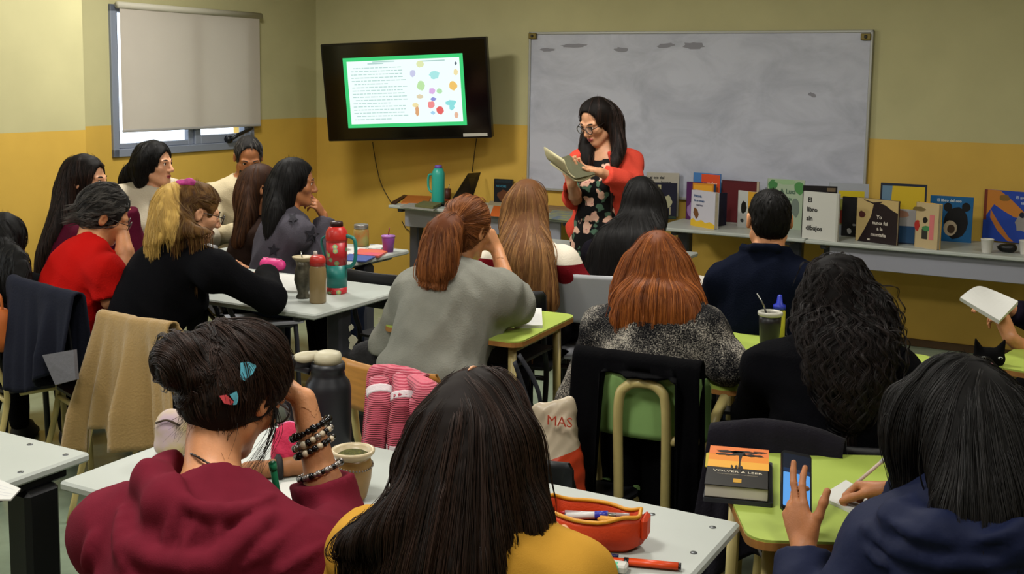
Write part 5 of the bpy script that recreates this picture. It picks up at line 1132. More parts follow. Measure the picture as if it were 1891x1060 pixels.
D = person('person', 'standing person in coral cardigan and black floral dress with glasses, reading from open book', Ht, azT, 26, 0, baz=-156, N=Nt, Pv=Pt, SL=P(1162, 302, TZ + 0.12), SR=P(1074, 304, TZ + 0.05), skinm=SK_C, hfine=0.005, topm=cloth('coral_knit', 'd24a3a', var=0.05), leg_m=mat('tights', '15120f', 0.6), legs='stand', leg_name='tights', seed=41, bulk=0.022, bw=1.12, face=True, lipc='a8524c', top_name='cardigan', hem=0.52, neckr=0.07, sleeve=(0.93, 0.9), necklow=0.01,
    arms=dict(L=dict(W=P(1108, 318, TZ - 0.24), E=P(1170, 345, TZ - 0.05), d=np.array([-0.95, 0.1, 0.2]), n=Z3 * 0.4 + np.array([-0.3, -0.2, 0.4]), curl=(20, 25, 20)), R=dict(W=P(1056, 340, TZ - 0.20), E=P(1062, 366, TZ + 0.02), d=np.array([-0.1, -0.25, 0.8]), n=np.array([0.2, 0.1, 0.9]), curl=(30, 35, 25))),
    extra_top=lambda q: [ell(q['N'] + q['RB'] @ np.array([0.02, 0.19, -0.26]), (0.115, 0.18, 0.42), q['RB'], 0.02, sub=True)])
PPL['teacher'] = D; h = D['h']
B = D['B']; f, r = B[:, 1], B[:, 0]; Pv = D['Pv']; Nn = D['N']
pr = [ell(Pv + (Nn - Pv) * 0.72, (0.165, 0.135, 0.17), B, 0.05), ell(Pv + (Nn - Pv) * 0.4, (0.165, 0.14, 0.2), B, 0.05), ell(Pv, (0.19, 0.155, 0.16), B, 0.05), cap(Pv + Z3 * 0.0, (Pv[0], Pv[1], 0.46), 0.175, 0.21, 0.05), halfspace((0, 0, 0.47), (0, 0, -1), 0.01)] + \
    [ell(Pv + (Nn - Pv) * 0.66 + f * 0.105 + r * q * 0.075, (0.078, 0.075, 0.075), B, 0.04) for q in (-1, 1)] + [cap(Nn - Z3 * 0.02 + f * 0.02, Nn + Z3 * 0.1, 0.072, 0.09, 0.02, sub=True)]
v, f_ = mesh_sdf(pr, 0.011, disp=folds(77, 0.003, 12)); mesh_obj('dress', v, f_, dress, D['root'])
c, s = cap_hair(D, grow=0.004, fz=-0.018, fr=(0.086, 0.104, 0.122))
pr = c + s + curtain([h(0, -0.055, 0.03), h(0, -0.08, -0.05), Nn - f * 0.09 + Z3 * 0.0, Nn - f * 0.12 - Z3 * 0.14], [0.085, 0.10, 0.10, 0.06], [0.06, 0.05, 0.04, 0.02], azT) + \
    curtain([h(-0.055, -0.02, 0.06), h(-0.080, -0.03, -0.02), P(1143, 268, TZ - 0.06), P(1136, 300, TZ - 0.12)], [0.030, 0.026, 0.026, 0.014], [0.03, 0.03, 0.03, 0.015], azT) + \
    curtain([h(0.055, -0.02, 0.06), h(0.078, -0.02, -0.02), P(1084, 272, TZ + 0.02), P(1084, 300, TZ - 0.02)], [0.035, 0.032, 0.036, 0.018], [0.03, 0.03, 0.03, 0.015], azT)
hair_obj('hair', pr, down, H_DBROWN, D['root'], n=600, length=0.3, step=0.018, width=0.0035, h=0.009, seed=42, tone0=0.15)
glasses(D, '15110f', 0.026, 0.022, 0.0028)
# ---------------------------------------------------------------- chairs and what hangs on them
def seat_at(key, label, style, back=0.0, daz=0, side=0.0, **k):
    D = PPL[key]; f, r = D['f'], D['r']; p = D['Pv'] - f * (0.02 + back) + r * side
    return chair(label, p[0], p[1], math.degrees(math.atan2(f[0], f[1])) + daz, style, **k)
seat_at('bun', 'black chair under the person in the maroon hoodie', 'dark'); seat_at('long', 'black chair under the person in mustard yellow', 'dark'); seat_at('phone', 'black chair with cream legs under the person holding the phone', 'cream')
seat_at('curly', 'chair under the curly haired person, a charcoal jacket over its back', 'cream', back=-0.10, bz=0.66); _c = P(1192, 727, 3.37) + PPL['copper']['f'] * 0.27; chair('green chair with cream tube hoop, black coat over its back', _c[0], _c[1], math.degrees(math.atan2(PPL['copper']['f'][0], PPL['copper']['f'][1])), 'green', hoop=True, bz=0.735, bh=0.20)
seat_at('man', 'black chair under the person in the navy polo shirt', 'dark', bz=0.62); seat_at('auburn', 'black chair under the person in the loose grey top', 'dark', back=0.02, bz=0.55, bh=0.14)
seat_at('lightbrown', 'black chair under the person with light brown hair', 'dark'); seat_at('blond', 'cream legged chair hidden under the tan jacket', 'cream', back=0.06); seat_at('red', 'cream legged chair hidden under the navy jacket', 'cream', back=0.06)
seat_at('burg', 'black chair under the person in burgundy', 'dark'); seat_at('white', 'black chair under the person in the white cardigan', 'dark'); seat_at('beard', 'black chair under the bearded person', 'dark'); seat_at('brown', 'black chair under the person with brown hair beside the star sweater', 'dark')
seat_at('star', 'pale grey chair with black slot, behind the star sweater', 'grey', back=0.03, side=-0.03, bz=0.76, bh=0.2); seat_at('left', 'black chair under the person at the left edge', 'dark'); seat_at('papers', 'black chair under the person at the right edge', 'dark')
c = P(1098, 560, 5.02); chair('pale grey chair with maroon frame behind the very long black hair', c[0] + 0.05, c[1] + 0.22, 12, 'maroon', bz=0.74, bh=0.22, bw=0.44)
c = P(752, 720, 3.5); chair('honey coloured plywood chair with a pink knitted sweater over it', c[0] + 0.06, c[1] + 0.24, AZV + 3, 'wood', bw=0.40, bz=0.73, bh=0.16)
c = P(735, 520, 5.35); chair('black chair pushed against the far side of the grey table', c[0] + 0.02, c[1] + 0.2, AZV + 4, 'dark', bw=0.40, bz=0.70)
c = P(1030, 830, 3.42); chair('black chair holding the white and red plastic bag', c[0], c[1], AZV + 6, 'dark', bz=0.60, bh=0.10)
c = P(1826, 668, 4.0); chair('black chair carrying the cat face pouch', c[0] + 0.09, c[1] + 0.24, AZV, 'dark', bz=0.58, bh=0.12)
# writing tablet beside the speckled blouse
t = empty('writing_tablet', W(-1.08, 3.36, 0), 'small green writing tablet on cream posts at the elbow of the speckled blouse', 'desk')
c = HT(1342, 712, 0.74); TR_ = frame(AZV - 62); mb = MB(); prism(mb, rrect(0.30, 0.17, 0.08, 7), 0.728, 0.740, GREEN, TR_, (c[0] + 0.07, c[1] + 0.10, 0)); mb.build('tablet_top', t)
mb = MB(); prism(mb, rrect(0.302, 0.172, 0.081, 7), 0.712, 0.728, PLY, TR_, (c[0] + 0.07, c[1] + 0.10, 0)); mb.build('wood_edge', t)
mb = MB(); a = P(1338, 735, 3.56); b = P(1312, 790, 3.44); tube(mb, [a, b], 0.017, CREAM, 10); tube(mb, [b, (b[0], b[1], 0)], 0.017, CREAM, 10); mb.build('post', t)
mb = MB(); a = HT(1382, 690, 0.715); tube(mb, [(a[0], a[1], 0.712), (a[0] - 0.02, a[1] - 0.03, 0.0)], 0.017, CREAM, 10); mb.build('post', t)
tan = mat('cloth_tan', '9c8052', 0.9, spec=0.15, bump=0.3, bscale=120, sheen=0.2, var=0.05); nvy = mat('cloth_navy_jacket', '1a1c28', 0.85, spec=0.1, bump=0.2, bscale=100); blk = mat('cloth_black_coat', '050507', 0.95, spec=0.05, bump=0.2, bscale=120); chc = mat('cloth_charcoal', '19171e', 0.95, spec=0.06, bump=0.3, bscale=140, sheen=0.05)
B_ = PPL['blond']['B']; drape('jacket', 'tan suede jacket hung over a chair back', 'jacket', P(190, 583, 4.12), P(322, 606, 3.86), -B_[:, 1] + B_[:, 0] * 0.1, 0.47, 0.25, tan, 3, amp=0.032, nf=2.3, flare=0.30, hem=lambda s: 1.0 - 0.14 * abs(s - 0.15) + (0.10 if s < 0.16 else 0) - (0.12 if 0.16 < s < 0.3 else 0), sag=0.006)
mb = MB(); a, b = P(186, 590, 4.1), P(150, 770, 3.98); tube(mb, catmull([P(196, 590, 4.06), P(188, 660, 3.97), P(176, 740, 3.94), P(160, 790, 3.93)], 6), [0.045] * 12 + [0.05] * 7, tan, 12, flat=(1, 0.55)); pass
B_ = PPL['red']['B']; jk = drape('jacket', 'dark navy jacket with grey lining hung over a chair at the left', 'jacket', P(22, 518, 4.42), P(146, 552, 4.12), -B_[:, 1], 0.40, 0.3, nvy, 5, amp=0.02, nf=2.2, flare=-0.05, hem=lambda s: 1.0 - 0.25 * s + 0.1 * math.sin(5 * s), sag=0.004)
mb = MB(); lg = mat('lining_grey', '5d5b60', 0.8, bump=0.3, bscale=40); p4 = [P(84, 655, 4.16), P(142, 645, 4.02), P(146, 700, 4.0), P(108, 710, 4.1)]; mb.add(p4 + [p - B_[:, 1] * 0.012 for p in p4], [(0, 1, 2, 3), (4, 7, 6, 5), (0, 4, 5, 1), (1, 5, 6, 2), (2, 6, 7, 3), (3, 7, 4, 0)], lg); mb.build('lining', jk, label='pale grey lining')
B_ = PPL['copper']['B']; drape('coat', 'long black coat hung around the green chair back', 'coat', P(1064, 664, 3.52), P(1296, 696, 3.28), -B_[:, 1], 0.62, 0.6, blk, 7, amp=0.018, nf=3, flare=0.04, hem=lambda s: 1.0 if s < 0.27 or s > 0.84 else 0.012, gap=0.045, sag=0.0)
mb = MB(); c = P(1217, 672, 3.42); box(mb, c, (0.075, 0.004, 0.014), mat('tag_white', 'c9c9cb', 0.7), B_, 0.0015); o = mb.build('label_tag'); attach(o, bpy.data.objects['coat'])
B_ = PPL['curly']['B']; drape('jacket', 'charcoal jacket bunched over the chair of the curly haired person', 'jacket', P(1312, 806, 3.06), P(1560, 836, 2.97), -B_[:, 1], 0.42, 0.3, chc, 9, amp=0.022, nf=2.4, flare=0.10, hem=lambda s: 1.0 - 0.55 * s, sag=-0.03, gap=0.035)
pk = mat('knit_pink', 'c9566a', 0.95, spec=0.1, sheen=0.3); nt = pk.node_tree; tc = nt.nodes.new('ShaderNodeTexCoord'); wv = nt.nodes.new('ShaderNodeTexWave'); wv.bands_direction = 'Z'; wv.inputs['Scale'].default_value = 55; wv.inputs['Distortion'].default_value = 1.0; nt.links.new(tc.outputs['Object'], wv.inputs['Vector'])
bp = nt.nodes.new('ShaderNodeBump'); bp.inputs['Strength'].default_value = 0.9; bp.inputs['Distance'].default_value = 0.006; nt.links.new(wv.outputs['Fac'], bp.inputs['Height']); nt.links.new(bp.outputs[0], nt.nodes['Principled BSDF'].inputs['Normal'])
B_ = frame(AZV + 3); bk = -B_[:, 1]
sw = drape('knitted_sweater', 'pink ribbed sweater with white bands draped over the plywood chair', 'sweater', P(690, 694, 3.5), P(786, 712, 3.42), bk, 0.30, 0.2, pk, 11, amp=0.018, nf=2.4, hem=lambda s: 1.05 - 0.1 * s, gap=0.03, sag=-0.012, thick=0.012)
def tubef(pts, r, m, nm, par, fl=(1, 0.6)):
    mb = MB(); q = catmull(pts, 6); tube(mb, q, np.interp(np.linspace(0, 1, len(q)), np.linspace(0, 1, len(r)), r), m, 12, flat=fl); o = mb.build(nm); attach(o, par); return o
tubef([P(700, 700, 3.42), P(702, 745, 3.36), P(694, 800, 3.35), P(690, 835, 3.35)], [0.03, 0.038, 0.035, 0.032], pk, 'sleeve', sw); tubef([P(742, 694, 3.44), P(748, 735, 3.36), P(738, 790, 3.34), P(735, 835, 3.34)], [0.03, 0.04, 0.036, 0.034], pk, 'sleeve', sw)
tubef([P(765, 700, 3.42), P(790, 722, 3.33), P(778, 752, 3.30), P(758, 756, 3.30)], [0.03, 0.045, 0.042, 0.03], pk, 'sleeve', sw)
wt = mat('knit_white', 'd3c6ca', 0.95, bump=0.4, bscale=80)
tubef([P(701, 718, 3.396), P(702, 731, 3.378)], [0.041, 0.041], wt, 'white_band', sw, (1, 0.66)); tubef([P(747, 728, 3.372), P(747, 741, 3.358)], [0.043, 0.043], wt, 'white_band', sw, (1, 0.66)); tubef([P(735.6, 822, 3.34), P(735, 838, 3.34)], [0.038, 0.038], wt, 'white_band', sw, (1, 0.66))
# bags
def bag(name, label, c, size, az, m, parts=True, cat='bag', seed=1, fl=0.004):
    R = frame(az); t = empty(name, (c[0], c[1], c[2] - size[2] / 2), label, cat)
    pr = [ell(c, (size[0] * 0.5, size[1] * 0.5, size[2] * 0.52), R, 0.03)] + [cap(c + R @ (np.array([sx * 0.30, 0, -0.30]) * size), c + R @ (np.array([sx * 0.25, 0, 0.26]) * size), size[1] * 0.42, size[1] * 0.36, 0.05) for sx in (-1, 1)]
    v, f = mesh_sdf(pr, 0.009, disp=folds(seed, fl, 25)); mesh_obj('bag_body', v, f, m, t); return t, R
bkm = mat('backpack_navy', '10131d', 0.7, bump=0.2, bscale=90); c = P(912, 735, 4.05); c[2] = 0.34
t, R = bag('backpack', 'dark navy backpack on the floor beside the green desk leg', c, np.array([0.32, 0.2, 0.56]), 20, bkm, seed=2)
mb = MB(); tube(mb, [c + R @ np.array([0.13 * math.cos(a), -0.085, 0.14 + 0.10 * math.sin(a)]) for a in np.linspace(0, math.pi, 14)], 0.007, mat('backpack_zip', '33343a', 0.5), 6); mb.build('zipper', t)
mb = MB(); tube(mb, catmull([P(958, 655, 4.1), P(985, 700, 4.1), P(998, 745, 4.1), P(990, 800, 4.12)], 5), 0.024, bkm, 8, flat=(1, 0.25)); tube(mb, catmull([P(950, 668, 4.15), P(968, 720, 4.15), P(982, 770, 4.15), P(970, 810, 4.15)], 5), 0.02, bkm, 8, flat=(1, 0.25)); mb.build('strap', t)
c = P(690, 665, 4.62); c[2] = 0.40; t, R = bag('shoulder_bag', 'black bag with pale print hanging below the end of the grey table', c, np.array([0.30, 0.18, 0.46]), 30, mat('bag_black', '0b0a0d', 0.8, bump=0.3, bscale=60), seed=4)
mb = MB()
for (x, y, w) in ((648, 605, 9), (652, 628, 13), (648, 640, 8), (700, 590, 6), (706, 602, 5)):
    q = P(x, y, 4.47); k = 9; pts = [q + np.array([w * 0.0011 * (0.6 + 0.8 * rng.random()) * math.cos(a), 0, w * 0.0016 * (0.6 + 0.8 * rng.random()) * math.sin(a)]) for a in np.linspace(0, 6.28, k, endpoint=False)]
    mb.add(pts + [p + np.array([0, 0.004, 0]) for p in pts], [tuple(range(k))[::-1], tuple(range(k, 2 * k))] + [(i, (i + 1) % k, k + (i + 1) % k, k + i) for i in range(k)], mat('bag_print', 'a8a58f', 0.7))
mb.build('print_patch', t, kind='stuff')
c = P(1026, 828, 3.38); c[2] = 0.60                                  # plastic bag on the chair seat
t = empty('plastic_bag', (c[0], c[1], 0.45), 'crumpled white and orange red plastic bag between the chairs', 'bag')
pb = mat('plastic_white', 'b7a792', 0.4, spec=0.5); nt = pb.node_tree; g = nt.nodes.new('ShaderNodeNewGeometry'); sx = nt.nodes.new('ShaderNodeVectorMath'); sx.operation = 'DOT_PRODUCT'; sx.inputs[1].default_value = (-0.45, 0, 1); nt.links.new(g.outputs['Position'], sx.inputs[0])
z0 = c[2] - 0.45 * c[0]; cm = nt.nodes.new('ShaderNodeMath'); cm.operation = 'LESS_THAN'; cm.inputs[1].default_value = z0 - 0.005; nt.links.new(sx.outputs['Value'], cm.inputs[0])
mx = nt.nodes.new('ShaderNodeMix'); mx.data_type = 'RGBA'; mx.inputs['A'].default_value = (*lin('b5a68f'), 1); mx.inputs['B'].default_value = (*lin('b63a1a'), 1); nt.links.new(cm.outputs[0], mx.inputs['Factor']); nt.links.new(mx.outputs['Result'], nt.nodes['Principled BSDF'].inputs['Base Color'])
R = frame(20); pr = [ell(c - Z3 * 0.04, (0.085, 0.05, 0.11), R, 0.03), cap(c + R @ np.array([-0.052, 0, 0.118]), c + R @ np.array([0.036, 0, 0.150]), 0.012, 0.010, 0.03), ell(c + R @ np.array([-0.005, 0, 0.08]), (0.058, 0.026, 0.07), R, 0.03), cap(c + R @ np.array([0.05, 0, 0.0]), c + R @ np.array([0.036, 0, 0.150]), 0.024, 0.010, 0.04), cap(c + R @ np.array([-0.06, 0, 0.0]), c + R @ np.array([-0.052, 0, 0.118]), 0.024, 0.012, 0.04), cap(c + R @ np.array([0.02, 0, -0.05]), c + R @ np.array([0.075, 0, -0.125]), 0.045, 0.02, 0.04)]
v, f = mesh_sdf(pr, 0.006, disp=folds(8, 0.006, 40)); mesh_obj('bag_body', v, f, pb, t)
v, f = text_geo('MAS', 0.042, 'CENTER'); mb = MB(); q = P(1033, 787, 3.30); mb.add(q + (v @ np.stack([R[:, 0], R[:, 2], -R[:, 1]], 1).T), f, mat('bag_red_print', 'a8402c', 0.5)); o = mb.build('lettering', t); o.modifiers.new('thickness', 'SOLIDIFY').thickness = 0.002
c = P(-6, 606, 4.42); t, R = bag('shoulder_bag', 'orange bag peeking in at the left edge', c, np.array([0.12, 0.10, 0.14]), 30, mat('bag_orange', 'b25c22', 0.7), seed=6)
mb = MB(); tube(mb, catmull([c + R @ np.array([-0.04, 0, 0.05]), c + R @ np.array([-0.02, 0, 0.13]), c + R @ np.array([0.03, 0, 0.13]), c + R @ np.array([0.04, 0, 0.05])], 5), 0.006, MATS['bag_orange'], 6); mb.build('handle', t)
# cat face pouch
c = P(1826, 662, 3.94); t = empty('cat_pouch', (c[0], c[1], c[2] - 0.05), 'small black cat face pouch with pink nose, behind the navy jacket', 'pouch'); R = frame(AZV - 25); cm_ = mat('plush_black', '040405', 0.95, spec=0.1)
F_ = -R[:, 1]; L = lambda x, y, z: c + R[:, 0] * x + F_ * y + Z3 * z
pr = [ell(c, (0.056, 0.035, 0.040), R, 0.02)] + [cap(L(q * 0.036, 0, 0.03), L(q * 0.05, 0.004, 0.068), 0.017, 0.004, 0.01) for q in (-1, 1)]
v, f = mesh_sdf(pr, 0.005); mesh_obj('face', v, f, cm_, t)
for q in (-1, 1):
    mb = MB(); lathe(mb, [(0, -0.004), (0.008, -0.002), (0.008, 0.002), (0, 0.004)], mat('cat_eye', 'b9bcb4', 0.3), L(q * 0.028, 0.031, 0.010), 12, np.stack([R[:, 0], Z3, F_], 1), 1, 0.55); lathe(mb, [(0, 0.003), (0.004, 0.0045), (0, 0.005)], cm_, L(q * 0.028, 0.031, 0.010), 8, np.stack([R[:, 0], Z3, F_], 1)); mb.build('eye', t)
mb = MB(); v, f = mesh_sdf([ell(L(0, 0.036, -0.018), (0.012, 0.010, 0.013), R, 0.01)], 0.004); mesh_obj('muzzle', v, f, mat('cat_pink', 'c48a90', 0.7), t)

# ---------------------------------------------------------------- books
PAGE = mat('book_pages', 'b9ae98', 0.85, var=0.08, vscale=60, stretch=(1, 1, 1))
def cmat(c): return mat('ink_' + c, c, 0.45, spec=0.35)
def book(label, bl, br, hp, th, col, prints=(), texts=(), spine=None, z=TOP, lean=0.0, back=None, group='books standing on the front display tables', cover2=None, name='book', tcol='e8e4da'):
    a = HT(bl[0], bl[1], z); b = HT(br[0], br[1], z); Zd = (CM[2] @ (a - CAM)); H_ = hp * Zd / FPX; x = nrmz(b - a); w = np.linalg.norm(b - a); n = np.cross(x, Z3); n = n if n @ (CAM - a) > 0 else -n
    up = nrmz(Z3 - n * math.tan(math.radians(lean))); n = np.cross(x, up); n = n if n @ (CAM - a) > 0 else -n
    R = np.stack([x, up, n], 1); t = empty(name, a, label, 'book', group); cm = cmat(col)
    def pr(mb, pts, z0, z1, m): prism(mb, pts, z0, z1, m, R, a)
    mb = MB(); q = [(0, 0), (w, 0), (w, H_), (0, H_)]; pr(mb, q, -0.0025, 0.0, cm); pr(mb, q, -th, -th + 0.0025, cmat(back or col)); pr(mb, [(0, 0), (0.003, 0), (0.003, H_), (0, H_)], -th, 0, cmat(spine or col)); mb.build('cover', t)
    mb = MB(); pr(mb, [(0.003, 0.003), (w - 0.004, 0.003), (w - 0.004, H_ - 0.003), (0.003, H_ - 0.003)], -th + 0.0025, -0.0025, PAGE); mb.build('pages', t)
    if prints:
        mb = MB()
        for i, (pts, c) in enumerate(prints): pr(mb, [(p[0] * w, p[1] * H_) for p in pts], 0.0, 0.0006 + 0.0002 * i, cmat(c))
        mb.build('cover_picture', t)
    if texts:
        mb = MB()
        for (s, tx, ty, sz, c) in texts:
            v, f = text_geo(s, sz * H_, 'LEFT', 0.97, 0.0010 * sz * H_ / 0.03); v[:, 2] = 0.0014 + 0.0002 * len(prints); mb.add((v + np.array([tx * w, ty * H_, 0])) @ R.T + a, f, cmat(c))
        mb.build('lettering', t, kind='stuff')
    return t
def blob(cx, cy, rx, ry, n=14, j=0.15, a=0):
    o = []
    for i in range(n):
        t = 2 * math.pi * i / n; k = 1 + j * (rng.random() * 2 - 1); x, y = rx * k * math.cos(t), ry * k * math.sin(t); o.append((cx + x * math.cos(a) - y * math.sin(a), cy + x * math.sin(a) + y * math.cos(a)))
    return o
rc = lambda x0, y0, x1, y1: [(x0, y0), (x1, y0), (x1, y1), (x0, y1)]
book('pale cream picture book with a small dark title, leftmost on the display tables', (1192, 398), (1252, 400), 80, 0.012, 'b3ada0', [(rc(0.08, 0.1, 0.92, 0.72), 'a39d90')], [('el ojo del', 0.1, 0.86, 0.09, '3a3a3a'), ('bosque', 0.45, 0.76, 0.08, '4a4a4a')])
book('navy book with a pale moon figure on its cover', (1203, 403), (1248, 405), 66, 0.03, '14142a', [(blob(0.62, 0.48, 0.22, 0.18), 'a29f82'), (rc(0.50, 0.12, 0.58, 0.34), '9a9178'), (rc(0.72, 0.12, 0.78, 0.34), '9a9178'), (rc(0.22, 0.70, 0.36, 0.95), 'b0a884'), (rc(0.3, 0.02, 1.0, 0.08), '2a3a2a')], spine='14142a')
book('thin purple book tucked behind the white rabbit book', (1266, 405), (1302, 408), 70, 0.012, '4a1550', [(blob(0.3, 0.25, 0.22, 0.2), '8a6a9a')])
book('blue book with an orange red title band, tallest of its pile', (1278, 404), (1328, 409), 86, 0.01, '3e73b0', [(rc(0.30, 0.62, 0.98, 0.98), 'cf4a22'), (rc(0.42, 0.60, 0.98, 0.72), 'e2673a')], [('mundos', 0.35, 0.75, 0.11, 'e8c0b0')])
book('orange yellow book in front of the blue one', (1277, 406), (1320, 410), 69, 0.012, 'c77f1e', [(rc(0.05, 0.55, 0.85, 0.95), 'd89a26'), (rc(0.9, 0, 1, 1), '1c2a48')])
book('white book with blue title and yellow grass along its foot', (1275, 416), (1319, 424), 66, 0.034, 'b9b7c2', [([(0, 0), (1, 0), (1, 0.12), (0.8, 0.18), (0.62, 0.13), (0.45, 0.2), (0.25, 0.14), (0.1, 0.22), (0, 0.16)], 'cfa92c'), (blob(0.22, 0.36, 0.1, 0.15, a=0.5), '6a4326')], [('Historia', 0.12, 0.82, 0.10, '35507a'), ('de un conejo', 0.12, 0.70, 0.085, '35507a'), ('y su luna', 0.22, 0.58, 0.08, '50506a')])
book('narrow navy book beside the white and yellow one', (1327, 418), (1341, 416), 61, 0.012, '12142e')
book('large dark maroon book with a cream rim', (1331, 409), (1399, 414), 77, 0.012, '4a0d14', [(rc(0.02, 0.02, 0.94, 0.96), '540f16'), (rc(0.94, 0, 1, 1), 'b3a48c'), (rc(0.45, 0.42, 0.55, 0.44), 'a5622c')])
book('white book with a black bird and a yellow half', (1361, 418), (1402, 424), 67, 0.012, 'b7b9b4', [(rc(0.46, 0, 1, 1), 'c9952a'), (blob(0.28, 0.55, 0.13, 0.17), '14140f'), (blob(0.22, 0.18, 0.08, 0.05), '3a3a3a')])
book('pale green leafy book behind the person in the navy polo', (1414, 419), (1482, 425), 90, 0.012, '9fb096', [(blob(0.15, 0.88, 0.14, 0.10), '3f7a44'), (blob(0.86, 0.84, 0.13, 0.13), '4a8448'), (blob(0.5, 0.95, 0.3, 0.05), '8fae84'), (blob(0.78, 0.45, 0.12, 0.2), '6d7a70')], [('A Luci', 0.35, 0.72, 0.13, '4f6a58'), ('le gusta', 0.3, 0.58, 0.1, '5f7a66')])
book('black book behind the white one with no pictures', (1479, 438), (1542, 441), 96, 0.012, '120d10', [(rc(0.7, 0.9, 0.95, 0.97), '6a5a44')])
book('white book titled El libro sin dibujos', (1480, 439), (1546, 447), 87, 0.016, 'bdbdb6', [(rc(0.93, 0, 1, 1), 'a9a9a0')], [('El', 0.14, 0.78, 0.135, '2c2c2a'), ('libro', 0.12, 0.58, 0.135, '2c2c2a'), ('sin', 0.12, 0.39, 0.135, '2c2c2a'), ('dibujos', 0.11, 0.19, 0.135, '2c2c2a')], spine='a9a9a0')
book('tall pale book with a yellow panel, behind the black book', (1527, 432), (1600, 436), 95, 0.012, '9fa3ab', [(rc(0.25, 0.72, 0.9, 0.86), 'c7b21c'), (rc(0.25, 0.2, 0.9, 0.7), '8a8a40'), (blob(0.35, 0.35, 0.1, 0.12), '8a3426')])
book('black book with small white moon drawing, left of the brown cover', (1553, 435), (1582, 438), 73, 0.012, '0b0a0d', [(blob(0.5, 0.14, 0.14, 0.07), 'a9a9a9'), (blob(0.8, 0.3, 0.12, 0.03), '8a8a8a')])
book('brown and cream book with a dark mountain and pale title', (1579, 444), (1655, 454), 80, 0.022, 'b39c68', [([(0.06, 0), (1, 0), (1, 0.72), (0.86, 0.78), (0.7, 0.88), (0.5, 0.94), (0.42, 0.9), (0.36, 0.6), (0.22, 0.3)], '1d1113'), ([(0.16, 0.98), (0.4, 0.92), (0.62, 0.96), (0.6, 0.93), (0.42, 0.88), (0.2, 0.95)], '231514'), (blob(0.14, 0.62, 0.08, 0.08), '4a2320'), (rc(0.30, 0.05, 0.36, 0.09), 'b8b0a0')], [('Yo', 0.5, 0.56, 0.12, 'b8b0a4'), ('nunca fui', 0.40, 0.43, 0.11, 'b8b0a4'), ('a la', 0.52, 0.30, 0.11, 'b8b0a4'), ('montaña', 0.38, 0.16, 0.11, 'b8b0a4')], spine='1d1113', back='2a0f14')
book('large dark blue book with a broad yellow cover picture', (1621, 447), (1706, 453), 110, 0.012, '1b2233', [(rc(0.04, 0.55, 0.96, 0.96), 'c2a522'), ([(0.04, 0.62), (0.24, 0.72), (0.26, 0.96), (0.04, 0.96)], '5d7a92'), (rc(0.3, 0.30, 0.96, 0.58), 'a3a0a0'), (rc(0.3, 0.02, 0.96, 0.3), '244a70'), (blob(0.45, 0.5, 0.2, 0.06), 'b0806a')])
book('beige book with red and green figures, open like a card', (1688, 455), (1730, 462), 83, 0.03, 'b29e76', [(blob(0.42, 0.62, 0.11, 0.07), '14120f'), (rc(0.3, 0.2, 0.55, 0.42), '2b2a26'), (blob(0.5, 0.44, 0.2, 0.06), '3f7a4a'), (blob(0.08, 0.48, 0.12, 0.12), 'a02a22'), (rc(0.62, 0.2, 0.82, 0.75), 'c06a6a'), (blob(0.15, 0.85, 0.3, 0.05), '6a5a36')], spine='b29e76', back='c79a2c')
book('blue book with a black bear, titled El libro del oso', (1714, 443), (1793, 449), 83, 0.014, '15598c', [(blob(0.62, 0.42, 0.28, 0.36, j=0.05), '07080c'), (blob(0.84, 0.78, 0.1, 0.1, j=0.03), '07080c'), (blob(0.42, 0.76, 0.1, 0.1, j=0.03), '07080c'), (blob(0.50, 0.30, 0.16, 0.17, j=0.03), 'a4957c'), (blob(0.52, 0.28, 0.09, 0.10, j=0.03), '3a2a1a')], [('El libro del oso', 0.16, 0.88, 0.085, 'b9c4cc')])
book('large blue book with an orange swooping bird, at the right edge', (1813, 442), (1908, 452), 93, 0.014, '1d3f9e', [([(0.03, 0.45), (0.0, 1.0), (0.3, 1.0), (0.55, 0.82), (0.8, 0.6), (0.9, 0.45), (0.6, 0.5), (0.4, 0.6), (0.2, 0.72)], 'b8742a'), ([(0.14, 0.62), (0.3, 0.38), (0.52, 0.1), (0.62, 0.02), (0.5, 0.02), (0.3, 0.2), (0.14, 0.45)], 'b26d2c'), (blob(0.78, 0.4, 0.16, 0.18), '8f8a86'), (rc(0.0, 0.4, 0.06, 1.0), '6a2a16'), (blob(0.4, 0.86, 0.1, 0.06), '7a5a22'), (blob(0.75, 0.55, 0.05, 0.06), '1a1a2c')], [('El ave', 0.62, 0.86, 0.08, 'a9b4cf'), ('azul', 0.72, 0.76, 0.08, 'a9b4cf')])
book('small black book with blue title on the left front table', (912, 374), (946, 376), 44, 0.02, '0c1016', [(blob(0.55, 0.3, 0.35, 0.25), '5a3218'), (rc(0.08, 0.85, 0.9, 0.97), '14232c')], [('NOCHE', 0.12, 0.66, 0.13, '2f6f86')], group='books on the left front table')
book('pink book with purple figures beside the standing reader', (1026, 378), (1064, 381), 38, 0.02, 'c79a98', [(blob(0.35, 0.45, 0.1, 0.32), '4a2350'), (blob(0.7, 0.35, 0.16, 0.2), '8a6a8c'), (blob(0.36, 0.75, 0.12, 0.12), '3a1a3c')], group='books on the left front table')
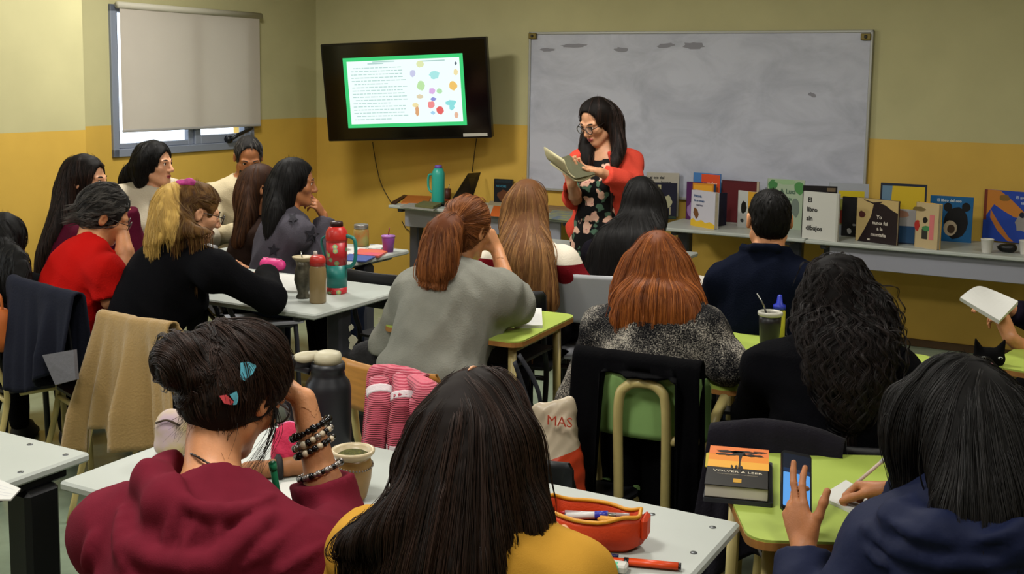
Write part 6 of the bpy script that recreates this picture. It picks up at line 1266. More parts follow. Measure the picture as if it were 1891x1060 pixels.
# ---------------------------------------------------------------- things on the front tables
def cup(label, p, r, h, m, rim=None, name='paper_cup', cat='cup'):
    t = empty(name, p, label, cat); mb = MB(); lathe(mb, [(0, 0.001), (r * 0.72, 0.0), (r * 0.74, 0.004), (r, h), (r * 1.05, h + 0.002), (r * 1.0, h + 0.005), (r * 0.93, h), (r * 0.68, 0.008), (0, 0.008)], m, p, 20); mb.build('cup_body', t); return t
white = mat('paper_white', 'c4c4bf', 0.8); pc = mat('cup_white', 'c4c2ba', 0.55)
cup('white paper cup before the large blue book', HT(1822, 467, TOP), 0.036, 0.078, pc); cup('white paper cup half cut off by the right edge', HT(1893, 470, TOP), 0.036, 0.078, pc)
p = HT(1858, 466, TOP); t = empty('glasses_case', p, 'small black rounded case between the two paper cups', 'case'); mb = MB(); v, f = mesh_sdf([ell(p + Z3 * 0.026, (0.05, 0.034, 0.026), UV, 0.01), ell(p + Z3 * 0.03 + U * 0.03, (0.025, 0.028, 0.024), UV, 0.02)], 0.005); mesh_obj('case_body', v, f, mat('case_black', '0a0a0c', 0.4), t); mb = MB(); tube(mb, [p + Z3 * 0.03 + U * 0.052 * math.cos(a) + V * 0.036 * math.sin(a) for a in np.linspace(0, 6.28, 20, endpoint=False)], 0.002, mat('case_seam', '26262a', 0.4), 5, closed=True); mb.build('seam', t)
TEAL = mat('thermos_teal', '2fa596', 0.35)
p = HT(809, 377, TOP); p = W(*(toUV(p)[:2] * np.array([1, 1])), TOP); k = 0.30
t = empty('vacuum_flask', p, 'tall turquoise vacuum flask with purple stopper on the left front table', 'flask')
mb = MB(); lathe(mb, [(0, 0), (0.047, 0), (0.050, 0.01), (0.050, 0.225), (0.047, 0.245), (0.036, 0.268), (0.030, 0.275), (0, 0.276)], TEAL, p, 24); mb.build('flask_body', t)
mb = MB(); lathe(mb, [(0.028, 0.272), (0.028, 0.29), (0.024, 0.298), (0, 0.30)], mat('stopper_purple', '6d4fa5', 0.4), p, 18); mb.build('stopper', t)
mb = MB(); h0 = -U; tube(mb, catmull([p + h0 * 0.045 + Z3 * 0.225, p + h0 * 0.085 + Z3 * 0.215, p + h0 * 0.090 + Z3 * 0.14, p + h0 * 0.075 + Z3 * 0.10, p + h0 * 0.046 + Z3 * 0.085], 6), 0.009, TEAL, 8); mb.build('handle', t)
p = HT(826, 368, TOP); t = empty('mate_cup', p, 'small brown mate cup right of the turquoise flask', 'cup'); mb = MB(); lathe(mb, [(0, 0), (0.026, 0), (0.032, 0.03), (0.030, 0.085), (0.026, 0.085), (0.026, 0.06), (0, 0.06)], mat('cup_brown', '4a2418', 0.5), p, 16); mb.build('cup_body', t); mb = MB(); tube(mb, [p + Z3 * 0.05, p + Z3 * 0.12 + U * 0.02], 0.003, mat('steel_bright', 'a0a09c', 0.25, metal=0.9), 6); mb.build('straw', t)
LB = mat('laptop_black', '060608', 0.4); a, b = P(834, 371, 8.36), P(873, 366, 8.58); cU, dU = P(888, 318, 8.74), P(866, 320, 8.56); t = empty('laptop', (a + b) / 2, 'open black laptop seen from behind on the left front table', 'laptop')
def slabq(mb, q, n, th, m): q = [np.asarray(x) for x in q]; mb.add(q + [x + n * th for x in q], [(0, 1, 2, 3), (7, 6, 5, 4), (0, 4, 5, 1), (1, 5, 6, 2), (2, 6, 7, 3), (3, 7, 4, 0)], m)
n = nrmz(np.cross(b - a, dU - a)); mb = MB(); slabq(mb, [a, b, cU, dU], -n if n @ (CAM - a) > 0 else n, 0.008, LB); mb.build('screen_lid', t)
e = nrmz(np.cross(Z3, b - a)); e = e if e @ V > 0 else -e; a2 = np.array([a[0], a[1], TOP + 0.001]); b2 = np.array([b[0], b[1], TOP + 0.001]); mb = MB(); slabq(mb, [a2, b2, b2 + e * 0.2, a2 + e * 0.2], Z3, 0.016, LB); mb.build('base', t)
def sheet(name, label, px, z, m, th=0.002, cat='paper', group=None, lines=None, curl=0):
    q = [HT(x, y, z) for x, y in px]; t = MB(); slabq(t, q, Z3, th, m); o = t.build(name, None, origin=sum(q) / len(q), label=label, category=cat) if False else t.build(name, None, origin=sum(q) / len(q))
    tag(o, label, cat, group)
    if lines:
        mb = MB(); A, Bq, Cq, Dq = q
        for i in range(lines):
            s = 0.1 + 0.8 * i / lines; l0 = A + (Dq - A) * s; l1 = Bq + (Cq - Bq) * s; e0 = 0.08; e1 = 0.92 - 0.3 * rng.random() * (i % 3 == 0); w_ = nrmz(Dq - A) * 0.0006 * 1.6
            s0 = l0 + (l1 - l0) * e0; s1 = l0 + (l1 - l0) * e1; mb.add([s0 + Z3 * (th + 0.0002), s1 + Z3 * (th + 0.0002), s1 + w_ + Z3 * (th + 0.0002), s0 + w_ + Z3 * (th + 0.0002)], [(0, 1, 2, 3)], mat('ruled_line', '9c9cb0', 0.8))
        l = mb.build('ruled_lines'); attach(l, o); l['kind'] = 'stuff'
    return o
ofold = mat('folder_orange', 'b86b2c', 0.6, var=0.1, vscale=20); gp = mat('paper_grey', '8f8d86', 0.8, var=0.15, vscale=20)
sheet('folder', 'orange folder lying at the left end of the front table', [(740, 376), (790, 377), (796, 364), (752, 362)], TOP, ofold, 0.008, 'folder'); sheet('paper_stack', 'grey and white papers along the near edge of the left front table', [(738, 383), (800, 390), (812, 380), (756, 376)], TOP, gp, 0.006, 'papers')
sheet('cloth', 'olive cloth folded beside the turquoise flask', [(766, 382), (800, 386), (816, 379), (782, 375)], TOP + 0.007, mat('cloth_olive', '5f5f38', 0.9, bump=0.4, bscale=60), 0.018, 'cloth'); sheet('strap', 'dark brown strap at the left corner of the front table', [(722, 376), (730, 378), (752, 363), (746, 362)], TOP, mat('strap_brown', '3a2012', 0.6), 0.012, 'strap')
sheet('folder', 'orange red folder under the brown mate cup', [(800, 378), (850, 382), (862, 372), (815, 369)], TOP, mat('folder_red', 'b0421c', 0.6), 0.006, 'folder'); sheet('folder', 'bright orange folder between the two red haired heads', [(905, 399), (944, 402), (946, 384), (912, 381)], TOP, mat('folder_bright', 'c25a16', 0.6), 0.006, 'folder')
sheet('paper_stack', 'cream papers behind the black book on the front table', [(900, 380), (960, 384), (962, 374), (905, 372)], TOP, mat('paper_cream', 'a39a80', 0.8), 0.005, 'papers'); sheet('magazine', 'yellow green magazine with blue edge beside the standing reader', [(1010, 404), (1056, 409), (1064, 393), (1020, 389)], TOP, mat('magazine_yellow', 'a3a03a', 0.5, var=0.3, vscale=12, col2='3a5a8a'), 0.007, 'magazine'); sheet('paper_stack', 'brownish papers under the pink book', [(1000, 392), (1052, 396), (1064, 382), (1014, 379)], TOP, mat('paper_brown', '8a7050', 0.8, var=0.2, vscale=16), 0.005, 'papers')
# ---------------------------------------------------------------- far left table
sheet('folder', 'orange and pink folder on the far left table', [(652, 472), (700, 476), (718, 465), (664, 462)], TOP, mat('folder_pink', 'c2486a', 0.55, var=0.5, vscale=7, col2='c46a2a'), 0.010, 'folder'); sheet('folder', 'blue folder under the pink one on the far left table', [(632, 482), (676, 484), (700, 472), (645, 471)], TOP, mat('folder_blue', '3d4f8c', 0.55), 0.007, 'folder'); sheet('paper_stack', 'white papers left of the jar on the far left table', [(628, 470), (660, 472), (676, 460), (640, 458)], TOP, white, 0.006, 'papers'); sheet('paper_stack', 'crumpled white papers between jar and purple cup', [(680, 462), (704, 464), (708, 456), (684, 454)], TOP, white, 0.012, 'papers')
p = HT(667, 454, TOP); t = empty('glass_jar', p, 'glass jar with coloured labels and metal lid on the far left table', 'jar')
mb = MB(); lathe(mb, [(0, 0), (0.040, 0), (0.044, 0.006), (0.044, 0.088), (0.040, 0.098), (0.037, 0.104), (0, 0.105)], mat('jar_contents', '8a9a5a', 0.3, var=0.7, vscale=22, col2='b5622f'), p, 20); mb.build('jar_body', t); mb = MB(); lathe(mb, [(0.041, 0.100), (0.042, 0.122), (0.039, 0.125), (0, 0.125)], mat('lid_metal', '8d8b86', 0.35, metal=0.6), p, 20); mb.build('lid', t)
p = HT(717, 465, TOP); t = empty('tumbler', p, 'purple tumbler with straw at the end of the far left table', 'cup'); mb = MB(); lathe(mb, [(0, 0), (0.028, 0), (0.037, 0.08), (0.037, 0.085), (0, 0.086)], mat('tumbler_purple', '8c4a98', 0.35), p, 18); mb.build('cup_body', t); mb = MB(); lathe(mb, [(0.039, 0.083), (0.039, 0.092), (0, 0.095)], mat('tumbler_lid', 'a06ab0', 0.35), p, 18); mb.build('lid', t); mb = MB(); tube(mb, [p + Z3 * 0.09, p + Z3 * 0.135 + U * 0.008], 0.003, mat('straw_red', '7a2a2a', 0.4), 6); mb.build('straw', t)
# ---------------------------------------------------------------- grey table with the floral thermos
p = HT(622, 541, TOP); fb = mat('flask_floral', '1f7a72', 0.4); nt = fb.node_tree; b = nt.nodes['Principled BSDF']; tc = nt.nodes.new('ShaderNodeTexCoord'); vo = nt.nodes.new('ShaderNodeTexVoronoi'); vo.inputs['Scale'].default_value = 32; nt.links.new(tc.outputs['Object'], vo.inputs['Vector'])
r = nt.nodes.new('ShaderNodeValToRGB'); r.color_ramp.interpolation = 'CONSTANT'; e = r.color_ramp.elements; e[0].position = 0; e[0].color = (*lin('b8b46a'), 1); e[1].position = 0.22; e[1].color = (*lin('7aa07a'), 1); q = e.new(0.36); q.color = (*lin('b3242c'), 1); nt.links.new(vo.outputs['Distance'], r.inputs[0])
t = empty('vacuum_flask', p, 'red and teal floral vacuum flask on the grey table', 'flask'); nt.links.new(r.outputs[0], b.inputs['Base Color'])
tl = mat('flask_teal', '1f756e', 0.4); rd = mat('flask_red', 'bb2a24', 0.35)
mb = MB(); lathe(mb, [(0, 0), (0.044, 0), (0.046, 0.006), (0.046, 0.03)], fb, p, 24); lathe(mb, [(0.0462, 0.03), (0.0462, 0.13)], tl, p, 24); lathe(mb, [(0.046, 0.13), (0.047, 0.235)], fb, p, 24); mb.build('flask_body', t)
mb = MB(); lathe(mb, [(0.047, 0.233), (0.050, 0.25), (0.047, 0.28), (0.036, 0.297), (0.030, 0.302)], rd, p, 24); mb.build('shoulder', t, label='glossy red shoulder'); mb = MB(); lathe(mb, [(0.029, 0.300), (0.029, 0.318), (0.026, 0.324), (0, 0.325)], mat('cap_dark', '2e1210', 0.4), p, 20); mb.build('cap', t)
mb = MB(); hR = nrmz(U * 0.7 + np.array([0.7, 0, 0])); tube(mb, catmull([p + hR * 0.044 + Z3 * 0.262, p + hR * 0.085 + Z3 * 0.245, p + hR * 0.090 + Z3 * 0.17, p + hR * 0.075 + Z3 * 0.13, p + hR * 0.044 + Z3 * 0.12], 6), 0.0085, tl, 8); mb.build('handle', t)
mb = MB(); tube(mb, catmull([p - hR * 0.045 + Z3 * 0.26, p - hR * 0.072 + Z3 * 0.235, p - hR * 0.060 + Z3 * 0.17, p - hR * 0.030 - V * 0.035 + Z3 * 0.10], 6), 0.010, tl, 8, flat=(1, 0.5)); mb.build('carry_strap', t)
p = HT(560, 550, TOP); t = empty('mate_cup', p, 'tall waisted mate cup with pale flared rim on the grey table', 'cup'); mb = MB(); lathe(mb, [(0, 0), (0.030, 0), (0.031, 0.008), (0.022, 0.022), (0.030, 0.045), (0.039, 0.08), (0.036, 0.12), (0.029, 0.145), (0.032, 0.165)], mat('mate_metal', '4d4a3e', 0.4, metal=0.4, var=0.5, vscale=40), p, 22); mb.build('cup_body', t)
mb = MB(); lathe(mb, [(0.032, 0.163), (0.046, 0.178), (0.048, 0.183), (0.040, 0.184), (0.028, 0.172), (0, 0.170)], mat('mate_rim', 'a89a78', 0.5), p, 22); mb.build('rim', t); mb = MB(); tube(mb, [p + Z3 * 0.16, p + Z3 * 0.205 - U * 0.012], 0.003, MATS['steel_bright'], 6); mb.build('straw', t)
p = HT(587, 559, TOP); t = empty('shaker_bottle', p, 'tan drink bottle with red screw cap on the grey table', 'bottle'); mb = MB(); lathe(mb, [(0, 0), (0.033, 0), (0.036, 0.006), (0.036, 0.145), (0.033, 0.158), (0.032, 0.165)], mat('bottle_tan', '836f4a', 0.3, spec=0.6), p, 22); mb.build('bottle_body', t); mb = MB(); lathe(mb, [(0.034, 0.162), (0.0345, 0.19), (0.030, 0.2), (0.022, 0.206), (0, 0.206)], mat('cap_red', 'b3302a', 0.4), p, 22); mb.build('cap', t); mb = MB(); lathe(mb, [(0.010, 0.2), (0.008, 0.222), (0, 0.224)], mat('spout_white', 'b8aca4', 0.4), p - U * 0.012, 12); mb.build('spout', t)
sheet('notebook', 'open white notebook under the hand of the blond person', [(508, 540), (552, 541), (548, 512), (505, 508)], TOP, white, 0.010, 'notebook', lines=8); c = HT(503, 500, TOP) + Z3 * 0.03
t = empty('pencil_case', c - Z3 * 0.03, 'bright pink pencil case on the grey table', 'pencil case'); v, f = mesh_sdf([cap(c - U * 0.045, c + U * 0.055, 0.03, 0.026, 0.02), ell(c + U * 0.0 + V * 0.01, (0.06, 0.03, 0.028), UV, 0.02)], 0.006, disp=folds(2, 0.004, 50)); mesh_obj('case_body', v, f, mat('case_pink', 'c22c74', 0.5), t); mb = MB(); tube(mb, [c + Z3 * 0.030 - U * 0.06, c + Z3 * 0.031 + U * 0.06], 0.003, mat('zip_pink', 'd8709a', 0.4), 6); mb.build('zipper', t)
sheet('paper_sheet', 'white sheets under the elbow of the red polo shirt', [(236, 515), (268, 514), (278, 486), (246, 488)], TOP, white, 0.006, lines=6)
# small bow on the blond ponytail
Db = PPL['blond']; c = P(343, 338, 4.66); v, f = mesh_sdf([ell(c - np.array([0.02, 0, 0]), (0.024, 0.014, 0.017), None, 0.01), ell(c + np.array([0.02, 0, 0.004]), (0.024, 0.014, 0.018), None, 0.01)], 0.005, disp=folds(5, 0.003, 90)); mesh_obj('hair_bow', v, f, mat('bow_pink', 'b8408a', 0.6, var=0.3, vscale=50), Db['root'], label='magenta hair bow')

# ---------------------------------------------------------------- white table in front
def flaskblk():
    p = HT(606, 824, TOP); t = empty('vacuum_flask', p, 'large matt black vacuum flask with cream cap on the front table', 'flask'); bm = mat('flask_black', '12131a', 0.45)
    mb = MB(); lathe(mb, [(0, 0), (0.058, 0), (0.061, 0.008), (0.061, 0.155), (0.057, 0.175), (0.046, 0.19), (0.043, 0.205), (0.046, 0.21), (0.044, 0.226), (0, 0.227)], bm, p, 28); mb.build('flask_body', t)
    cr = mat('cap_cream', 'b5ae95', 0.5); mb = MB(); lathe(mb, [(0.036, 0.224), (0.037, 0.243), (0.033, 0.253), (0.02, 0.257), (0, 0.257)], cr, p, 24); mb.build('cap', t)
    l = -nrmz(CM[0]); mb = MB(); v, f = mesh_sdf([ell(p + l * 0.062 + Z3 * 0.240, (0.030, 0.024, 0.014), None, 0.02), cap(p + l * 0.03 + Z3 * 0.247, p + l * 0.06 + Z3 * 0.242, 0.012, 0.012, 0.01)], 0.005); mesh_obj('spout_lid', v, f, cr, t, label='cream flip lid of the spout')
    mb = MB(); tube(mb, catmull([p + l * 0.045 + Z3 * 0.205, p + l * 0.095 + Z3 * 0.215, p + l * 0.105 + Z3 * 0.17, p + l * 0.10 + Z3 * 0.09, p + l * 0.06 + Z3 * 0.05], 6), 0.012, bm, 10); tube(mb, [p + l * 0.045 + Z3 * 0.224, p + l * 0.10 + Z3 * 0.228], [0.012, 0.02], bm, 10); mb.build('handle', t)
flaskblk()
p = HT(652, 921, TOP); t = empty('mate_cup', p, 'glazed clay mate cup with white rim and chain, filled with green yerba', 'cup')
mb = MB(); lathe(mb, [(0, 0), (0.027, 0), (0.032, 0.008), (0.042, 0.05), (0.045, 0.08), (0.041, 0.095), (0.040, 0.102)], mat('clay_amber', '8c6c3a', 0.35, spec=0.5, var=0.25, vscale=14), p, 28); mb.build('cup_body', t)
mb = MB(); lathe(mb, [(0.040, 0.10), (0.050, 0.112), (0.051, 0.118), (0.046, 0.120), (0.040, 0.115), (0.038, 0.104)], mat('clay_white', 'b9a988', 0.35), p, 28); mb.build('rim', t)
mb = MB(); lathe(mb, [(0.0395, 0.104), (0.03, 0.110), (0.012, 0.108), (0, 0.109)], mat('yerba', '4a4a1a', 0.95, var=0.5, vscale=120, bump=0.8, bscale=200), p, 20); o = mb.build('yerba', t); o['kind'] = 'stuff'
mb = MB()
for i in range(40):
    a = 2 * math.pi * i / 40; q = p + np.array([0.0455 * math.cos(a), 0.0455 * math.sin(a), 0.082 + 0.003 * math.sin(2 * a)]); lathe(mb, [(0, -0.003), (0.003, 0), (0, 0.003)], silver, q, 6)
mb.build('chain', t, label='thin silver chain around the neck')
sheet('paper_sheet', 'white sheet of paper under the writing hand on the front table', [(455, 985), (590, 968), (600, 880), (520, 892)], TOP, white, 0.0015)
sheet('paper_sheet', 'loose white sheets curling at the lower left corner', [(-40, 925), (20, 925), (38, 905), (-20, 880)], TOP, white, 0.004, lines=5)
c = HT(515, 880, TOP) + Z3 * 0.022; t = empty('pencil_case', c - Z3 * 0.022, 'brown pencil case with black strap behind the green pen', 'pencil case'); Rr = frame(70); v, f = mesh_sdf([cap(c - Rr[:, 1] * 0.075, c + Rr[:, 1] * 0.075, 0.022, 0.024, 0.02)], 0.005, disp=folds(3, 0.002, 60)); mesh_obj('case_body', v, f, mat('case_brown', '8a5a34', 0.6), t); mb = MB(); tube(mb, [c + Rr[:, 1] * 0.0 + np.array([0.0, 0, 0]) + Rr[:, 0] * 0.026 * math.cos(a) + Z3 * 0.026 * math.sin(a) for a in np.linspace(0, 6.28, 16, endpoint=False)], 0.008, mat('strap_black', '0c0b0e', 0.7), 6, closed=True); mb.build('strap', t)
c = HT(536, 862, TOP) + Z3 * 0.06; t = empty('pouch', c - Z3 * 0.06, 'hot pink cloth pouch leaning behind the bracelets', 'pouch'); v, f = mesh_sdf([ell(c, (0.045, 0.03, 0.055), None, 0.02), ell(c - Z3 * 0.03, (0.05, 0.035, 0.03), None, 0.02)], 0.006, disp=folds(7, 0.005, 50)); mesh_obj('pouch_body', v, f, mat('pouch_pink', 'b8254a', 0.8, bump=0.3, bscale=100), t); mb = MB(); tube(mb, [c + Z3 * 0.052 - np.array([0.03, 0, 0.004]), c + Z3 * 0.056, c + Z3 * 0.052 + np.array([0.03, 0, -0.004])], 0.003, mat('zip_pink', 'd8709a', 0.4), 6); mb.build('zipper', t)
c = HT(318, 842, TOP); c[2] = TOP + 0.076; t = empty('pouch', (c[0], c[1], TOP), 'pale yellow and lilac printed pouch behind the maroon hood', 'pouch'); v, f = mesh_sdf([ell(c, (0.042, 0.035, 0.048), None, 0.02), ell(c - Z3 * 0.05, (0.045, 0.035, 0.03), None, 0.03)], 0.006); mesh_obj('pouch_body', v, f, mat('pouch_print', 'b0a24e', 0.7, var=0.6, vscale=14, col2='b8a2b4'), t); mb = MB(); tube(mb, catmull([c + np.array([-0.03, -0.03, 0.02]), c + np.array([0, -0.037, 0.03]), c + np.array([0.03, -0.03, 0.015])], 4), 0.003, mat('cord_brown', '3a2a1a', 0.7), 5); mb.build('drawstring', t)
# green pen held over the sheet
def pen(name, label, a, b, r, m, tipm=None, capm=None, cat='pen', capfrac=0.3, group=None):
    a = np.asarray(a); b = np.asarray(b); t = empty(name, a, label, cat, group); d = nrmz(b - a); L = np.linalg.norm(b - a)
    mb = MB(); tube(mb, [a + d * min(0.012, L * 0.1), b], r, m, 10); mb.build('barrel', t); mb = MB(); tube(mb, [a, a + d * min(0.014, L * 0.12)], [r * 0.2, r * 0.95], tipm or m, 8); mb.build('tip', t)
    if capm: mb = MB(); tube(mb, [b - d * L * capfrac, b], r * 1.18, capm, 10); mb.build('cap', t)
    return t
gm = mat('pen_green', '1f9a6c', 0.35); pen('pen', 'green felt pen in the hand of the person in the maroon hoodie', P(519, 952, 2.30), P(503, 855, 2.24), 0.0068, gm, mat('pen_tip', '1a1a1a', 0.4), gm, capfrac=0.12)
# orange pencil case
OR = mat('canvas_orange', 'c23a0c', 0.55, bump=0.15, bscale=200); YZ = mat('zip_yellow', 'c98a16', 0.45)
c = HT(1093, 1000, TOP); t = empty('pencil_case', c, 'orange canvas pencil case with open yellow zipper, full of pens', 'pencil case'); ang = math.atan2(*(HT(1185, 985, TOP) - HT(1005, 960, TOP))[[1, 0]]); Rp = np.array([[math.cos(ang), -math.sin(ang), 0], [math.sin(ang), math.cos(ang), 0], [0, 0, 1]]); L = lambda x, y, z: c + Rp @ np.array([x, y, z])
n = 44; prof = []
for k, (s, z) in enumerate(((0.80, 0.0), (0.97, 0.012), (1.0, 0.038), (0.98, 0.058), (0.93, 0.070), (0.88, 0.064), (0.86, 0.040), (0.80, 0.010))):
    for i in range(n):
        a = 2 * math.pi * i / n; ca, sa = math.cos(a), math.sin(a); x = 0.112 * np.sign(ca) * abs(ca) ** 0.75; y = 0.056 * np.sign(sa) * abs(sa) ** 0.85; w = 1 + 0.02 * math.sin(7 * a + z * 60); zz = z * (1 + 0.10 * math.cos(2 * a + 0.5) + 0.05 * math.sin(5 * a)) if k < 6 else z
        prof.append(L(x * s * w, y * s * w, zz))
f = [(k * n + i, k * n + (i + 1) % n, (k + 1) * n + (i + 1) % n, (k + 1) * n + i) for k in range(7) for i in range(n)] + [tuple(range(n))[::-1], tuple(range(7 * n, 8 * n))]
mb = MB(); mb.add(prof, f, OR, True); mb.build('case_body', t)
mb = MB(); tube(mb, [np.array(prof[4 * n + i]) + Z3 * 0.002 for i in range(n)], 0.0042, YZ, 8, closed=True); mb.build('zipper', t); mb = MB(); box(mb, L(0.092, -0.012, 0.060), (0.02, 0.008, 0.005), mat('zip_pull', 'b9a37a', 0.3, metal=0.6), Rp, 0.002); mb.build('zip_pull', t)
mb = MB(); box(mb, L(-0.112, 0, 0.066), (0.022, 0.022, 0.014), OR, Rp, 0.005); mb.build('end_tab', t); mb = MB(); box(mb, L(0.113, 0.0, 0.05), (0.016, 0.05, 0.05), OR, Rp, 0.007); mb.build('end_tab', t)
G = 'pens in the orange pencil case'
pen('marker', 'white marker with blue band in the orange pencil case', L(-0.062, -0.018, 0.054), L(0.035, -0.006, 0.066), 0.0075, mat('marker_white', 'c6c6c4', 0.4), mat('marker_grey', '3a3f48', 0.4), mat('marker_blue', '2a2f9a', 0.35), group=G, cat='marker', capfrac=0.28); pen('pen', 'yellow orange highlighter at the right end of the orange pencil case', L(0.015, -0.018, 0.059), L(0.078, -0.022, 0.062), 0.008, mat('hl_yellow', 'd2932f', 0.4), None, mat('hl_yellow', 'd2932f', 0.4), group=G)
pen('pen', 'clear pen with red cap lying at the back of the orange pencil case', L(-0.075, 0.012, 0.050), L(0.075, 0.020, 0.060), 0.005, mat('pen_clear', 'a79a9c', 0.2), mat('pen_red', 'a8202a', 0.35), None, group=G); pen('pen', 'red pen in the orange pencil case', L(-0.07, 0.004, 0.044), L(0.07, 0.006, 0.050), 0.0048, mat('pen_red', 'a8202a', 0.35), None, mat('pen_red', 'a8202a', 0.35), group=G); pen('pen', 'black pen in the orange pencil case', L(-0.03, -0.006, 0.048), L(0.06, -0.010, 0.054), 0.005, mat('pen_black', '0d0d10', 0.3), mat('steel_bright', 'a0a09c', 0.25, metal=0.9), None, group=G); pen('pen', 'silver pen in the orange pencil case', L(-0.01, 0.002, 0.060), L(0.05, 0.000, 0.064), 0.0042, mat('pen_silver', '8a8a86', 0.3, metal=0.7), None, None, group=G)
a, b = HT(1090, 1026, TOP + 0.008), HT(1258, 1046, TOP + 0.009); hm = mat('hl_orange', 'd2430f', 0.4)
t = empty('highlighter', a, 'orange highlighter with black end on the front table', 'highlighter'); a2 = HT(1148, 1036, TOP + 0.009); d = nrmz(b - a2); mb = MB(); tube(mb, [a2 + d * 0.012, b - d * 0.006], 0.0088, hm, 12, flat=(1.15, 0.8)); mb.build('barrel', t); mb = MB(); tube(mb, [a2 + d * 0.005, a2 + d * 0.014], 0.0092, mat('pen_black', '0d0d10', 0.3), 12, flat=(1.15, 0.8)); mb.build('collar', t); mb = MB(); tube(mb, [b - d * 0.007, b], 0.008, mat('pen_black', '0d0d10', 0.3), 12, flat=(1.15, 0.8)); mb.build('end_cap', t); mb = MB(); tube(mb, [a2 - d * 0.03, a2 + d * 0.006], [0.006, 0.0075], hm, 12, flat=(1.15, 0.8)); mb.build('tip_holder', t)
pen('pen', 'dark blue pen lying beside the orange highlighter', HT(1068, 1020, TOP + 0.006), HT(1142, 1029, TOP + 0.006), 0.0048, mat('pen_navy', '1a1c40', 0.3), None, mat('pen_navy2', '20244c', 0.3)); 
p = HT(1122, 1052, TOP); t = empty('correction_tape', p, 'white and mint eraser block at the lower edge of the front table', 'eraser'); mb = MB(); box(mb, p + Z3 * 0.009, (0.08, 0.03, 0.018), mat('eraser_white', 'c0c0b8', 0.6), Rp, 0.004); mb.build('eraser_body', t); mb = MB(); box(mb, p + Z3 * 0.009 - Rp[:, 1] * 0.008, (0.05, 0.0305, 0.0186), mat('eraser_mint', '4fae86', 0.6), Rp, 0.004); mb.build('sleeve', t); t.name = 'eraser'

# ---------------------------------------------------------------- green desk at the right: book, phone, notebook, pen
q = [HT(1301, 893, TOP + 0.042), HT(1420, 904, TOP + 0.042), HT(1435, 828, TOP + 0.042), HT(1318, 823, TOP + 0.042)]; ex = nrmz(q[1] - q[0]); ey = nrmz(np.cross(Z3, ex)); w = np.linalg.norm(q[1] - q[0]); d = abs((q[3] - q[0]) @ ey); o0 = q[0]
t = empty('notebook', (o0[0], o0[1], TOP), 'dark grey notebook under the thick orange and black book', 'notebook'); Rb = np.stack([ex, ey, Z3], 1); mb = MB(); prism(mb, rrect(w + 0.012, d + 0.006, 0.004, 2, w / 2 + 0.004, d / 2), 0.0, 0.010, mat('notebook_dark', '24262c', 0.6), Rb, (o0[0], o0[1], TOP)); mb.build('cover', t); mb = MB(); prism(mb, rrect(w + 0.008, d + 0.002, 0.002, 2, w / 2 + 0.005, d / 2), 0.002, 0.0085, PAGE, Rb, (o0[0], o0[1], TOP)); mb.build('pages', t)
z0 = TOP + 0.0105; hb = 0.0315; t = empty('book', (o0[0], o0[1], z0), 'thick book with orange sunset and black lower cover titled Volver a leer', 'book')
P3 = lambda pts, a, b, m, mb: prism(mb, [(p[0] * w, p[1] * d) for p in pts], a, b, m, Rb, (o0[0], o0[1], z0))
mb = MB(); P3(rc(0, 0, 1, 1), hb - 0.002, hb, cmat('14110f'), mb); P3(rc(0, 0, 1, 1), 0, 0.002, cmat('14110f'), mb); P3(rc(0.985, 0, 1, 1), 0, hb, cmat('14110f'), mb); mb.build('cover', t)
mb = MB(); P3(rc(0.01, 0.012, 0.985, 0.99), 0.002, hb - 0.002, mat('pages_white', 'b5b0a4', 0.85), mb); mb.build('pages', t)
mb = MB(); P3(rc(0.0, 0.44, 1, 1), hb, hb + 0.0004, cmat('d9832a'), mb); P3(rc(0, 0.44, 1, 0.62), hb, hb + 0.0006, cmat('dda038'), mb); P3(rc(0, 0.78, 1, 1), hb, hb + 0.0006, cmat('d8743a'), mb)
P3([(0.50, 0.44), (0.54, 0.44), (0.535, 0.62), (0.56, 0.78), (0.50, 0.78), (0.51, 0.62)], hb, hb + 0.0009, cmat('120e0a'), mb)
for (cx, cy, rx, ry) in ((0.35, 0.86, 0.2, 0.035), (0.6, 0.88, 0.25, 0.03), (0.75, 0.80, 0.16, 0.03), (0.28, 0.78, 0.14, 0.025), (0.5, 0.82, 0.12, 0.05), (0.85, 0.90, 0.1, 0.02)): P3(blob(cx, cy, rx, ry, 14, 0.35), hb, hb + 0.001, cmat('120e0a'), mb)
for (cx, cy) in ((0.40, 0.46), (0.47, 0.47), (0.56, 0.46)): P3(blob(cx, cy, 0.022, 0.05, 8, 0.3), hb, hb + 0.001, cmat('120e0a'), mb)
P3(rc(0.44, 0.09, 0.57, 0.18), hb, hb + 0.0008, cmat('b88a22'), mb); mb.build('cover_picture', t)
mb = MB()
for (s, x, y, sz, c) in (('VOLVER A LEER', 0.5, 0.33, 0.0168, 'e6dcc4'), ('PROPUESTAS PARA UNA NACION', 0.5, 0.27, 0.0062, 'b0a288')):
    v, f = text_geo(s, sz, 'CENTER'); v[:, 2] = hb + 0.0007; mb.add((v + np.array([x * w, y * d, 0])) @ Rb.T + np.array([o0[0], o0[1], z0]), f, cmat(c))
mb.build('lettering', t)
sheet('bookmark', 'yellow paper slip sticking out of the thick orange book', [(1302, 862), (1318, 866), (1320, 834), (1304, 838)], z0 + 0.020, mat('slip_yellow', 'b8a83a', 0.7), 0.002, 'bookmark')
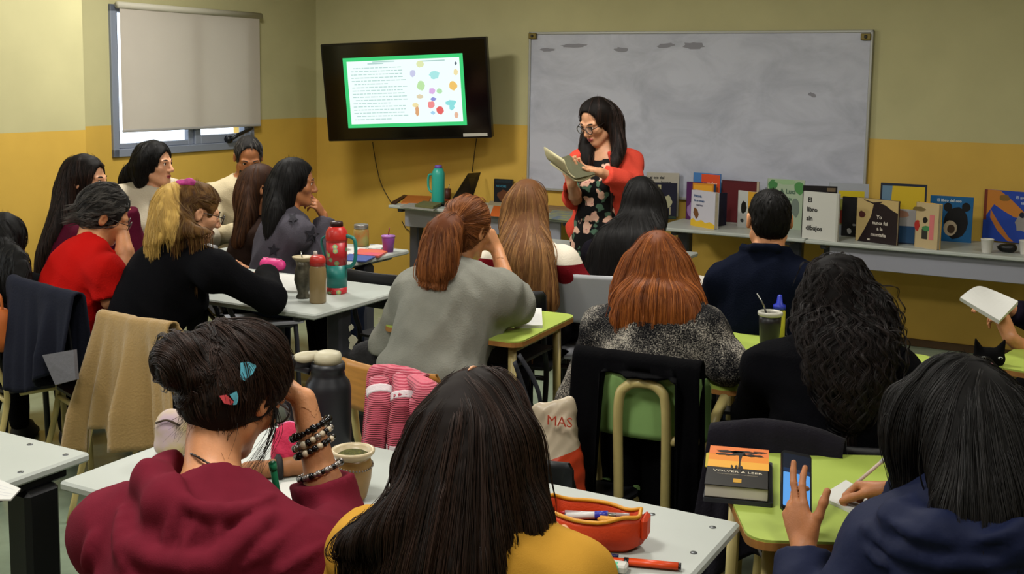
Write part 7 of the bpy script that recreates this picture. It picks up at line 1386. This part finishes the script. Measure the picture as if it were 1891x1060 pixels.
# phone leaning, hand in front
c0, c1, c2, c3 = P(1446, 940, 2.47), P(1503, 952, 2.47), P(1496, 842, 2.56), P(1439, 828, 2.56); ex = nrmz(c1 - c0); ez = nrmz(np.cross(ex, c3 - c0)); ez = ez if ez @ (CAM - c0) > 0 else -ez; ey = np.cross(ez, ex); w = np.linalg.norm(c1 - c0); hh = abs((c3 - c0) @ ey); Rf = np.stack([ex, ey, ez], 1); cc = (c0 + c1 + c2 + c3) / 4
t = empty('phone', cc, 'black smartphone with a bright blue screen held upright', 'phone'); mb = MB(); prism(mb, rrect(w, hh, 0.009, 5), -0.008, 0.0, mat('phone_black', '0a0b10', 0.3), Rf, cc); mb.build('phone_body', t)
mb = MB(); prism(mb, rrect(w * 0.90, hh * 0.90, 0.003, 2), 0, 0.0006, emat('screen_dark', '1d2b44', 0.35), Rf, cc); mb.build('screen', t); mb = MB(); prism(mb, rrect(w * 0.88, hh * 0.56, 0.002, 2, 0, -hh * 0.15), 0.0006, 0.0009, emat('screen_blue', '5da4ec', 0.95), Rf, cc); prism(mb, rrect(w * 0.88, hh * 0.06, 0.001, 1, 0, hh * 0.17), 0.0006, 0.0009, emat('screen_navy', '1a3f6e', 0.5), Rf, cc); mb.build('screen_page', t, label='bright blue page on the screen')
sheet('notebook', 'open white notebook under the writing hand on the green desk', [(1590, 957), (1650, 942), (1562, 892), (1514, 922)], TOP, white, 0.008, 'notebook'); 
D = PPL['phone']; pen('pen', 'white and orange pen in the hand of the person in navy', HT(1556, 914, TOP + 0.010), P(1657, 828, 2.62), 0.0042, mat('pen_body', 'b9a79a', 0.35), mat('pen_point', '1d2140', 0.4), mat('pen_cap', 'b5b5b8', 0.35))
# ---------------------------------------------------------------- things on the far green desk
p = HT(1420, 640, TOP); t = empty('mate_cup', p, 'black mate cup with pale rim and metal straw on the green desk', 'cup'); mb = MB(); lathe(mb, [(0, 0), (0.030, 0), (0.034, 0.01), (0.040, 0.09), (0.041, 0.118)], mat('mate_black', '15131a', 0.4), p, 22); mb.build('cup_body', t); mb = MB(); lathe(mb, [(0.041, 0.116), (0.046, 0.120), (0.046, 0.130), (0.040, 0.133), (0.036, 0.122), (0.036, 0.112), (0, 0.110)], mat('mate_rim_pale', 'a9a79a', 0.4), p, 22); mb.build('rim', t); mb = MB(); tube(mb, [p + Z3 * 0.11 - CM[0] * 0.01, p + Z3 * 0.155 - CM[0] * 0.025, p + Z3 * 0.20 - CM[0] * 0.052], [0.005, 0.003, 0.003], MATS['steel_bright'], 8); mb.build('straw', t)
p = HT(1437, 622, TOP); t = empty('glue_bottle', p, 'yellow bottle with blue nozzle cap behind the black mate cup', 'bottle'); mb = MB(); lathe(mb, [(0, 0), (0.022, 0), (0.024, 0.006), (0.024, 0.10), (0.020, 0.112), (0, 0.113)], mat('glue_yellow', 'b8b03a', 0.4), p, 18); mb.build('bottle_body', t); mb = MB(); lathe(mb, [(0.0245, 0.108), (0.0245, 0.124), (0.012, 0.132), (0.009, 0.160), (0.005, 0.164), (0, 0.164)], mat('glue_blue', '2836b0', 0.35), p, 16); mb.build('nozzle', t)
sheet('paper_sheet', 'crumpled white paper at the right of the curly hair', [(1640, 664), (1664, 668), (1668, 648), (1644, 644)], TOP, white, 0.004)
sheet('notebook', 'white notebook under the sleeve of the loose grey top', [(950, 606), (1002, 606), (1000, 574), (956, 572)], TOP, white, 0.012, 'notebook', lines=8)
c = W(-1.42, 5.02); green_desk('green student desk in front of the person in the navy polo', W(-1.52, 5.06), AZV - 4, 0.66, 0.56)
sheet('paper_sheet', 'large white sheet with red pencil line left of the navy polo', [(1270, 556), (1304, 560), (1308, 512), (1284, 508)], TOP, mat('paper_drawn', 'c4bfb4', 0.8), 0.003)
table('table', 'grey laminate table in front of the long light brown hair', -3.30, -2.10, 5.55, 6.05, modesty=False)
sheet('notebook', 'thin white notebook beside the light brown hair', [(920, 452), (946, 453), (949, 447), (924, 446)], TOP, white, 0.008, 'notebook')
# ---------------------------------------------------------------- papers and the open book held by readers
q = [P(1773, 549, 4.16), P(1846, 592, 4.05), P(1880, 556, 4.15), P(1822, 528, 4.28)]; t = empty('paper_stack', sum(q) / 4, 'thick stapled white papers held up at the right edge', 'papers'); n = nrmz(np.cross(q[1] - q[0], q[3] - q[0])); n = n if n[2] > 0 else -n
mb = MB(); g = 10; vv = []
for j in range(g):
    for i in range(g):
        a, b = i / (g - 1), j / (g - 1); pnt = (q[0] * (1 - a) + q[1] * a) * (1 - b) + (q[3] * (1 - a) + q[2] * a) * b; vv.append(pnt + n * (0.022 * math.sin(b * math.pi * 1.1) * (1 - a) ** 2))
vv = np.array(vv); ff = [(j * g + i, j * g + i + 1, (j + 1) * g + i + 1, (j + 1) * g + i) for j in range(g - 1) for i in range(g - 1)]; mb.add(vv, ff, white, False); o = mb.build('sheets', t); md = o.modifiers.new('thickness', 'SOLIDIFY'); md.thickness = 0.016; md.offset = -1
D = PPL['teacher']; BK = mat('reader_cover', '5a5a44', 0.6); s0, s1 = P(1019, 306, 5.84), P(1046, 326, 5.72)
a = [P(1017, 298, 5.84), P(1062, 330, 5.72), P(1100, 321, 5.84), P(1051, 286, 5.94)]; t = empty('open_book', a[0], 'open olive covered book held by the standing reader', 'book'); n = nrmz(np.cross(a[1] - a[0], a[3] - a[0])); n = -n if n @ (CAM - a[0]) > 0 else n
mb = MB(); slabq(mb, a, n, 0.003, BK); c2 = [a[0], a[1] , P(1046, 312, 5.62), P(1003, 274, 5.86)]; mb.build('cover', t, label='olive cover')
mb = MB(); pg = mat('reader_pages', 'c4bc94', 0.8); vv = []
for j in range(8):
    for i in range(2):
        e0 = a[0] if i == 0 else a[1]; e1 = P(1004, 272, 5.86) if i == 0 else P(1040, 296, 5.66); b = j / 7; vv.append(e0 + (e1 - e0) * b + n * (0.02 * math.sin(math.pi * b)))
mb.add(vv, [(2 * j, 2 * j + 1, 2 * j + 3, 2 * j + 2) for j in range(7)], pg, True); o = mb.build('left_pages', t); md = o.modifiers.new('thickness', 'SOLIDIFY'); md.thickness = 0.007
mb = MB(); vv = []
for j in range(8):
    b = j / 7
    for i in range(2): e0, e1 = (a[0], a[3]) if i == 0 else (a[1], a[2]); vv.append(e0 + (e1 - e0) * b * 0.97 + n * (0.006 + 0.016 * math.sin(math.pi * min(1, b * 1.1))))
mb.add(vv, [(2 * j, 2 * j + 1, 2 * j + 3, 2 * j + 2) for j in range(7)], pg, True); o = mb.build('right_pages', t); md = o.modifiers.new('thickness', 'SOLIDIFY'); md.thickness = 0.008
